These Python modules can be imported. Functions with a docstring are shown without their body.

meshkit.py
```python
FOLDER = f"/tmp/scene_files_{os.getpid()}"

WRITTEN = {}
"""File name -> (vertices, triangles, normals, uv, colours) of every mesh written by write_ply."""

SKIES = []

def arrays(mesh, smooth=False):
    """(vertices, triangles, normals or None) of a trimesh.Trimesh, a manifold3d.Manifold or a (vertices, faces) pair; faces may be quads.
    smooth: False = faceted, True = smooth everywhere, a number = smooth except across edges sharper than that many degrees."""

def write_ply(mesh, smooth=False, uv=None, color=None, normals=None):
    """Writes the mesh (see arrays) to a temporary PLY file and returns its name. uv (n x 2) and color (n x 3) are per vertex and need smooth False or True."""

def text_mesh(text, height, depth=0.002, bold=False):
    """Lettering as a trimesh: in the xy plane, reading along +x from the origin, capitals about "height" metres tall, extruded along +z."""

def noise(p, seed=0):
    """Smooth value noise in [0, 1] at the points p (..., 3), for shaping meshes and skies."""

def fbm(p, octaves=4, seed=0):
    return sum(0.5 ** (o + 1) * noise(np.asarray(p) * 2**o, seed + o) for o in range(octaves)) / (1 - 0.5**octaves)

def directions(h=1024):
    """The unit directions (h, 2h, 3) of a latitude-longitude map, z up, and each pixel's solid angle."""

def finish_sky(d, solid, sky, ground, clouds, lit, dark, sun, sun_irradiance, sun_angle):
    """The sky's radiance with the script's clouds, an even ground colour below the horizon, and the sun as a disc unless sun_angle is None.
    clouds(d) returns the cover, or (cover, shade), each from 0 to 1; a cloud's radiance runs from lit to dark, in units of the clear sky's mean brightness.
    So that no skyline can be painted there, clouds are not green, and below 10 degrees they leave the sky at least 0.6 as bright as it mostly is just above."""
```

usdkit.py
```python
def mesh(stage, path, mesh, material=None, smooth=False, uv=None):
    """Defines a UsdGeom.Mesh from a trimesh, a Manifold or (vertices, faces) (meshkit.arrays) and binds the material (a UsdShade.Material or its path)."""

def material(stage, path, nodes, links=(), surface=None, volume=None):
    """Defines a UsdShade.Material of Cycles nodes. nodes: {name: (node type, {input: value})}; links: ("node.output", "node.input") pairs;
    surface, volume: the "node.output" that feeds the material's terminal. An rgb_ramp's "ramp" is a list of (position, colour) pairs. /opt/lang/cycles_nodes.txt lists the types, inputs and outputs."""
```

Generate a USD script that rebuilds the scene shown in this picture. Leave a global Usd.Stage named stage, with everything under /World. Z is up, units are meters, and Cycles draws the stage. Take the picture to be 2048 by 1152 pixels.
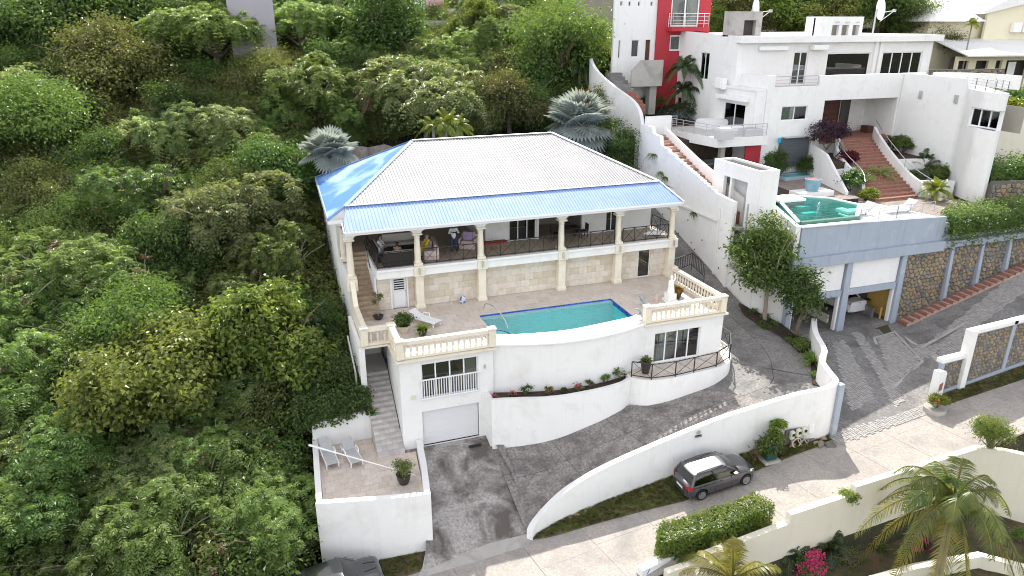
import math, random
import numpy as np, trimesh, manifold3d as m3
from shapely.geometry import Polygon, box as sbox, LineString, Point
from shapely import affinity
from pxr import Usd, UsdGeom, UsdLux, UsdShade, Gf, Sdf, Vt
import usdkit, meshkit

stage = Usd.Stage.CreateInMemory()
UsdGeom.SetStageUpAxis(stage, UsdGeom.Tokens.z)
UsdGeom.SetStageMetersPerUnit(stage, 1.0)
UsdGeom.Xform.Define(stage, '/World')
UsdGeom.Scope.Define(stage, '/World/Looks')

# ---------------------------------------------------------------- camera, sky, sun, exposure
CAM = np.array([-10.312, -44.824, 18.394]) * .88
YAW, PITCH, FPX = math.radians(19.352), math.radians(20.604), 1417.25
EXPOSURE = 0.88
SUN_EL, SUN_ROT = math.radians(45), math.radians(22)
SKY_STRENGTH, SUN_INT = 0.136, 1.02
Fw = np.array([math.sin(YAW)*math.cos(PITCH), math.cos(YAW)*math.cos(PITCH), -math.sin(PITCH)])
Rt = np.array([math.cos(YAW), -math.sin(YAW), 0.0]); Up = np.cross(Rt, Fw)
cam = UsdGeom.Camera.Define(stage, '/World/camera')
cam.CreateHorizontalApertureAttr(36.0); cam.CreateVerticalApertureAttr(20.25)
cam.CreateFocalLengthAttr(36.0*FPX/2048)
cam.CreateClippingRangeAttr(Gf.Vec2f(0.5, 2000)); cam.CreateExposureAttr(EXPOSURE)
cam.AddTransformOp().Set(Gf.Matrix4d(*[*Rt, 0, *Up, 0, *(-Fw), 0, *CAM, 1]))

SUNV = np.array([math.sin(SUN_ROT)*math.cos(SUN_EL), math.cos(SUN_ROT)*math.cos(SUN_EL), math.sin(SUN_EL)])
sun = UsdLux.DistantLight.Define(stage, '/World/sun')
sun.CreateIntensityAttr(SUN_INT); sun.CreateAngleAttr(0.55); sun.CreateNormalizeAttr(True)
sun.CreateColorAttr(Gf.Vec3f(1.0, .955, .88))
_r = np.cross([0, 0, 1.0], SUNV); _r /= np.linalg.norm(_r); _u = np.cross(SUNV, _r)
sun.AddTransformOp().Set(Gf.Matrix4d(*[*_r, 0, *_u, 0, *SUNV, 0, 0, 0, 60, 1]))
dome = UsdLux.DomeLight.Define(stage, '/World/sky')
skym = usdkit.material(stage, '/World/Looks/sky_look', {
    'sky': ('sky_texture', {'sky_type': 'single_scattering', 'sun_disc': False, 'sun_elevation': SUN_EL, 'sun_rotation': SUN_ROT, 'altitude': 30.0, 'aerosol_density': 1.3}),
    'co': ('texture_coordinate', {}),
    'mp': ('mapping', {'scale': (1.0, 1.0, 2.2)}),
    'n': ('noise_texture', {'scale': 2.2, 'detail': 6.0, 'roughness': .55}),
    'r': ('rgb_ramp', {'ramp': [(0.36, (0, 0, 0)), (0.58, (.85, .85, .85))]}),
    'm': ('mix_color', {'b': (7.3, 7.0, 6.75), 'use_clamp': True}),
    'bg': ('background_shader', {'strength': SKY_STRENGTH})},
    [('co.generated', 'mp.vector'), ('mp.vector', 'n.vector'), ('n.fac', 'r.fac'), ('r.color', 'm.fac'), ('sky.color', 'm.a'), ('m.result', 'bg.color')], surface='bg.background')
UsdShade.MaterialBindingAPI.Apply(dome.GetPrim()).Bind(skym)
for p, l, c in ((dome.GetPrim(), 'bright tropical sky with scattered white cloud', 'sky'),):
    p.SetCustomDataByKey('kind', 'structure'); p.SetCustomDataByKey('label', l)

# ---------------------------------------------------------------- placing: a picture point on a plane of the place
def ray(px, py): return Fw + Rt*(px-1024)/FPX + Up*(576-py)/FPX
def AZ(px, py, z): d = ray(px, py); return CAM + d*(z-CAM[2])/d[2]
def AY(px, py, y): d = ray(px, py); return CAM + d*(y-CAM[1])/d[1]
def AX(px, py, x): d = ray(px, py); return CAM + d*(x-CAM[0])/d[0]
def roadz(x): return -7.55 + .13*np.clip(x, -14, 60)
def RD(px, py, off=0.0):
    d = ray(px, py); n = np.array([-.13, 0, 1.0]); return CAM + d*((np.array([0, 0, -7.55+off])-CAM)@n)/(d@n)

# ---------------------------------------------------------------- things, parts, sub-parts
_cnt = {}
def uniq(parent, name):
    k = (parent, name); i = _cnt.get(k, 0); _cnt[k] = i+1
    return name if i == 0 else f'{name}_{i:03d}'
class Node:
    def __init__(s, path, loc): s.path, s.loc = path, np.array(loc, float)
    @property
    def prim(s): return stage.GetPrimAtPath(s.path)
def tag(prim, label=None, cat=None, group=None, kind=None):
    for k, v in (('label', label), ('category', cat), ('group', group), ('kind', kind)):
        if v: prim.SetCustomDataByKey(k, v)
def thing(name, label, cat, loc=(0, 0, 0), group=None, kind=None):
    x = UsdGeom.Xform.Define(stage, '/World/'+uniq('/World', name)); x.AddTranslateOp().Set(Gf.Vec3d(*map(float, loc)))
    tag(x.GetPrim(), label, cat, group, kind); return Node(str(x.GetPath()), loc)
def part(t, name, mesh, mt, smooth=False, label=None, kind=None):
    v, f = (np.array(mesh.vertices), np.array(mesh.faces)) if hasattr(mesh, 'vertices') else mesh
    m = usdkit.mesh(stage, t.path+'/'+uniq(t.path, name), (np.asarray(v, float)-t.loc, f), M[mt] if isinstance(mt, str) else mt, smooth)
    tag(m.GetPrim(), label, kind=kind); return Node(str(m.GetPath()), t.loc)
def solo(name, mesh, mt, label=None, cat=None, group=None, kind=None, smooth=False):
    v, f = (np.array(mesh.vertices), np.array(mesh.faces)) if hasattr(mesh, 'vertices') else mesh
    v = np.asarray(v, float); lo, hi = v.min(0), v.max(0); loc = np.array([(lo[0]+hi[0])/2, (lo[1]+hi[1])/2, lo[2]])
    m = usdkit.mesh(stage, '/World/'+uniq('/World', name), (v-loc, f), M[mt], smooth)
    m.AddTranslateOp().Set(Gf.Vec3d(*map(float, loc))); tag(m.GetPrim(), label, cat, group, kind); return m
def dup(src, name, loc, rz=0.0, sc=1.0, label=None, cat=None, group=None, tilt=None):
    x = UsdGeom.Xform.Define(stage, '/World/'+uniq('/World', name)); p = x.GetPrim()
    p.GetReferences().AddInternalReference(src.path)
    x.ClearXformOpOrder()
    x.AddTranslateOp().Set(Gf.Vec3d(*map(float, loc))); x.AddRotateZOp().Set(float(rz))
    if tilt: x.AddRotateXOp().Set(float(tilt))
    s = (sc, sc, sc) if np.ndim(sc) == 0 else sc
    x.AddScaleOp().Set(Gf.Vec3f(*map(float, s)))
    p.SetInstanceable(True); tag(p, label, cat, group); return p

# ---------------------------------------------------------------- mesh helpers, all (vertices, faces)
def cat(*ms):
    if len(ms) == 1 and isinstance(ms[0], list): ms = ms[0]
    V, F, n = [], [], 0
    for m in ms:
        v, f = (np.array(m.vertices), np.array(m.faces)) if hasattr(m, 'vertices') else m
        V.append(v); F.append(np.asarray(f)+n); n += len(v)
    return np.vstack(V), np.vstack(F)
_BF = np.array([[0, 2, 1], [1, 2, 3], [4, 5, 6], [5, 7, 6], [0, 1, 4], [1, 5, 4], [2, 6, 3], [3, 6, 7], [0, 4, 2], [2, 4, 6], [1, 3, 5], [3, 7, 5]])
def box(x0, y0, z0, x1, y1, z1):
    v = np.array([[x, y, z] for z in (z0, z1) for y in (y0, y1) for x in (x0, x1)], float); return v, _BF.copy()
def rot(mesh, rz, c=(0, 0, 0), t=(0, 0, 0)):
    v, f = mesh; c = np.asarray(c, float); a, b = math.cos(rz), math.sin(rz)
    R = np.array([[a, -b, 0], [b, a, 0], [0, 0, 1]]); return (v-c)@R.T+c+np.asarray(t, float), f
def move(mesh, t, s=1.0): return mesh[0]*s+np.asarray(t, float), mesh[1]
def cbox(x0, y0, z0, x1, y1, z1, b=.02):
    pts = []
    for sx in (0, 1):
        for sy in (0, 1):
            for sz in (0, 1):
                X, Y, Z = (x0, x1)[sx], (y0, y1)[sy], (z0, z1)[sz]; dx, dy, dz = b*(1-2*sx), b*(1-2*sy), b*(1-2*sz)
                pts += [(X+dx, Y+dy, Z), (X+dx, Y, Z+dz), (X, Y+dy, Z+dz)]
    h = trimesh.convex.convex_hull(np.array(pts)); return np.array(h.vertices), np.array(h.faces)
def hull(pts):
    h = trimesh.convex.convex_hull(np.array(pts, float)); return np.array(h.vertices), np.array(h.faces)
def prism(poly, z0, z1):
    if not isinstance(poly, Polygon) and not hasattr(poly, 'geoms'): poly = Polygon(poly)
    out = []
    for g in getattr(poly, 'geoms', [poly]):
        if g.geom_type != 'Polygon' or g.area < 1e-5: continue
        e = trimesh.creation.extrude_polygon(g, z1-z0, engine='earcut'); out.append((np.array(e.vertices)+[0, 0, z0], np.array(e.faces)))
    return cat(out)
def wall(p0, p1, poly, t, off=0.0):
    """Upright slab over the plan line p0-p1; poly is in (distance along, z); it grows t to the left of p0->p1, starting off from the line."""
    p0, p1 = np.array(p0[:2], float), np.array(p1[:2], float); u = (p1-p0)/np.linalg.norm(p1-p0); n = np.array([-u[1], u[0]])
    v, f = prism(poly, off, off+t)
    w = np.empty_like(v); w[:, :2] = p0+v[:, :1]*u+v[:, 2:]*n; w[:, 2] = v[:, 1]
    return orient(w, f)
def rect(a, b, c, d): return Polygon([(a, b), (c, b), (c, d), (a, d)])
def orient(v, f):
    t = v[f]; return (v, f) if np.einsum('ij,ij->i', t[:, 0]-v.mean(0), np.cross(t[:, 1]-v.mean(0), t[:, 2]-v.mean(0))).sum() >= 0 else (v, f[:, ::-1])
def tube(pts, r, n=6, cap=True):
    pts = np.array(pts, float); k = len(pts); r = np.broadcast_to(np.asarray(r, float), (k,))
    tg = np.gradient(pts, axis=0); tg /= np.linalg.norm(tg, axis=1, keepdims=True)+1e-12
    ref = np.array([0, 0, 1.0]) if abs(tg[:, 2]).mean() < .8 else np.array([1.0, 0, 0])
    a = np.cross(tg, ref); a /= np.linalg.norm(a, axis=1, keepdims=True)+1e-12; b = np.cross(tg, a)
    th = np.arange(n)/n*2*math.pi
    V = (pts[:, None]+r[:, None, None]*(a[:, None]*np.cos(th)[None, :, None]+b[:, None]*np.sin(th)[None, :, None])).reshape(-1, 3)
    F = []
    for i in range(k-1):
        for j in range(n):
            p, q = i*n+j, i*n+(j+1) % n; F += [(p, q+n, q), (p, p+n, q+n)]
    if cap:
        V = np.vstack([V, pts[:1], pts[-1:]]); c0, c1 = k*n, k*n+1
        for j in range(n): F += [(c0, j, (j+1) % n), (c1, (k-1)*n+(j+1) % n, (k-1)*n+j)]
    return V, np.array(F)
def bar(p, q, w=.03, h=None):
    """square bar from p to q"""
    p, q = np.array(p, float), np.array(q, float); h = h or w; d = (q-p)/np.linalg.norm(q-p)
    ref = np.array([0, 0, 1.0]) if abs(d[2]) < .9 else np.array([1.0, 0, 0]); a = np.cross(d, ref); a /= np.linalg.norm(a); b = np.cross(a, d)
    v = np.array([e+a*sx*w/2+b*sy*h/2 for e in (p, q) for sy in (-1, 1) for sx in (-1, 1)]); return v, _BF[:, ::-1].copy()
def lathe(prof, n=12, c=(0, 0, 0)):
    prof = np.array(prof, float); th = np.arange(n)/n*2*math.pi; k = len(prof)
    V = np.stack([prof[:, None, 0]*np.cos(th), prof[:, None, 0]*np.sin(th), np.broadcast_to(prof[:, None, 1], (k, n))], -1).reshape(-1, 3)+np.asarray(c, float)
    F = []
    for i in range(k-1):
        for j in range(n):
            p, q = i*n+j, i*n+(j+1) % n; F += [(p, q, q+n), (p, q+n, p+n)]
    V = np.vstack([V, [[c[0], c[1], c[2]+prof[0, 1]]], [[c[0], c[1], c[2]+prof[-1, 1]]]])
    for j in range(n): F += [(k*n, (j+1) % n, j), (k*n+1, (k-1)*n+j, (k-1)*n+(j+1) % n)]
    return V, np.array(F)
def grid(P):
    """(a,b,3) points -> sheet"""
    a, b = P.shape[:2]; i = np.arange(a*b).reshape(a, b)
    q = np.stack([i[:-1, :-1], i[1:, :-1], i[1:, 1:], i[:-1, 1:]], -1).reshape(-1, 4)
    return P.reshape(-1, 3), np.vstack([q[:, [0, 1, 2]], q[:, [0, 2, 3]]])
def thick(line, t, side=1):
    """plan polygon of a wall of thickness t on one side of a polyline"""
    l = LineString([tuple(p[:2]) for p in line]); o = l.parallel_offset(t, 'left' if side > 0 else 'right', join_style=2)
    a, b = list(l.coords), list(o.coords)
    if np.hypot(a[0][0]-b[0][0], a[0][1]-b[0][1]) > np.hypot(a[0][0]-b[-1][0], a[0][1]-b[-1][1]): b = b[::-1]
    return Polygon(a+b[::-1])
def ribbon(line, t, z0, ztop):
    """wall of thickness t centred on a plan polyline whose top (and foot) follow lists of heights"""
    l = np.array([p[:2] for p in line], float); tg = np.gradient(l, axis=0); tg /= np.linalg.norm(tg, axis=1, keepdims=True); n = np.stack([-tg[:, 1], tg[:, 0]], 1)
    z0, z1 = np.broadcast_to(z0, len(l)), np.broadcast_to(ztop, len(l)); A, B = l+n*t/2, l-n*t/2
    R = [np.column_stack([B, z0]), np.column_stack([B, z1]), np.column_stack([A, z1]), np.column_stack([A, z0])]
    V = np.stack(R, 1).reshape(-1, 3); F = []
    for i in range(len(l)-1):
        for j in range(4):
            p, q = i*4+j, i*4+(j+1) % 4; F += [(p, p+4, q), (q, p+4, q+4)]
    e = (len(l)-1)*4; F += [(0, 2, 1), (0, 3, 2), (e, e+1, e+2), (e, e+2, e+3)]
    return orient(V, np.array(F))
def resample(line, n):
    l = np.array(line, float); s = np.r_[0, np.cumsum(np.linalg.norm(np.diff(l, axis=0), axis=1))]; t = np.linspace(0, s[-1], n)
    from scipy.interpolate import PchipInterpolator
    return np.stack([PchipInterpolator(s, l[:, k])(t) for k in range(l.shape[1])], 1)

# ---------------------------------------------------------------- materials
M = {}
def mk(name, col, rough=.6, var=.1, scale=1.5, bump=0.0, bscale=30, spec=.4, metal=0.0, coat=0.0, dirt=None, dscale=.6, drange=(.55, .72), rnd=0.0, detail=5.0, streak=0.0, bdist=.02):
    c = np.array(col, float)
    nodes = {'g': ('geometry', {}), 'n': ('noise_texture', {'scale': float(scale), 'detail': float(detail), 'roughness': .6}),
             'r': ('rgb_ramp', {'ramp': [(.25, tuple(c*(1-var))), (.75, tuple(np.minimum(c*(1+var), .95)))]}),
             'p': ('principled_bsdf', {'roughness': rough, 'specular_ior_level': spec, 'metallic': metal, 'coat_weight': coat})}
    links = [('g.position', 'n.vector'), ('n.fac', 'r.fac')]; out = 'r.color'
    if dirt is not None:
        nodes['d'] = ('noise_texture', {'scale': float(dscale), 'detail': 7.0, 'roughness': .62, 'distortion': .4}); nodes['dr'] = ('rgb_ramp', {'ramp': [(drange[0], (0, 0, 0)), (drange[1], (1, 1, 1))]})
        nodes['mx'] = ('mix_color', {'b': tuple(dirt)}); links += [('g.position', 'd.vector'), ('d.fac', 'dr.fac'), ('dr.color', 'mx.fac'), (out, 'mx.a')]; out = 'mx.result'
    if streak:
        nodes['sm'] = ('mapping', {'scale': (2.6, 2.6, .16)}); nodes['sn'] = ('noise_texture', {'scale': 1.6, 'detail': 6.0, 'roughness': .65}); nodes['sr'] = ('rgb_ramp', {'ramp': [(.52, (0, 0, 0)), (.78, (streak, streak, streak))]}); nodes['sx'] = ('mix_color', {'b': tuple(c*np.array([.62, .60, .55]))})
        links += [('g.position', 'sm.vector'), ('sm.vector', 'sn.vector'), ('sn.fac', 'sr.fac'), ('sr.color', 'sx.fac'), (out, 'sx.a')]; out = 'sx.result'
    if rnd:
        nodes['oi'] = ('object_info', {}); nodes['mr'] = ('map_range', {'to_min': 1-rnd, 'to_max': 1+rnd}); nodes['hs'] = ('hsv', {})
        links += [('oi.random', 'mr.value'), ('mr.result', 'hs.value'), (out, 'hs.color')]; out = 'hs.color'
    links.append((out, 'p.base_color'))
    if bump:
        nodes['bn'] = ('noise_texture', {'scale': float(bscale), 'detail': 4.0}); nodes['b'] = ('bump', {'strength': bump, 'distance': bdist})
        links += [('g.position', 'bn.vector'), ('bn.fac', 'b.height'), ('b.normal', 'p.normal')]
    M[name] = usdkit.material(stage, '/World/Looks/'+name, nodes, links, surface='p.BSDF'); return M[name]
def leafmat(name, c0, c1, trans=.42, rough=.36, spec=.5, scale=1.5, rnd=.25, hue=.015, tint=(1.2, 1.15, .68)):
    c0, c1 = np.array(c0), np.array(c1); tr = tuple(np.minimum((c0+c1)/2*np.array(tint)*1.35, .5))
    nodes = {'g': ('geometry', {}), 'n': ('noise_texture', {'scale': float(scale), 'detail': 3.0, 'roughness': .6}),
             'r': ('rgb_ramp', {'ramp': [(.36, tuple(c0)), (.64, tuple(c1))]}), 'oi': ('object_info', {}),
             'mr': ('map_range', {'to_min': 1-rnd, 'to_max': 1+rnd}), 'mh': ('map_range', {'to_min': .5-hue, 'to_max': .5+hue}),
             'mi': ('map_range', {'to_min': .7, 'to_max': 1.3}), 'mm': ('math', {'math_type': 'multiply'}),
             'hs': ('hsv', {}), 'p': ('principled_bsdf', {'roughness': rough, 'specular_ior_level': spec}),
             'h2': ('mix_color', {'blend_type': 'multiply', 'fac': 1.0, 'b': tuple(np.array(tint)*1.5)}), 't': ('translucent_bsdf', {}), 'm': ('mix_closure', {'fac': trans})}
    links = [('g.position', 'n.vector'), ('n.fac', 'r.fac'), ('oi.random', 'mr.value'), ('oi.random', 'mh.value'), ('g.random_per_island', 'mi.value'), ('mr.result', 'mm.value1'), ('mi.result', 'mm.value2'),
             ('mm.value', 'hs.value'), ('mh.result', 'hs.hue'), ('r.color', 'hs.color'), ('hs.color', 'p.base_color'), ('hs.color', 'h2.a'), ('h2.result', 't.color'), ('p.BSDF', 'm.closure1'), ('t.BSDF', 'm.closure2')]
    M[name] = usdkit.material(stage, '/World/Looks/'+name, nodes, links, surface='m.closure'); return M[name]
def glassmat(name, tint=(.72, .78, .76), rough=.02):
    M[name] = usdkit.material(stage, '/World/Looks/'+name, {'f': ('fresnel', {'IOR': 1.52}), 'fm': ('math', {'math_type': 'multiply_add', 'value2': 1.3, 'value3': .04, 'use_clamp': True}), 't': ('transparent_bsdf', {'color': tint}), 'gl': ('glossy_bsdf', {'color': (.95, .95, .95), 'roughness': rough}), 'm': ('mix_closure', {})},
        [('f.fac', 'fm.value1'), ('fm.value', 'm.fac'), ('t.BSDF', 'm.closure1'), ('gl.BSDF', 'm.closure2')], surface='m.closure')
def watermat(name, tint, rough=.03, bscale=2.2, strength=.5):
    M[name] = usdkit.material(stage, '/World/Looks/'+name, {'g': ('geometry', {}), 'n': ('noise_texture', {'scale': bscale, 'detail': 5.0, 'roughness': .6, 'distortion': .8}), 'b': ('bump', {'strength': strength, 'distance': .06}),
        'f': ('fresnel', {'IOR': 1.33}), 't': ('transparent_bsdf', {'color': tint}), 'gl': ('glossy_bsdf', {'color': (1, 1, 1), 'roughness': rough}), 'm': ('mix_closure', {})},
        [('g.position', 'n.vector'), ('n.fac', 'b.height'), ('b.normal', 'f.normal'), ('b.normal', 'gl.normal'), ('f.fac', 'm.fac'), ('t.BSDF', 'm.closure1'), ('gl.BSDF', 'm.closure2')], surface='m.closure')
mk('white', (.77, .765, .75), .7, .025, .8, bump=.08, bscale=40, spec=.3, dirt=(.60, .585, .545), dscale=.8, drange=(.52, .9), streak=.2)
mk('white_clean', (.82, .82, .81), .45, .01, 1)
mk('white_plastic', (.8, .8, .79), .35, .02, 4)
mk('door_grey', (.66, .66, .665), .5, .02, 2)
mk('cream_stone', (.72, .66, .54), .7, .08, 3, bump=.1, bscale=40, dirt=(.5, .44, .34), dscale=1.7, drange=(.6, .85))
mk('cream_wall', (.72, .68, .56), .75, .03, .7, bump=.06, bscale=50, dirt=(.6, .55, .44), dscale=.8, drange=(.6, .95), streak=.2)
mk('pale_yellow', (.74, .68, .50), .75, .03, .7)
for i, c in enumerate(((.65, .575, .51), (.60, .53, .455), (.62, .54, .47), (.58, .50, .43))):
    mk(f'travertine_{i}', c, .55, .12, 3.5, bump=.08, bscale=25, dirt=(.42, .34, .26), dscale=2.6, drange=(.58, .85), detail=7)
for i, c in enumerate(((.64, .575, .485), (.665, .6, .52), (.58, .505, .40), (.65, .585, .5))):
    mk(f'cladding_{i}', c, .6, .14, 3.0, bump=.08, bscale=25, dirt=(.48, .38, .27), dscale=2.2, drange=(.55, .85), detail=7)
mk('grout', (.46, .415, .37), .9, .1, 3)
for i, c in enumerate(((.50, .475, .455), (.54, .515, .495), (.47, .44, .42))):
    mk(f'grey_tile_{i}', c, .5, .08, 4, bump=.05, bscale=25)
mk('stair_brown', (.40, .31, .22), .6, .2, 4, dirt=(.26, .19, .13), dscale=3, drange=(.5, .8))
mk('soft_brown_floor', (.42, .34, .26), .5, .12, 2)
mk('blue_roof', (.215, .325, .60), .6, .07, .7, spec=.35, dirt=(.29, .40, .63), dscale=.8, drange=(.4, .8))
mk('blue_roof_bleached', (.085, .225, .56), .55, .1, .7, spec=.3, dirt=(.34, .50, .74), dscale=.33, drange=(.47, .62))
mk('pale_roof', (.325, .325, .335), .6, .06, .5, spec=.2, dirt=(.40, .395, .385), dscale=.5, drange=(.4, .7))
mk('white_metal', (.8, .81, .82), .4, .02, 2, spec=.5)
mk('black_metal', (.02, .018, .017), .45, .2, 8, spec=.4)
mk('grey_metal', (.5, .5, .51), .35, .05, 4, metal=.8)
mk('steel', (.6, .61, .62), .2, .04, 4, metal=1.0)
mk('dark', (.02, .02, .022), .8, .2, 2)
mk('interior', (.34, .31, .27), .85, .1, 1)
mk('interior_dark', (.07, .062, .055), .85, .1, 1)
mk('curtain', (.62, .63, .62), .9, .05, 4)
mk('curtain_red', (.20, .04, .06), .9, .1, 4)
glassmat('glass'); glassmat('dark_glass', (.25, .28, .29)); glassmat('car_glass', (.20, .23, .22))
mk('concrete_road', (.375, .34, .305), .9, .26, 9, bump=.5, bscale=22, spec=.25, dirt=(.235, .222, .21), dscale=.55, drange=(.46, .78), detail=9, bdist=.03)
mk('concrete_dark', (.285, .262, .245), .9, .55, 8.0, bump=1.0, bscale=14, spec=.2, dirt=(.10, .093, .088), dscale=1.1, drange=(.42, .74), detail=9, bdist=.05)
mk('concrete_wet', (.38, .355, .335), .85, .45, 8, bump=.7, bscale=18, spec=.2, dirt=(.13, .112, .10), dscale=.6, drange=(.45, .62), detail=9, bdist=.04)
mk('concrete_pale', (.42, .40, .37), .85, .1, 1.8, bump=.4, bscale=20, dirt=(.25, .235, .215), dscale=.9, drange=(.5, .75), detail=8)
mk('concrete_grey', (.23, .22, .212), .85, .5, 8, bump=.5, bscale=16, dirt=(.11, .105, .10), dscale=.6, drange=(.45, .7), detail=9)
for i, c in enumerate(((.36, .345, .325), (.40, .38, .36), (.33, .315, .30))): mk(f'paver_{i}', c, .85, .2, 6, bump=.2, bscale=30)
mk('moss_dirt', (.065, .062, .03), .95, .5, 1.8, bump=.8, bscale=14, dirt=(.12, .085, .05), dscale=1.1, drange=(.45, .6), detail=9, bdist=.06)
mk('verge', (.085, .082, .035), .95, .4, 2.2, bump=.8, bscale=18, dirt=(.16, .125, .08), dscale=.9, drange=(.45, .65), detail=9, bdist=.05)
mk('soil', (.05, .035, .025), .95, .4, 3, bump=.8, bscale=14)
mk('forest_floor', (.05, .045, .025), .95, .4, .7, bump=.8, bscale=5, dirt=(.035, .04, .018), dscale=.4, drange=(.4, .65), bdist=.2)
mk('rock', (.17, .15, .13), .9, .35, 1.5, bump=.8, bscale=6, dirt=(.08, .07, .055), dscale=1.4, drange=(.45, .65), bdist=.1)
for i, c in enumerate(((.22, .19, .15), (.30, .24, .17), (.15, .14, .125), (.25, .20, .12), (.19, .18, .165), (.28, .21, .13))): mk(f'stone_{i}', c, .85, .3, 4, bump=.5, bscale=12)
mk('mortar', (.13, .12, .11), .95, .2, 5)
mk('blue_grey', (.33, .375, .44), .75, .05, 1.2, bump=.1, bscale=40, dirt=(.45, .47, .49), dscale=1.1, drange=(.58, .8), streak=.4)
mk('terracotta', (.30, .13, .095), .75, .25, 5, dirt=(.22, .09, .06), dscale=3, drange=(.45, .7))
mk('terracotta_pale', (.45, .33, .27), .75, .2, 5)
mk('red_paint', (.40, .03, .042), .65, .05, 1, bump=.06, bscale=50)
mk('timber_deck', (.27, .22, .19), .75, .25, 3, dirt=(.17, .14, .12), dscale=1.6, drange=(.45, .7))
mk('dark_wood', (.085, .028, .018), .45, .3, 5)
mk('slate', (.075, .085, .10), .55, .3, 8, bump=.7, bscale=14)
mk('pool_blue', (.17, .78, .80), .5, .05, .8); mk('pool_step', (.55, .84, .85), .5, .05, 1)
mk('mosaic_blue', (.02, .08, .42), .25, .5, 9, rnd=.4)
mk('pool_green', (.10, .50, .47), .5, .1, 1); mk('mosaic_green', (.08, .19, .14), .4, .4, 10)
watermat('water', (.72, .99, .98), strength=1.0, bscale=3.2); watermat('water_green', (.58, .96, .91), strength=.5, bscale=2.5)
mk('bark', (.16, .125, .095), .9, .3, 4, bump=.7, bscale=12); mk('bark_pale', (.30, .26, .21), .9, .25, 4, bump=.5, bscale=12)
mk('palm_trunk', (.26, .22, .18), .9, .25, 5, bump=.6, bscale=9)
mk('skin', (.24, .13, .085), .55, .05, 8); mk('skin_pale', (.45, .28, .2), .55, .05, 8)
mk('shirt_white', (.66, .72, .74), .85, .06, 12); mk('jeans', (.035, .055, .10), .9, .1, 12); mk('yellow_cloth', (.62, .50, .04), .85, .1, 12); mk('hair', (.012, .01, .009), .6, .1, 10)
mk('purple_cloth', (.36, .27, .46), .9, .15, 5); mk('pinkish_cloth', (.55, .44, .42), .9, .1, 5); mk('cushion', (.55, .52, .48), .9, .06, 5); mk('dark_wicker', (.028, .024, .022), .75, .4, 30, bump=.6, bscale=60); mk('rattan', (.30, .19, .10), .7, .3, 20); mk('red_cloth', (.34, .05, .04), .9, .3, 12); mk('white_fabric', (.78, .78, .77), .85, .03, 5); mk('grey_fabric', (.46, .46, .46), .9, .06, 5)
mk('pot_dark', (.035, .03, .026), .5, .3, 8); mk('pot_cream', (.62, .55, .43), .6, .15, 6); mk('pot_teal', (.05, .26, .32), .4, .1, 6); mk('pot_blue', (.18, .30, .38), .35, .2, 6); mk('porcelain_blue', (.62, .65, .70), .2, .1, 6, dirt=(.03, .06, .28), dscale=6, drange=(.48, .56)); mk('terracotta_pot', (.42, .2, .11), .75, .15, 6)
mk('dolphin_grey', (.30, .34, .36), .35, .15, 6); mk('statue_white', (.82, .81, .77), .6, .04, 5)
mk('tyre', (.014, .014, .014), .8, .1, 8); mk('alloy', (.34, .34, .35), .35, .05, 6, metal=.8)
mk('paint_grey', (.032, .030, .034), .28, .03, 3, spec=.6, coat=1.0); mk('paint_dark', (.018, .021, .024), .25, .03, 3, spec=.6, coat=1.0); mk('paint_white', (.80, .80, .80), .3, .01, 3, coat=1.0)
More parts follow.
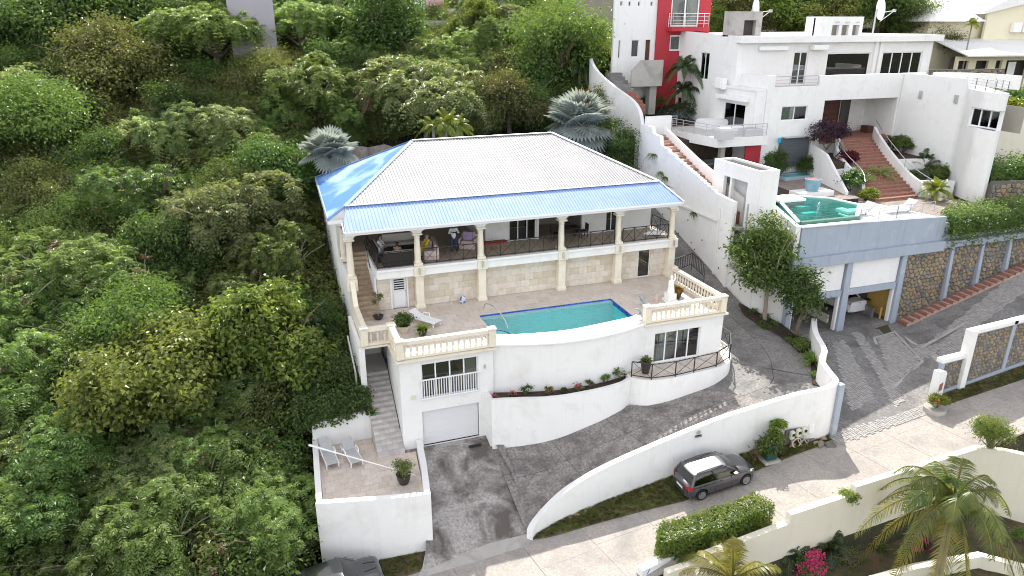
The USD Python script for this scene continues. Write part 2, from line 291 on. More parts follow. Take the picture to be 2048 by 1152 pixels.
mk('lamp_red', (.38, .012, .02), .2, .05, 8, coat=1.0); mk('lamp_clear', (.72, .74, .76), .12, .05, 8, coat=1.0); mk('plate', (.72, .72, .70), .5, .05, 8)
mk('blue_sign', (.04, .22, .62), .4, .05, 4); mk('turquoise', (.03, .34, .48), .5, .05, 4); mk('hose_green', (.03, .30, .14), .5, .1, 4); mk('yellow_post', (.55, .36, .10), .7, .1, 4); mk('box_green', (.012, .055, .045), .5, .1, 4); mk('meter_cream', (.62, .62, .50), .4, .05, 4); mk('pinkwall', (.62, .40, .38), .8, .04, 1); mk('lilac_wall', (.38, .36, .39), .8, .05, .6); mk('grey_tile_roof', (.42, .40, .38), .7, .1, 2)
mk('pink_flower', (.55, .04, .16), .7, .3, 9); mk('white_flower', (.75, .75, .7), .7, .1, 9); mk('orange_flower', (.52, .19, .08), .7, .3, 9); mk('purple_flower', (.20, .10, .33), .7, .3, 9); mk('dry_leaf', (.30, .19, .10), .8, .3, 6)
leafmat('leaf_deep', (0.076, 0.134, 0.034), (0.153, 0.256, 0.067))
leafmat('leaf_mid', (0.108, 0.180, 0.046), (0.239, 0.353, 0.094))
leafmat('leaf_fresh', (0.160, 0.271, 0.053), (0.333, 0.450, 0.101), trans=.45)
leafmat('leaf_feather', (0.153, 0.231, 0.064), (0.331, 0.442, 0.138), trans=.5)
leafmat('leaf_feather_pale', (0.208, 0.301, 0.109), (0.405, 0.450, 0.218), trans=.5)
leafmat('leaf_yellow', (.150, .195, .045), (.335, .380, .090), trans=.4, scale=.9)
leafmat('leaf_olive', (0.129, 0.153, 0.048), (0.276, 0.295, 0.098), trans=.4)
leafmat('leaf_brown', (0.135, 0.101, 0.054), (0.216, 0.149, 0.074), trans=.3)
leafmat('leaf_silver', (.38, .43, .41), (.50, .54, .51), trans=.4, tint=(1, 1, .85), rough=.5, rnd=.05)
leafmat('leaf_palm', (.105, .155, .040), (.235, .275, .070), trans=.4, rough=.35, scale=1.2)
leafmat('leaf_palm_gold', (0.216, 0.230, 0.047), (0.365, 0.311, 0.068), trans=.4, rough=.35, scale=1.2)
leafmat('leaf_palm_dark', (0.030, 0.074, 0.024), (0.061, 0.115, 0.038), trans=.3)
leafmat('leaf_lime', (0.203, 0.284, 0.038), (0.338, 0.392, 0.054), trans=.4)
leafmat('leaf_purple', (.05, .028, .045), (.10, .045, .07), trans=.25, tint=(1.1, .8, 1))
leafmat('leaf_red', (.11, .016, .028), (.20, .03, .05), trans=.3, tint=(1.2, .7, .8))
leafmat('leaf_blue', (0.095, 0.135, 0.135), (0.176, 0.223, 0.216), trans=.2, tint=(1, 1, .9))
leafmat('leaf_croton', (.25, .10, .02), (.42, .25, .03), trans=.3, scale=6)
# ---------------------------------------------------------------- the ground
def smooth(a, b, x): t = np.clip((x-a)/(b-a), 0, 1); return t*t*(3-2*t)
def hill(x, y):
    """the natural slope"""
    b = -7.7+.13*np.clip(x, -14, 60)*(1-.6*smooth(20, 60, y)); up = np.where(y > -12.6, .365*(y+12.6), .22*(y+12.6))
    return b+up
def ground(x, y):
    z = hill(x, y)
    inx = smooth(-7.0, -5.6, x)*(1-smooth(48, 60, x))
    site = smooth(-13.6, -12.8, y)*(1-smooth(14, 19, y))*inx*smooth(-6, -5.6, x)
    z = z*(1-site)+np.minimum(z, -9.0)*site
    terr = (1-smooth(-5.6, -5.0, x))*smooth(-9.6, -8.9, x)*smooth(-12.6, -11.6, y)*(1-smooth(-5.2, -4.6, y))
    z = z*(1-terr)+np.minimum(z, -8.9)*terr
    z = z-4.5*smooth(49, 56, x)*(1-smooth(26, 32, y))*smooth(2, 8, y)
    rd = smooth(-10, -9, x)*smooth(-18.6, -17.9, y)*(1-smooth(-12.8, -12.5, y))
    z = z*(1-rd)+(roadz(x)-.35)*rd
    s = 1-smooth(-18.7, -18.0, y); gz = -8.25+.03*(x-10); z = np.where(x > -4, z*(1-s)+np.where(y < -18, gz, z)*s, z)
    return z
xs = np.unique(np.r_[np.linspace(-95, -14, 55), np.linspace(-14, 50, 129), np.linspace(50, 150, 30), -900, -400, -200, 250, 500, 900])
ys = np.unique(np.r_[np.linspace(-60, -22, 20), np.linspace(-22, 22, 89), np.linspace(22, 110, 45), -700, -300, -120, 160, 240, 400, 800])
gx, gy = np.meshgrid(xs, ys, indexing='ij')
gz = ground(gx, gy); far = smooth(75, 170, np.hypot(gx-5, gy-10)); gz = gz*(1-far)+np.clip(hill(np.clip(gx, -40, 60), np.clip(gy, -60, 120)), -20, 45)*far
gz += (meshkit.fbm(np.stack([gx*.25, gy*.25, gx*0], -1), 3)-.5)*.8*(smooth(5, 9, np.abs(gx-1)-6)*smooth(-60, 20, gy) > .5)*(gx < -9)
solo('hillside_ground', grid(np.stack([gx, gy, gz], -1)), 'forest_floor', 'dark leaf-strewn earth of the wooded hillside', kind='structure', smooth=True)

# ---------------------------------------------------------------- road slabs
YT = [(-60, -13.0), (-9.4, -11.6), (-3.7, -12.0), (1.0, -13.35), (1.75, -13.5), (2.25, -13.62), (4.33, -13.75), (7.17, -14.06), (8.85, -14.32), (13.5, -14.03), (16.0, -13.9), (17.4, -13.95), (18.2, -13.9), (24.2, -13.85), (31.7, -14.2), (80, -15.5)]
road = thing('road', 'pale concrete street sloping up past both driveways', None, kind='structure')
top = lambda x: np.interp(x, [p[0] for p in YT], [p[1] for p in YT])
cuts = [-14, -9.4, -5.9, -2.9, .6, 3.6, 6.6, 9.2, 11.9, 14.2, 16.4, 18.6, 21.1, 23.7, 26.5, 29.5, 33, 37, 42, 48]
rng = np.random.default_rng(5)
def sheet(poly, zf, t=.12, lift=0.0):
    v, f = prism(poly, 0, 1); k = v[:, 2] > .5; v = v.copy(); v[:, 2] = zf(v[:, 0], v[:, 1])+lift-np.where(k, 0, t); return v, f
for a, b in zip(cuts[:-1], cuts[1:]):
    sh = .55
    q = Polygon([(a+.005+sh, -17.95), (b-.005+sh, -17.95), (b-.005-sh*.2, top(b-sh*.2))]+[(u_, top(u_)) for u_ in np.linspace(b-.2, a+.2, 5)]+[(a+.005-sh*.2, top(a-sh*.2))])
    mid = -15.3+rng.uniform(-.3, .3)
    for lo, hi in ((-30, mid-.001), (mid+.001, 0)):
        s = q.intersection(sbox(a-3, lo, b+3, hi)).buffer(-.004)
        part(road, 'slab', sheet(s, lambda x, y: roadz(x), lift=rng.uniform(-.006, .006)), 'concrete_road')
solo('grass_verge', sheet(Polygon([(-10, -12.9), (-3.6, -12.9), (-3.62, -11.3), (-10, -10.6)]), lambda x, y: roadz(x)+.02+.05*(y+13)), 'moss_dirt', 'mossy grass strip at the foot of the terrace wall', kind='structure')
vp = [(1.1, -13.45), (2.25, -13.68), (4.33, -13.82), (7.17, -14.13), (8.85, -14.4), (13.5, -14.1), (16.0, -13.97), (17.4, -14.0), (18.3, -13.95), (18.6, -13.0), (17.9, -12.6), (8, -12.1), (1.2, -12.9)]
solo('grass_verge', sheet(Polygon(vp), lambda x, y: roadz(x)+.03+.08*np.maximum(y+14, 0), t=.5), 'verge', 'dry grassy verge between the long white driveway wall and the road', kind='structure')
solo('grass_verge', sheet(Polygon([(25.2, -14.3), (26.5, -13.2), (40, -13.4), (60, -14), (60, -15), (33, -14.5), (28, -14.35)]), lambda x, y: roadz(x)+.05+.08*(y+14), t=.5), 'moss_dirt', 'green grass strip below the gate wall of stone panels', kind='structure')

# ---------------------------------------------------------------- driveways
OUT = np.array([(1.07, -13.21, -6.7), (3.13, -12.71, -5.44), (5.15, -12.53, -4.76), (8.06, -12.45, -4.08), (11.11, -12.38, -3.48), (14.06, -12.62, -2.88), (16.42, -12.91, -2.42), (18.0, -13.39, -2.04)])
INN = np.array([(.9, -7.5, -5.5), (2.3, -8.1, -5.5), (3.6, -8.5, -5.28), (6.2, -8.6, -4.74), (8.5, -8.4, -4.3), (10.0, -8.7, -4.16), (11.3, -8.85, -4.02), (12.5, -8.7, -3.9), (14.1, -8.6, -3.72), (15.1, -8.4, -3.45), (16.3, -7.1, -3.2), (16.9, -6.0, -3.0), (16.6, -3.5, -2.2), (16.3, 0, -.9), (16.2, 5, .9), (16.2, 12, 3.2)])
OUT2 = np.array([(1.0, -13.0, -7.35), (3.1, -12.5, -6.75), (5.2, -12.3, -5.95), (8.1, -12.3, -5.0), (11.1, -12.2, -4.3), (14.1, -12.4, -3.7), (17, -12.9, -3.15), (18.6, -13.0, -2.95), (20.2, -11.0, -2.85), (21.6, -8.3, -2.75), (22.0, -5.0, -2.6), (20.3, -2.5, -1.7), (20.0, -.4, -.75), (20.0, 6, 1.35), (20.0, 12, 3.3)])
n = 46; inn, out = resample(INN, n), resample(OUT2, n)
drv = thing('side_driveway', 'dark grey sloping driveway curling round the right side of the house', None, kind='structure')
K = [0, 4, 8, 12, 16, 20, 24, 28, 32, 36, 40, 45]
for a, b in zip(K[:-1], K[1:]):
    s = np.linspace(-.04, 1.03, 12); seg = np.linspace(a, b-.02, 5)
    I = np.stack([np.interp(seg, np.arange(n), inn[:, k]) for k in range(3)], 1); O = np.stack([np.interp(seg, np.arange(n), out[:, k]) for k in range(3)], 1)
    for lo, hi in ((0, 6), (6, 12)):
        ss = s[lo:hi].copy()
        if lo: ss[0] = s[5]+.004
        P = I[:, None]*(1-ss)[None, :, None]+O[:, None]*ss[None, :, None]
        P[..., 2] += .05*np.sin(P[..., 0]*1.3)*np.sin(P[..., 1]*1.1)*(a < 20)*.6
        part(drv, 'concrete_bay', grid(P.transpose(1, 0, 2) if False else P[:, ::-1]), 'concrete_dark' if a < 16 else 'concrete_grey', smooth=True)
# front driveway, garage door down to the street
P = []
for t in np.linspace(0, 1, 14):
    y = -6.5*(1-t)-13.25*t; xl = -3.75 if y > -11.9 else -3.75-.5*(-11.9-y); xr = .95+.35*math.sin(t*3.0)+.2*t
    zz = np.interp(t, [0, .12, .5, .9, 1], [-5.32, -5.36, -6.25, -7.45, -7.62])
    P.append([(xl*(1-s)+xr*s, y+.25*s, zz+(.13*(xl*(1-s)+xr*s))*t**3) for s in np.linspace(0, 1, 10)])
solo('garage_driveway', grid(np.array(P)[:, ::-1]), 'concrete_wet', 'stained damp concrete ramp from the white garage door down to the road', kind='structure', smooth=True)
P2 = []
for t in np.linspace(0, 1, 14):
    y = -7.2*(1-t)-13.3*t; xl = .9+.35*math.sin(t*3.0)+.2*t; xr = 1.5
    z0 = np.interp(t, [0, .12, .5, .9, 1], [-5.32, -5.36, -6.25, -7.45, -7.5])
    P2.append([(xl*(1-s)+xr*s, y+.2*s, z0+.02+s*.05) for s in np.linspace(0, 1, 4)])
solo('driveway_seam', grid(np.array(P2)[:, ::-1]), 'concrete_dark', 'rough dark concrete seam where the two ramps of the house join', kind='structure', smooth=True)
solo('concrete_apron', sheet(Polygon([(-4.6, -13.3), (1.4, -13.75), (1.4, -13.0), (-3.9, -12.3)]), lambda x, y: roadz(x)+.03+.03*(y+13.4), t=.3), 'concrete_pale', 'pale worn concrete strip where the garage ramp meets the road', kind='structure')
sm = box(-.35, -7.6, -5.47, .35, -7.42, -5.425); solo('drain_grate', sm, 'dark', 'small dark drain slot in front of the white garage door', 'drain')

# neighbour's driveway
XS = np.array([17.6, 19, 21, 23, 25, 27, 29, 31.2, 34, 37, 40, 43, 48]); TS = np.linspace(0, 1, 9)
def drive2(x, y):
    lane = -3.62+.27*np.maximum(x-31.2, 0); front = np.where(x < 26, roadz(x)+.0, np.where(x < 31.2, roadz(26)+.095*(x-26), lane-.06)); t = np.clip((y+13.6)/8.5, 0, 1)
    back = np.where(x < 31.2, -3.5, lane); return front*(1-t)+back*t
yy = np.linspace(-13.75, -4.9, 12); gx2, gy2 = np.meshgrid(XS, yy, indexing='ij')
gy2 = np.where((gx2 > 25.5) & (gy2 < -13.3), -13.3, gy2)
solo('upper_driveway', grid(np.stack([gx2, gy2, drive2(gx2, gy2)], -1)), 'concrete_grey', 'weathered grey concrete forecourt rising from the road to the carport', kind='structure', smooth=True)
def pavers(t, poly, zf, L=.26, W=.13, gap=.032, ang=0.0, seed=1):
    """basket weave blocks, joined: too small to pick apart singly"""
    r = np.random.default_rng(seed); out = {0: [], 1: [], 2: []}; c = poly.centroid.coords[0]; pr_ = affinity.rotate(poly, -ang, origin=c, use_radians=True); x0, y0, x1, y1 = pr_.bounds
    ca, sa = math.cos(ang), math.sin(ang)
    for i in range(int((x1-x0)/L)+1):
        for j in range(int((y1-y0)/L)+1):
            for k in range(2):
                if (i+j) % 2: a = (x0+i*L, y0+j*L+k*W, L, W)
                else: a = (x0+i*L+k*W, y0+j*L, W, L)
                cx, cy = a[0]+a[2]/2, a[1]+a[3]/2
                if not pr_.contains(Point(cx, cy)): continue
                h = r.uniform(.03, .04); hx, hy = a[2]/2-gap/2, a[3]/2-gap/2
                q = np.array([(cx-hx, cy-hy), (cx+hx, cy-hy), (cx+hx, cy+hy), (cx-hx, cy+hy)])
                q = np.array([((X-c[0])*ca-(Y-c[1])*sa+c[0], (X-c[0])*sa+(Y-c[1])*ca+c[1]) for X, Y in q])
                z = zf(q[:, 0], q[:, 1]); v = np.vstack([np.column_stack([q, z-.03]), np.column_stack([q, z+h])])
                f = [(4, 5, 6), (4, 6, 7)]+[t_ for e in range(4) for t_ in ((e, (e+1) % 4, 4+(e+1) % 4), (e, 4+(e+1) % 4, 4+e))]
                out[int(r.integers(3))].append((v, np.array(f)))
    for k, ms in out.items():
        if ms: part(t, 'block_paving', cat(ms), f'paver_{k}', kind='stuff')
z2 = lambda x, y: drive2(x, y)
def quad(pts, z): return Polygon([tuple(AZ(*p, z)[:2]) for p in pts])
for lab, pts, zz in (('long strip of grey block paving down the left of the upper forecourt', [(1660, 703), (1685, 700), (1752, 795), (1703, 812)], -4.3), ('narrow strip of grey block paving along the middle of the forecourt', [(1700, 690), (1715, 686), (1808, 806), (1790, 815)], -4.4), ('wide panel of grey block paving framed in pale concrete on the forecourt', [(1750, 692), (1783, 685), (1838, 735), (1785, 775)], -4.2),
                     ('strip of grey block paving running up the lane below the terracotta steps', [(1830, 672), (1850, 690), (2060, 612), (2060, 575)], -2.7), ('short patch of block paving beside the gate pillar', [(1878, 692), (1895, 708), (1930, 694), (1925, 672)], -3.2)):
    t = thing('block_paving', lab, None, kind='structure'); q = quad(pts, zz); pavers(t, q, z2, seed=len(lab), ang=math.radians(0))
t = thing('block_paving', 'pale block paving threshold between the forecourt and the road', None, kind='structure')
pavers(t, Polygon([(18.4, -14.35), (18.5, -13.5), (25.0, -13.75), (25.3, -14.5)]), lambda x, y: roadz(x)+.005, seed=9)
pn = quad([(1742, 692), (1786, 680), (1845, 736), (1785, 781)], -4.2); solo('paving_border', sheet(pn.difference(pn.buffer(-.16)), lambda x, y: drive2(x, y)+.03), 'concrete_pale', 'pale concrete border framing the forecourt paving panel', kind='structure')
for pts, zz, lab in (([(1808, 670), (1835, 685), (1842, 690), (1820, 682)], -3.5, 'whitish worn concrete patch at the foot of the lane'), ([(1856, 698), (1862, 693), (1893, 712), (1880, 718)], -3.4, 'whitish worn concrete patch near the gate pillar')):
    solo('concrete_patch', sheet(quad(pts, zz), lambda x, y: drive2(x, y)+.012, t=.03), 'concrete_pale', lab, kind='structure')
for a, b, zz, lab in (((1842, 688), (1935, 640), -3.3, 'thin pale kerb line along the lane paving'),):
    p, q = AZ(*a, zz), AZ(*b, zz-0+1.0*0); p[2] = drive2(p[0], p[1]); q = AZ(*b, -2.6); q[2] = drive2(q[0], q[1]); solo('kerb', bar(p+[0, 0, .02], q+[0, 0, .02], .16, .08), 'concrete_pale', lab, 'kerb', kind='structure')
solo('forecourt_dirt', sheet(quad([(1640, 690), (1775, 650), (1785, 668), (1650, 712)], -3.55), lambda x, y: drive2(x, y)+.012, t=.03), 'moss_dirt', 'mossy strip across the mouth of the carport', kind='structure')
# ---------------------------------------------------------------- the main house
def tiles(t, poly, z0, z1, size, mats, gap=.012, seed=1, limit=300, name='tile', ox=0, oy=0):
    r = np.random.default_rng(seed); sx, sy = (size, size) if np.ndim(size) == 0 else size; x0, y0, x1, y1 = poly.bounds; k = 0; rest = []
    for j in range(int((y1-y0)/sy)+1):
        for i in range(int((x1-x0)/sx)+2):
            a = x0+ox+i*sx-(sx/2 if j % 2 else 0); b = y0+oy+j*sy
            g = sbox(a+gap/2, b+gap/2, a+sx-gap/2, b+sy-gap/2).intersection(poly)
            if g.is_empty or g.area < .02: continue
            m = prism(g, z0, z1+r.uniform(0, .003)); mm = mats[int(r.integers(len(mats)))]
            if k < limit: part(t, name, m, mm)
            else: rest.append(m)
            k += 1
    if rest: part(t, name+'_remainder', cat(rest), mats[0], kind='stuff')
def top_sheet(poly, z):
    v, f = prism(poly, z-1, z); k = (v[f][:, :, 2] > z-.5).all(1); return v, f[k]
def wtiles(t, p0, p1, poly, off, size, mats, gap=.01, th=.018, seed=1):
    r = np.random.default_rng(seed); sx, sz = size; x0, z0, x1, z1 = poly.bounds; k = 0
    for j in range(int((z1-z0)/sz)+1):
        for i in range(int((x1-x0)/sx)+2):
            a = x0+i*sx-(sx/2 if j % 2 else 0); b = z0+j*sz
            g = sbox(a+gap/2, b+gap/2, a+sx-gap/2, b+sz-gap/2).intersection(poly)
            if g.is_empty or g.area < .015: continue
            part(t, 'tile', wall(p0, p1, g, th+r.uniform(0, .004), off-th), mats[int(r.integers(len(mats)))])
TR = [f'travertine_{i}' for i in range(4)]; CL = [f'cladding_{i}' for i in range(4)]
CX = [-1.135, 2.75, 8.06, 12.06, 16.03]; CX0 = -5.05
villa = thing('villa', 'white villa with blue hipped metal roof, columned veranda and pool deck', 'house', (5.5, 3, -5.3))
# masses below the deck
part(villa, 'foundation', cat(box(-3.55, -3.0, -5.32, 15.6, -.1, -.12), box(1.3, -5.6, -6.5, 10.4, -3.0, -1.6), box(-4.9, .4, -5, 15.9, 14, -.05)), 'white')
GF = [(-3.75, -6.86), (1.3, -6.86)]
door_h = rect(1.075, -5.32, 4.195, -3.2); win_h = rect(1.13, -2.45, 4.22, -.42)
pf = Polygon([(0, -5.5), (5.05, -5.5), (5.05, -.12), (0, -.12)]).difference(door_h).difference(win_h)
wl = part(villa, 'wall', wall((-3.75, -6.86), (1.3, -6.86), pf, .3), 'white')
part(villa, 'wall', wall((-3.75, -3.0), (-3.75, -6.56), rect(0, -5.5, 3.56, -.12), .25), 'white')
part(villa, 'wall', box(.95, -6.56, -6.0, 1.3, -3.0, -.12), 'white')
gd = part(villa, 'garage_door', box(-2.66, -6.74, -5.3, .43, -6.69, -3.2), 'door_grey')
for k in range(6): part(gd, 'panel', cbox(-2.655, -6.765, -5.29+k*.349, .425, -6.741, -5.29+k*.349+.3475, .003), 'door_grey')
part(gd, 'seal', cat(box(-2.685, -6.80, -5.315, .455, -6.75, -5.27), box(.425, -6.80, -5.3, .446, -6.75, -3.2), box(-2.676, -6.80, -5.3, -2.656, -6.75, -3.2)), 'dark')
def window(t, p0, p1, s0, s1, z0, z1, off, cols=2, fr=.06, mt='white_metal', gm='glass', depth=.07, rows=1, label=None, name='window'):
    """frame with mullions and one pane per light, on the plan line p0-p1 between s0 and s1"""
    P = rect(s0, z0, s1, z1); w = (s1-s0)/cols; h = (z1-z0)/rows; holes = []
    for c in range(cols):
        for r_ in range(rows): holes.append(rect(s0+c*w+(fr if c == 0 else fr/2), z0+r_*h+(fr if r_ == 0 else fr/2), s0+(c+1)*w-(fr if c == cols-1 else fr/2), z0+(r_+1)*h-(fr if r_ == rows-1 else fr/2)))
    F_ = P
    for h_ in holes: F_ = F_.difference(h_)
    f = part(t, name, wall(p0, p1, F_, depth, off), mt, label=label)
    for h_ in holes: part(f, 'pane', wall(p0, p1, h_.buffer(.01, join_style=2), .012, off+depth*.4), gm)
    return f
def room(t, p0, p1, s0, s1, z0, z1, off, depth, mt='interior_dark'):
    """a real shallow room behind an opening"""
    p0a, p1a = np.array(p0[:2], float), np.array(p1[:2], float)
    part(t, 'room', cat(wall(p0, p1, rect(s0-.4, z0-.3, s1+.4, z1+.3), .06, off+depth), wall(p0, p1, rect(s0-.4, z0-.3, s0-.3, z1+.3), depth, off), wall(p0, p1, rect(s1+.3, z0-.3, s1+.4, z1+.3), depth, off),
         wall(p0, p1, rect(s0-.4, z0-.3, s1+.4, z0-.22), depth, off), wall(p0, p1, rect(s0-.4, z1+.22, s1+.4, z1+.3), depth, off)), mt)
def curtain(t, p0, p1, s0, s1, z0, z1, off, mt='curtain', folds=9):
    p0, p1 = np.array(p0[:2], float), np.array(p1[:2], float); u = (p1-p0)/np.linalg.norm(p1-p0); nn = np.array([-u[1], u[0]]); k = folds*8+1; s = np.linspace(s0, s1, k)
    o = off+.05*np.sin(np.linspace(0, folds*2*math.pi, k)); P = np.stack([np.column_stack([p0+s[:, None]*u+o[:, None]*nn, np.full(k, z)]) for z in (z0, z1)], 1)
    return part(t, 'curtain', grid(P), mt, smooth=True)
A, B = GF
window(villa, A, B, 1.13, 4.22, -2.45, -.42, .12, cols=4, fr=.07)
room(villa, A, B, 1.13, 4.22, -2.45, -.42, .3, 2.2, 'interior')
curtain(villa, A, B, 3.55, 4.15, -2.45, -.5, .3, folds=6)
gr = part(villa, 'window_guard', cat(bar((-2.72, -6.90, -1.32), (.62, -6.90, -1.32), .06), bar((-2.72, -6.90, -2.42), (.5, -6.90, -2.42), .06)), 'white_metal')
for k in range(24): part(gr, 'bar', bar((-2.65+k*.134, -6.90, -2.4), (-2.65+k*.134, -6.90, -1.34), .035), 'white_metal')
part(villa, 'wall_lamp', cbox(-3.2, -6.93, -2.35, -3.02, -6.862, -2.1, .02), 'meter_cream'); part(villa, 'wall_lamp', cbox(.78, -6.93, -1.2, .86, -6.862, -.95, .02), 'grey_metal')
# curved pool wall
PW = resample([(1.3, -6.72), (2.4, -7.05), (3.74, -7.42), (5.05, -7.66), (6.5, -7.7), (8.48, -7.48), (9.6, -7.18), (10.45, -6.9)], 40)
part(villa, 'pool_wall', ribbon(PW+[0, .15], .3, -6.3, -.02), 'white')
cop = thick(PW, .62, 1).buffer(0).union(sbox(10.3, -6.2, 10.9, -5.45)); cop = cop.union(thick(PW, .05, -1).buffer(0))
WF = [(1.9, -5.5), (3.75, -6.0), (5.9, -6.24), (8.02, -6.03), (10.31, -5.7)]
pool_poly = Polygon([(1.86, -2.5), (10.4, -2.6)]+[(10.35, -5.66)]+[tuple(p) for p in resample(WF, 14)[::-1]]).buffer(0)
front = LineString([tuple(p) for p in PW])
coping = Polygon([tuple(p) for p in PW-[0, .05]]+[(10.6, -6.6), (10.6, -5.5)]+[tuple(p) for p in resample(WF, 14)[::-1]]+[(1.3, -5.6)]).difference(pool_poly.buffer(.001)).buffer(0)
part(villa, 'coping', prism(coping, -.03, .05), 'white')
# deck
DECK = Polygon([(-5.15, .14), (15.9, .14), (15.9, -6.8), (10.45, -6.8), (10.3, -5.45), (1.2, -5.45), (1.45, -6.8), (-3.7, -6.8), (-3.62, -4.4), (-5.15, -4.3)]).difference(pool_poly.buffer(.02)).difference(coping.buffer(.004)).buffer(0)
dk = part(villa, 'deck', prism(DECK, -.13, -.022), 'grout')
tiles(dk, DECK, -.02, 0.0, .72, TR, seed=3)
for bx in ((-3.9, -7.0, -.14, 1.45, -6.82, -.03), (-3.93, -6.81, -.14, -3.76, -4.63, -.03), (-5.35, -4.62, -.14, -3.76, -4.42, -.03), (10.35, -7.0, -.14, 15.98, -6.82, -.03), (15.86, -6.81, -.14, 15.98, -.8, -.03)): part(villa, 'deck_rim', box(*bx), 'cream_stone')
# tower under the right balustrade
A, B = (10.4, -6.86), (15.75, -6.86); tw = rect(0, -3.0, 5.35, -.14).difference(rect(.75, -2.66, 3.85, -.72))
part(villa, 'wall', wall(A, B, tw, .3), 'white'); part(villa, 'wall', box(15.45, -6.56, -3.5, 15.75, -.3, -.14), 'white'); part(villa, 'wall', box(10.4, -6.56, -3, 10.6, -5.6, -.14), 'white')
window(villa, A, B, .75, 3.85, -2.66, -.72, .1, cols=4, fr=.07, label='sliding glass door of the lower balcony')
room(villa, A, B, .75, 3.85, -2.66, -.72, .3, 2.4, 'interior')
for a, b, m_ in ((.85, 1.05, 'curtain_red'), (1.05, 1.75, 'curtain'), (2.35, 3.35, 'curtain'), (3.45, 3.8, 'curtain_red')): curtain(villa, A, B, a, b, -2.62, -.75, .22, m_, folds=max(2, int((b-a)*7)))
# pool
pool = thing('swimming_pool', 'turquoise pool with curved front edge and blue mosaic band on the deck', 'pool', (6, -4.2, -1.6))
part(pool, 'basin', cat(prism(pool_poly.buffer(.25), -1.62, -1.5), prism(pool_poly.buffer(.25).difference(pool_poly.buffer(.02)), -1.5, -.3), prism(pool_poly.buffer(.10).difference(pool_poly.buffer(.03)), -.3, -.03)), 'pool_blue')
part(pool, 'water', top_sheet(pool_poly.buffer(.04), -.11), 'water', label='rippled turquoise water')
for k in range(3):
    c = Point(1.86, -5.2).buffer(2.3-.55*k, 24).intersection(pool_poly); part(pool, 'step', prism(c, -1.5, -.95+.33*k), 'pool_step')
    for a in np.radians(np.linspace(5, 80, 6)):
        r_ = 2.15-.55*k; p = Point(1.86+r_*math.cos(a), -5.2+r_*math.sin(a))
        if pool_poly.buffer(-.1).contains(p): part(pool, 'step_marker', rot(box(p.x-.11, p.y-.05, -.945+.33*k, p.x+.11, p.y+.05, -.93+.33*k), a+1.57, (p.x, p.y, 0)), 'mosaic_blue')
r = np.random.default_rng(2)
def mosaic(p, q, mt='mosaic_blue', n_=None, z0=-.28, z1=-.025):
    p, q = np.array(p), np.array(q); Ln = np.linalg.norm(q-p); n_ = n_ or int(Ln/.16)
    for k in range(n_):
        a, b = p+(q-p)*(k+.06)/n_, p+(q-p)*(k+.94)/n_; part(pool, 'mosaic_tile', wall(a, b, rect(0, z0, np.linalg.norm(b-a), z1), .02, -.01), mt)
mosaic((10.38, -2.585), (1.86, -2.485)); mosaic((10.335, -5.64), (10.385, -2.61)); mosaic((1.88, -2.5), (1.9, -5.45))
hr = [AZ(968, 632, 0), AZ(968, 632, 0)+[0, 0, .55], AZ(968, 632, 0)+[.08, -.12, .82], AZ(968, 632, 0)+[.3, -.5, .84], AZ(968, 632, 0)+[.75, -2.0, .1], AZ(968, 632, 0)+[.8, -2.1, -.6]]
solo('pool_handrail', tube(resample(hr, 22), .028, 8), 'steel', 'curved steel handrail over the pool steps', 'handrail', smooth=True)

# balustrades
BP = [(.045, .0), (.062, .03), (.05, .07), (.038, .12), (.062, .24), (.078, .34), (.06, .48), (.036, .58), (.05, .62), (.058, .66)]
def balustrade(label, runs, pillars, H=1.0, step=.285, g='cream stone balustrades of the deck'):
    xs_ = [p for r_ in runs for p in r_]; t = thing('balustrade', label, 'balustrade', (xs_[0][0], xs_[0][1], 0))
    for p, q in runs:
        p, q = np.array(p, float), np.array(q, float); Ln = np.linalg.norm(q-p)
        part(t, 'plinth', wall(p, q, rect(0, 0.0, Ln, .15), .26, -.13), 'cream_stone'); part(t, 'handrail', wall(p, q, rect(-.0, .81, Ln, H), .30, -.15), 'cream_stone')
        n_ = int((Ln-.2)/step)
        for k in range(n_):
            c = p+(q-p)*((k+.5)/n_); part(t, 'baluster', lathe(BP, 8, (c[0], c[1], .15)), 'cream_stone', smooth=50)
    for x, y in pillars: part(t, 'pillar', cat(cbox(x-.19, y-.19, 0.0, x+.19, y+.19, H-.02), cbox(x-.23, y-.23, H-.02, x+.23, y+.23, H+.07)), 'cream_stone')
    return t
balustrade('cream balustrade stepping round the left front corner of the pool deck', [((-3.55, -6.72), (1.2, -6.72)), ((-3.66, -4.75), (-3.66, -6.55)), ((-4.95, -4.46), (-3.85, -4.46))], [(-3.66, -6.72), (-3.66, -4.46), (1.28, -6.72), (-5.12, -4.46)])
balustrade('cream balustrade round the right front corner of the pool deck by the statue', [((10.75, -6.72), (15.5, -6.72)), ((15.68, -6.55), (15.68, -1.3))], [(10.6, -6.72), (15.68, -6.72), (15.68, -1.15)])
part(villa, 'stair_wall', wall((-5.05, .3), (-5.05, -4.3), Polygon([(-.3, -.2), (4.6, -.2), (4.6, .98), (1.5, .98), (.55, 2.25), (-.3, 2.25)]), .26, -.13), 'cream_stone')

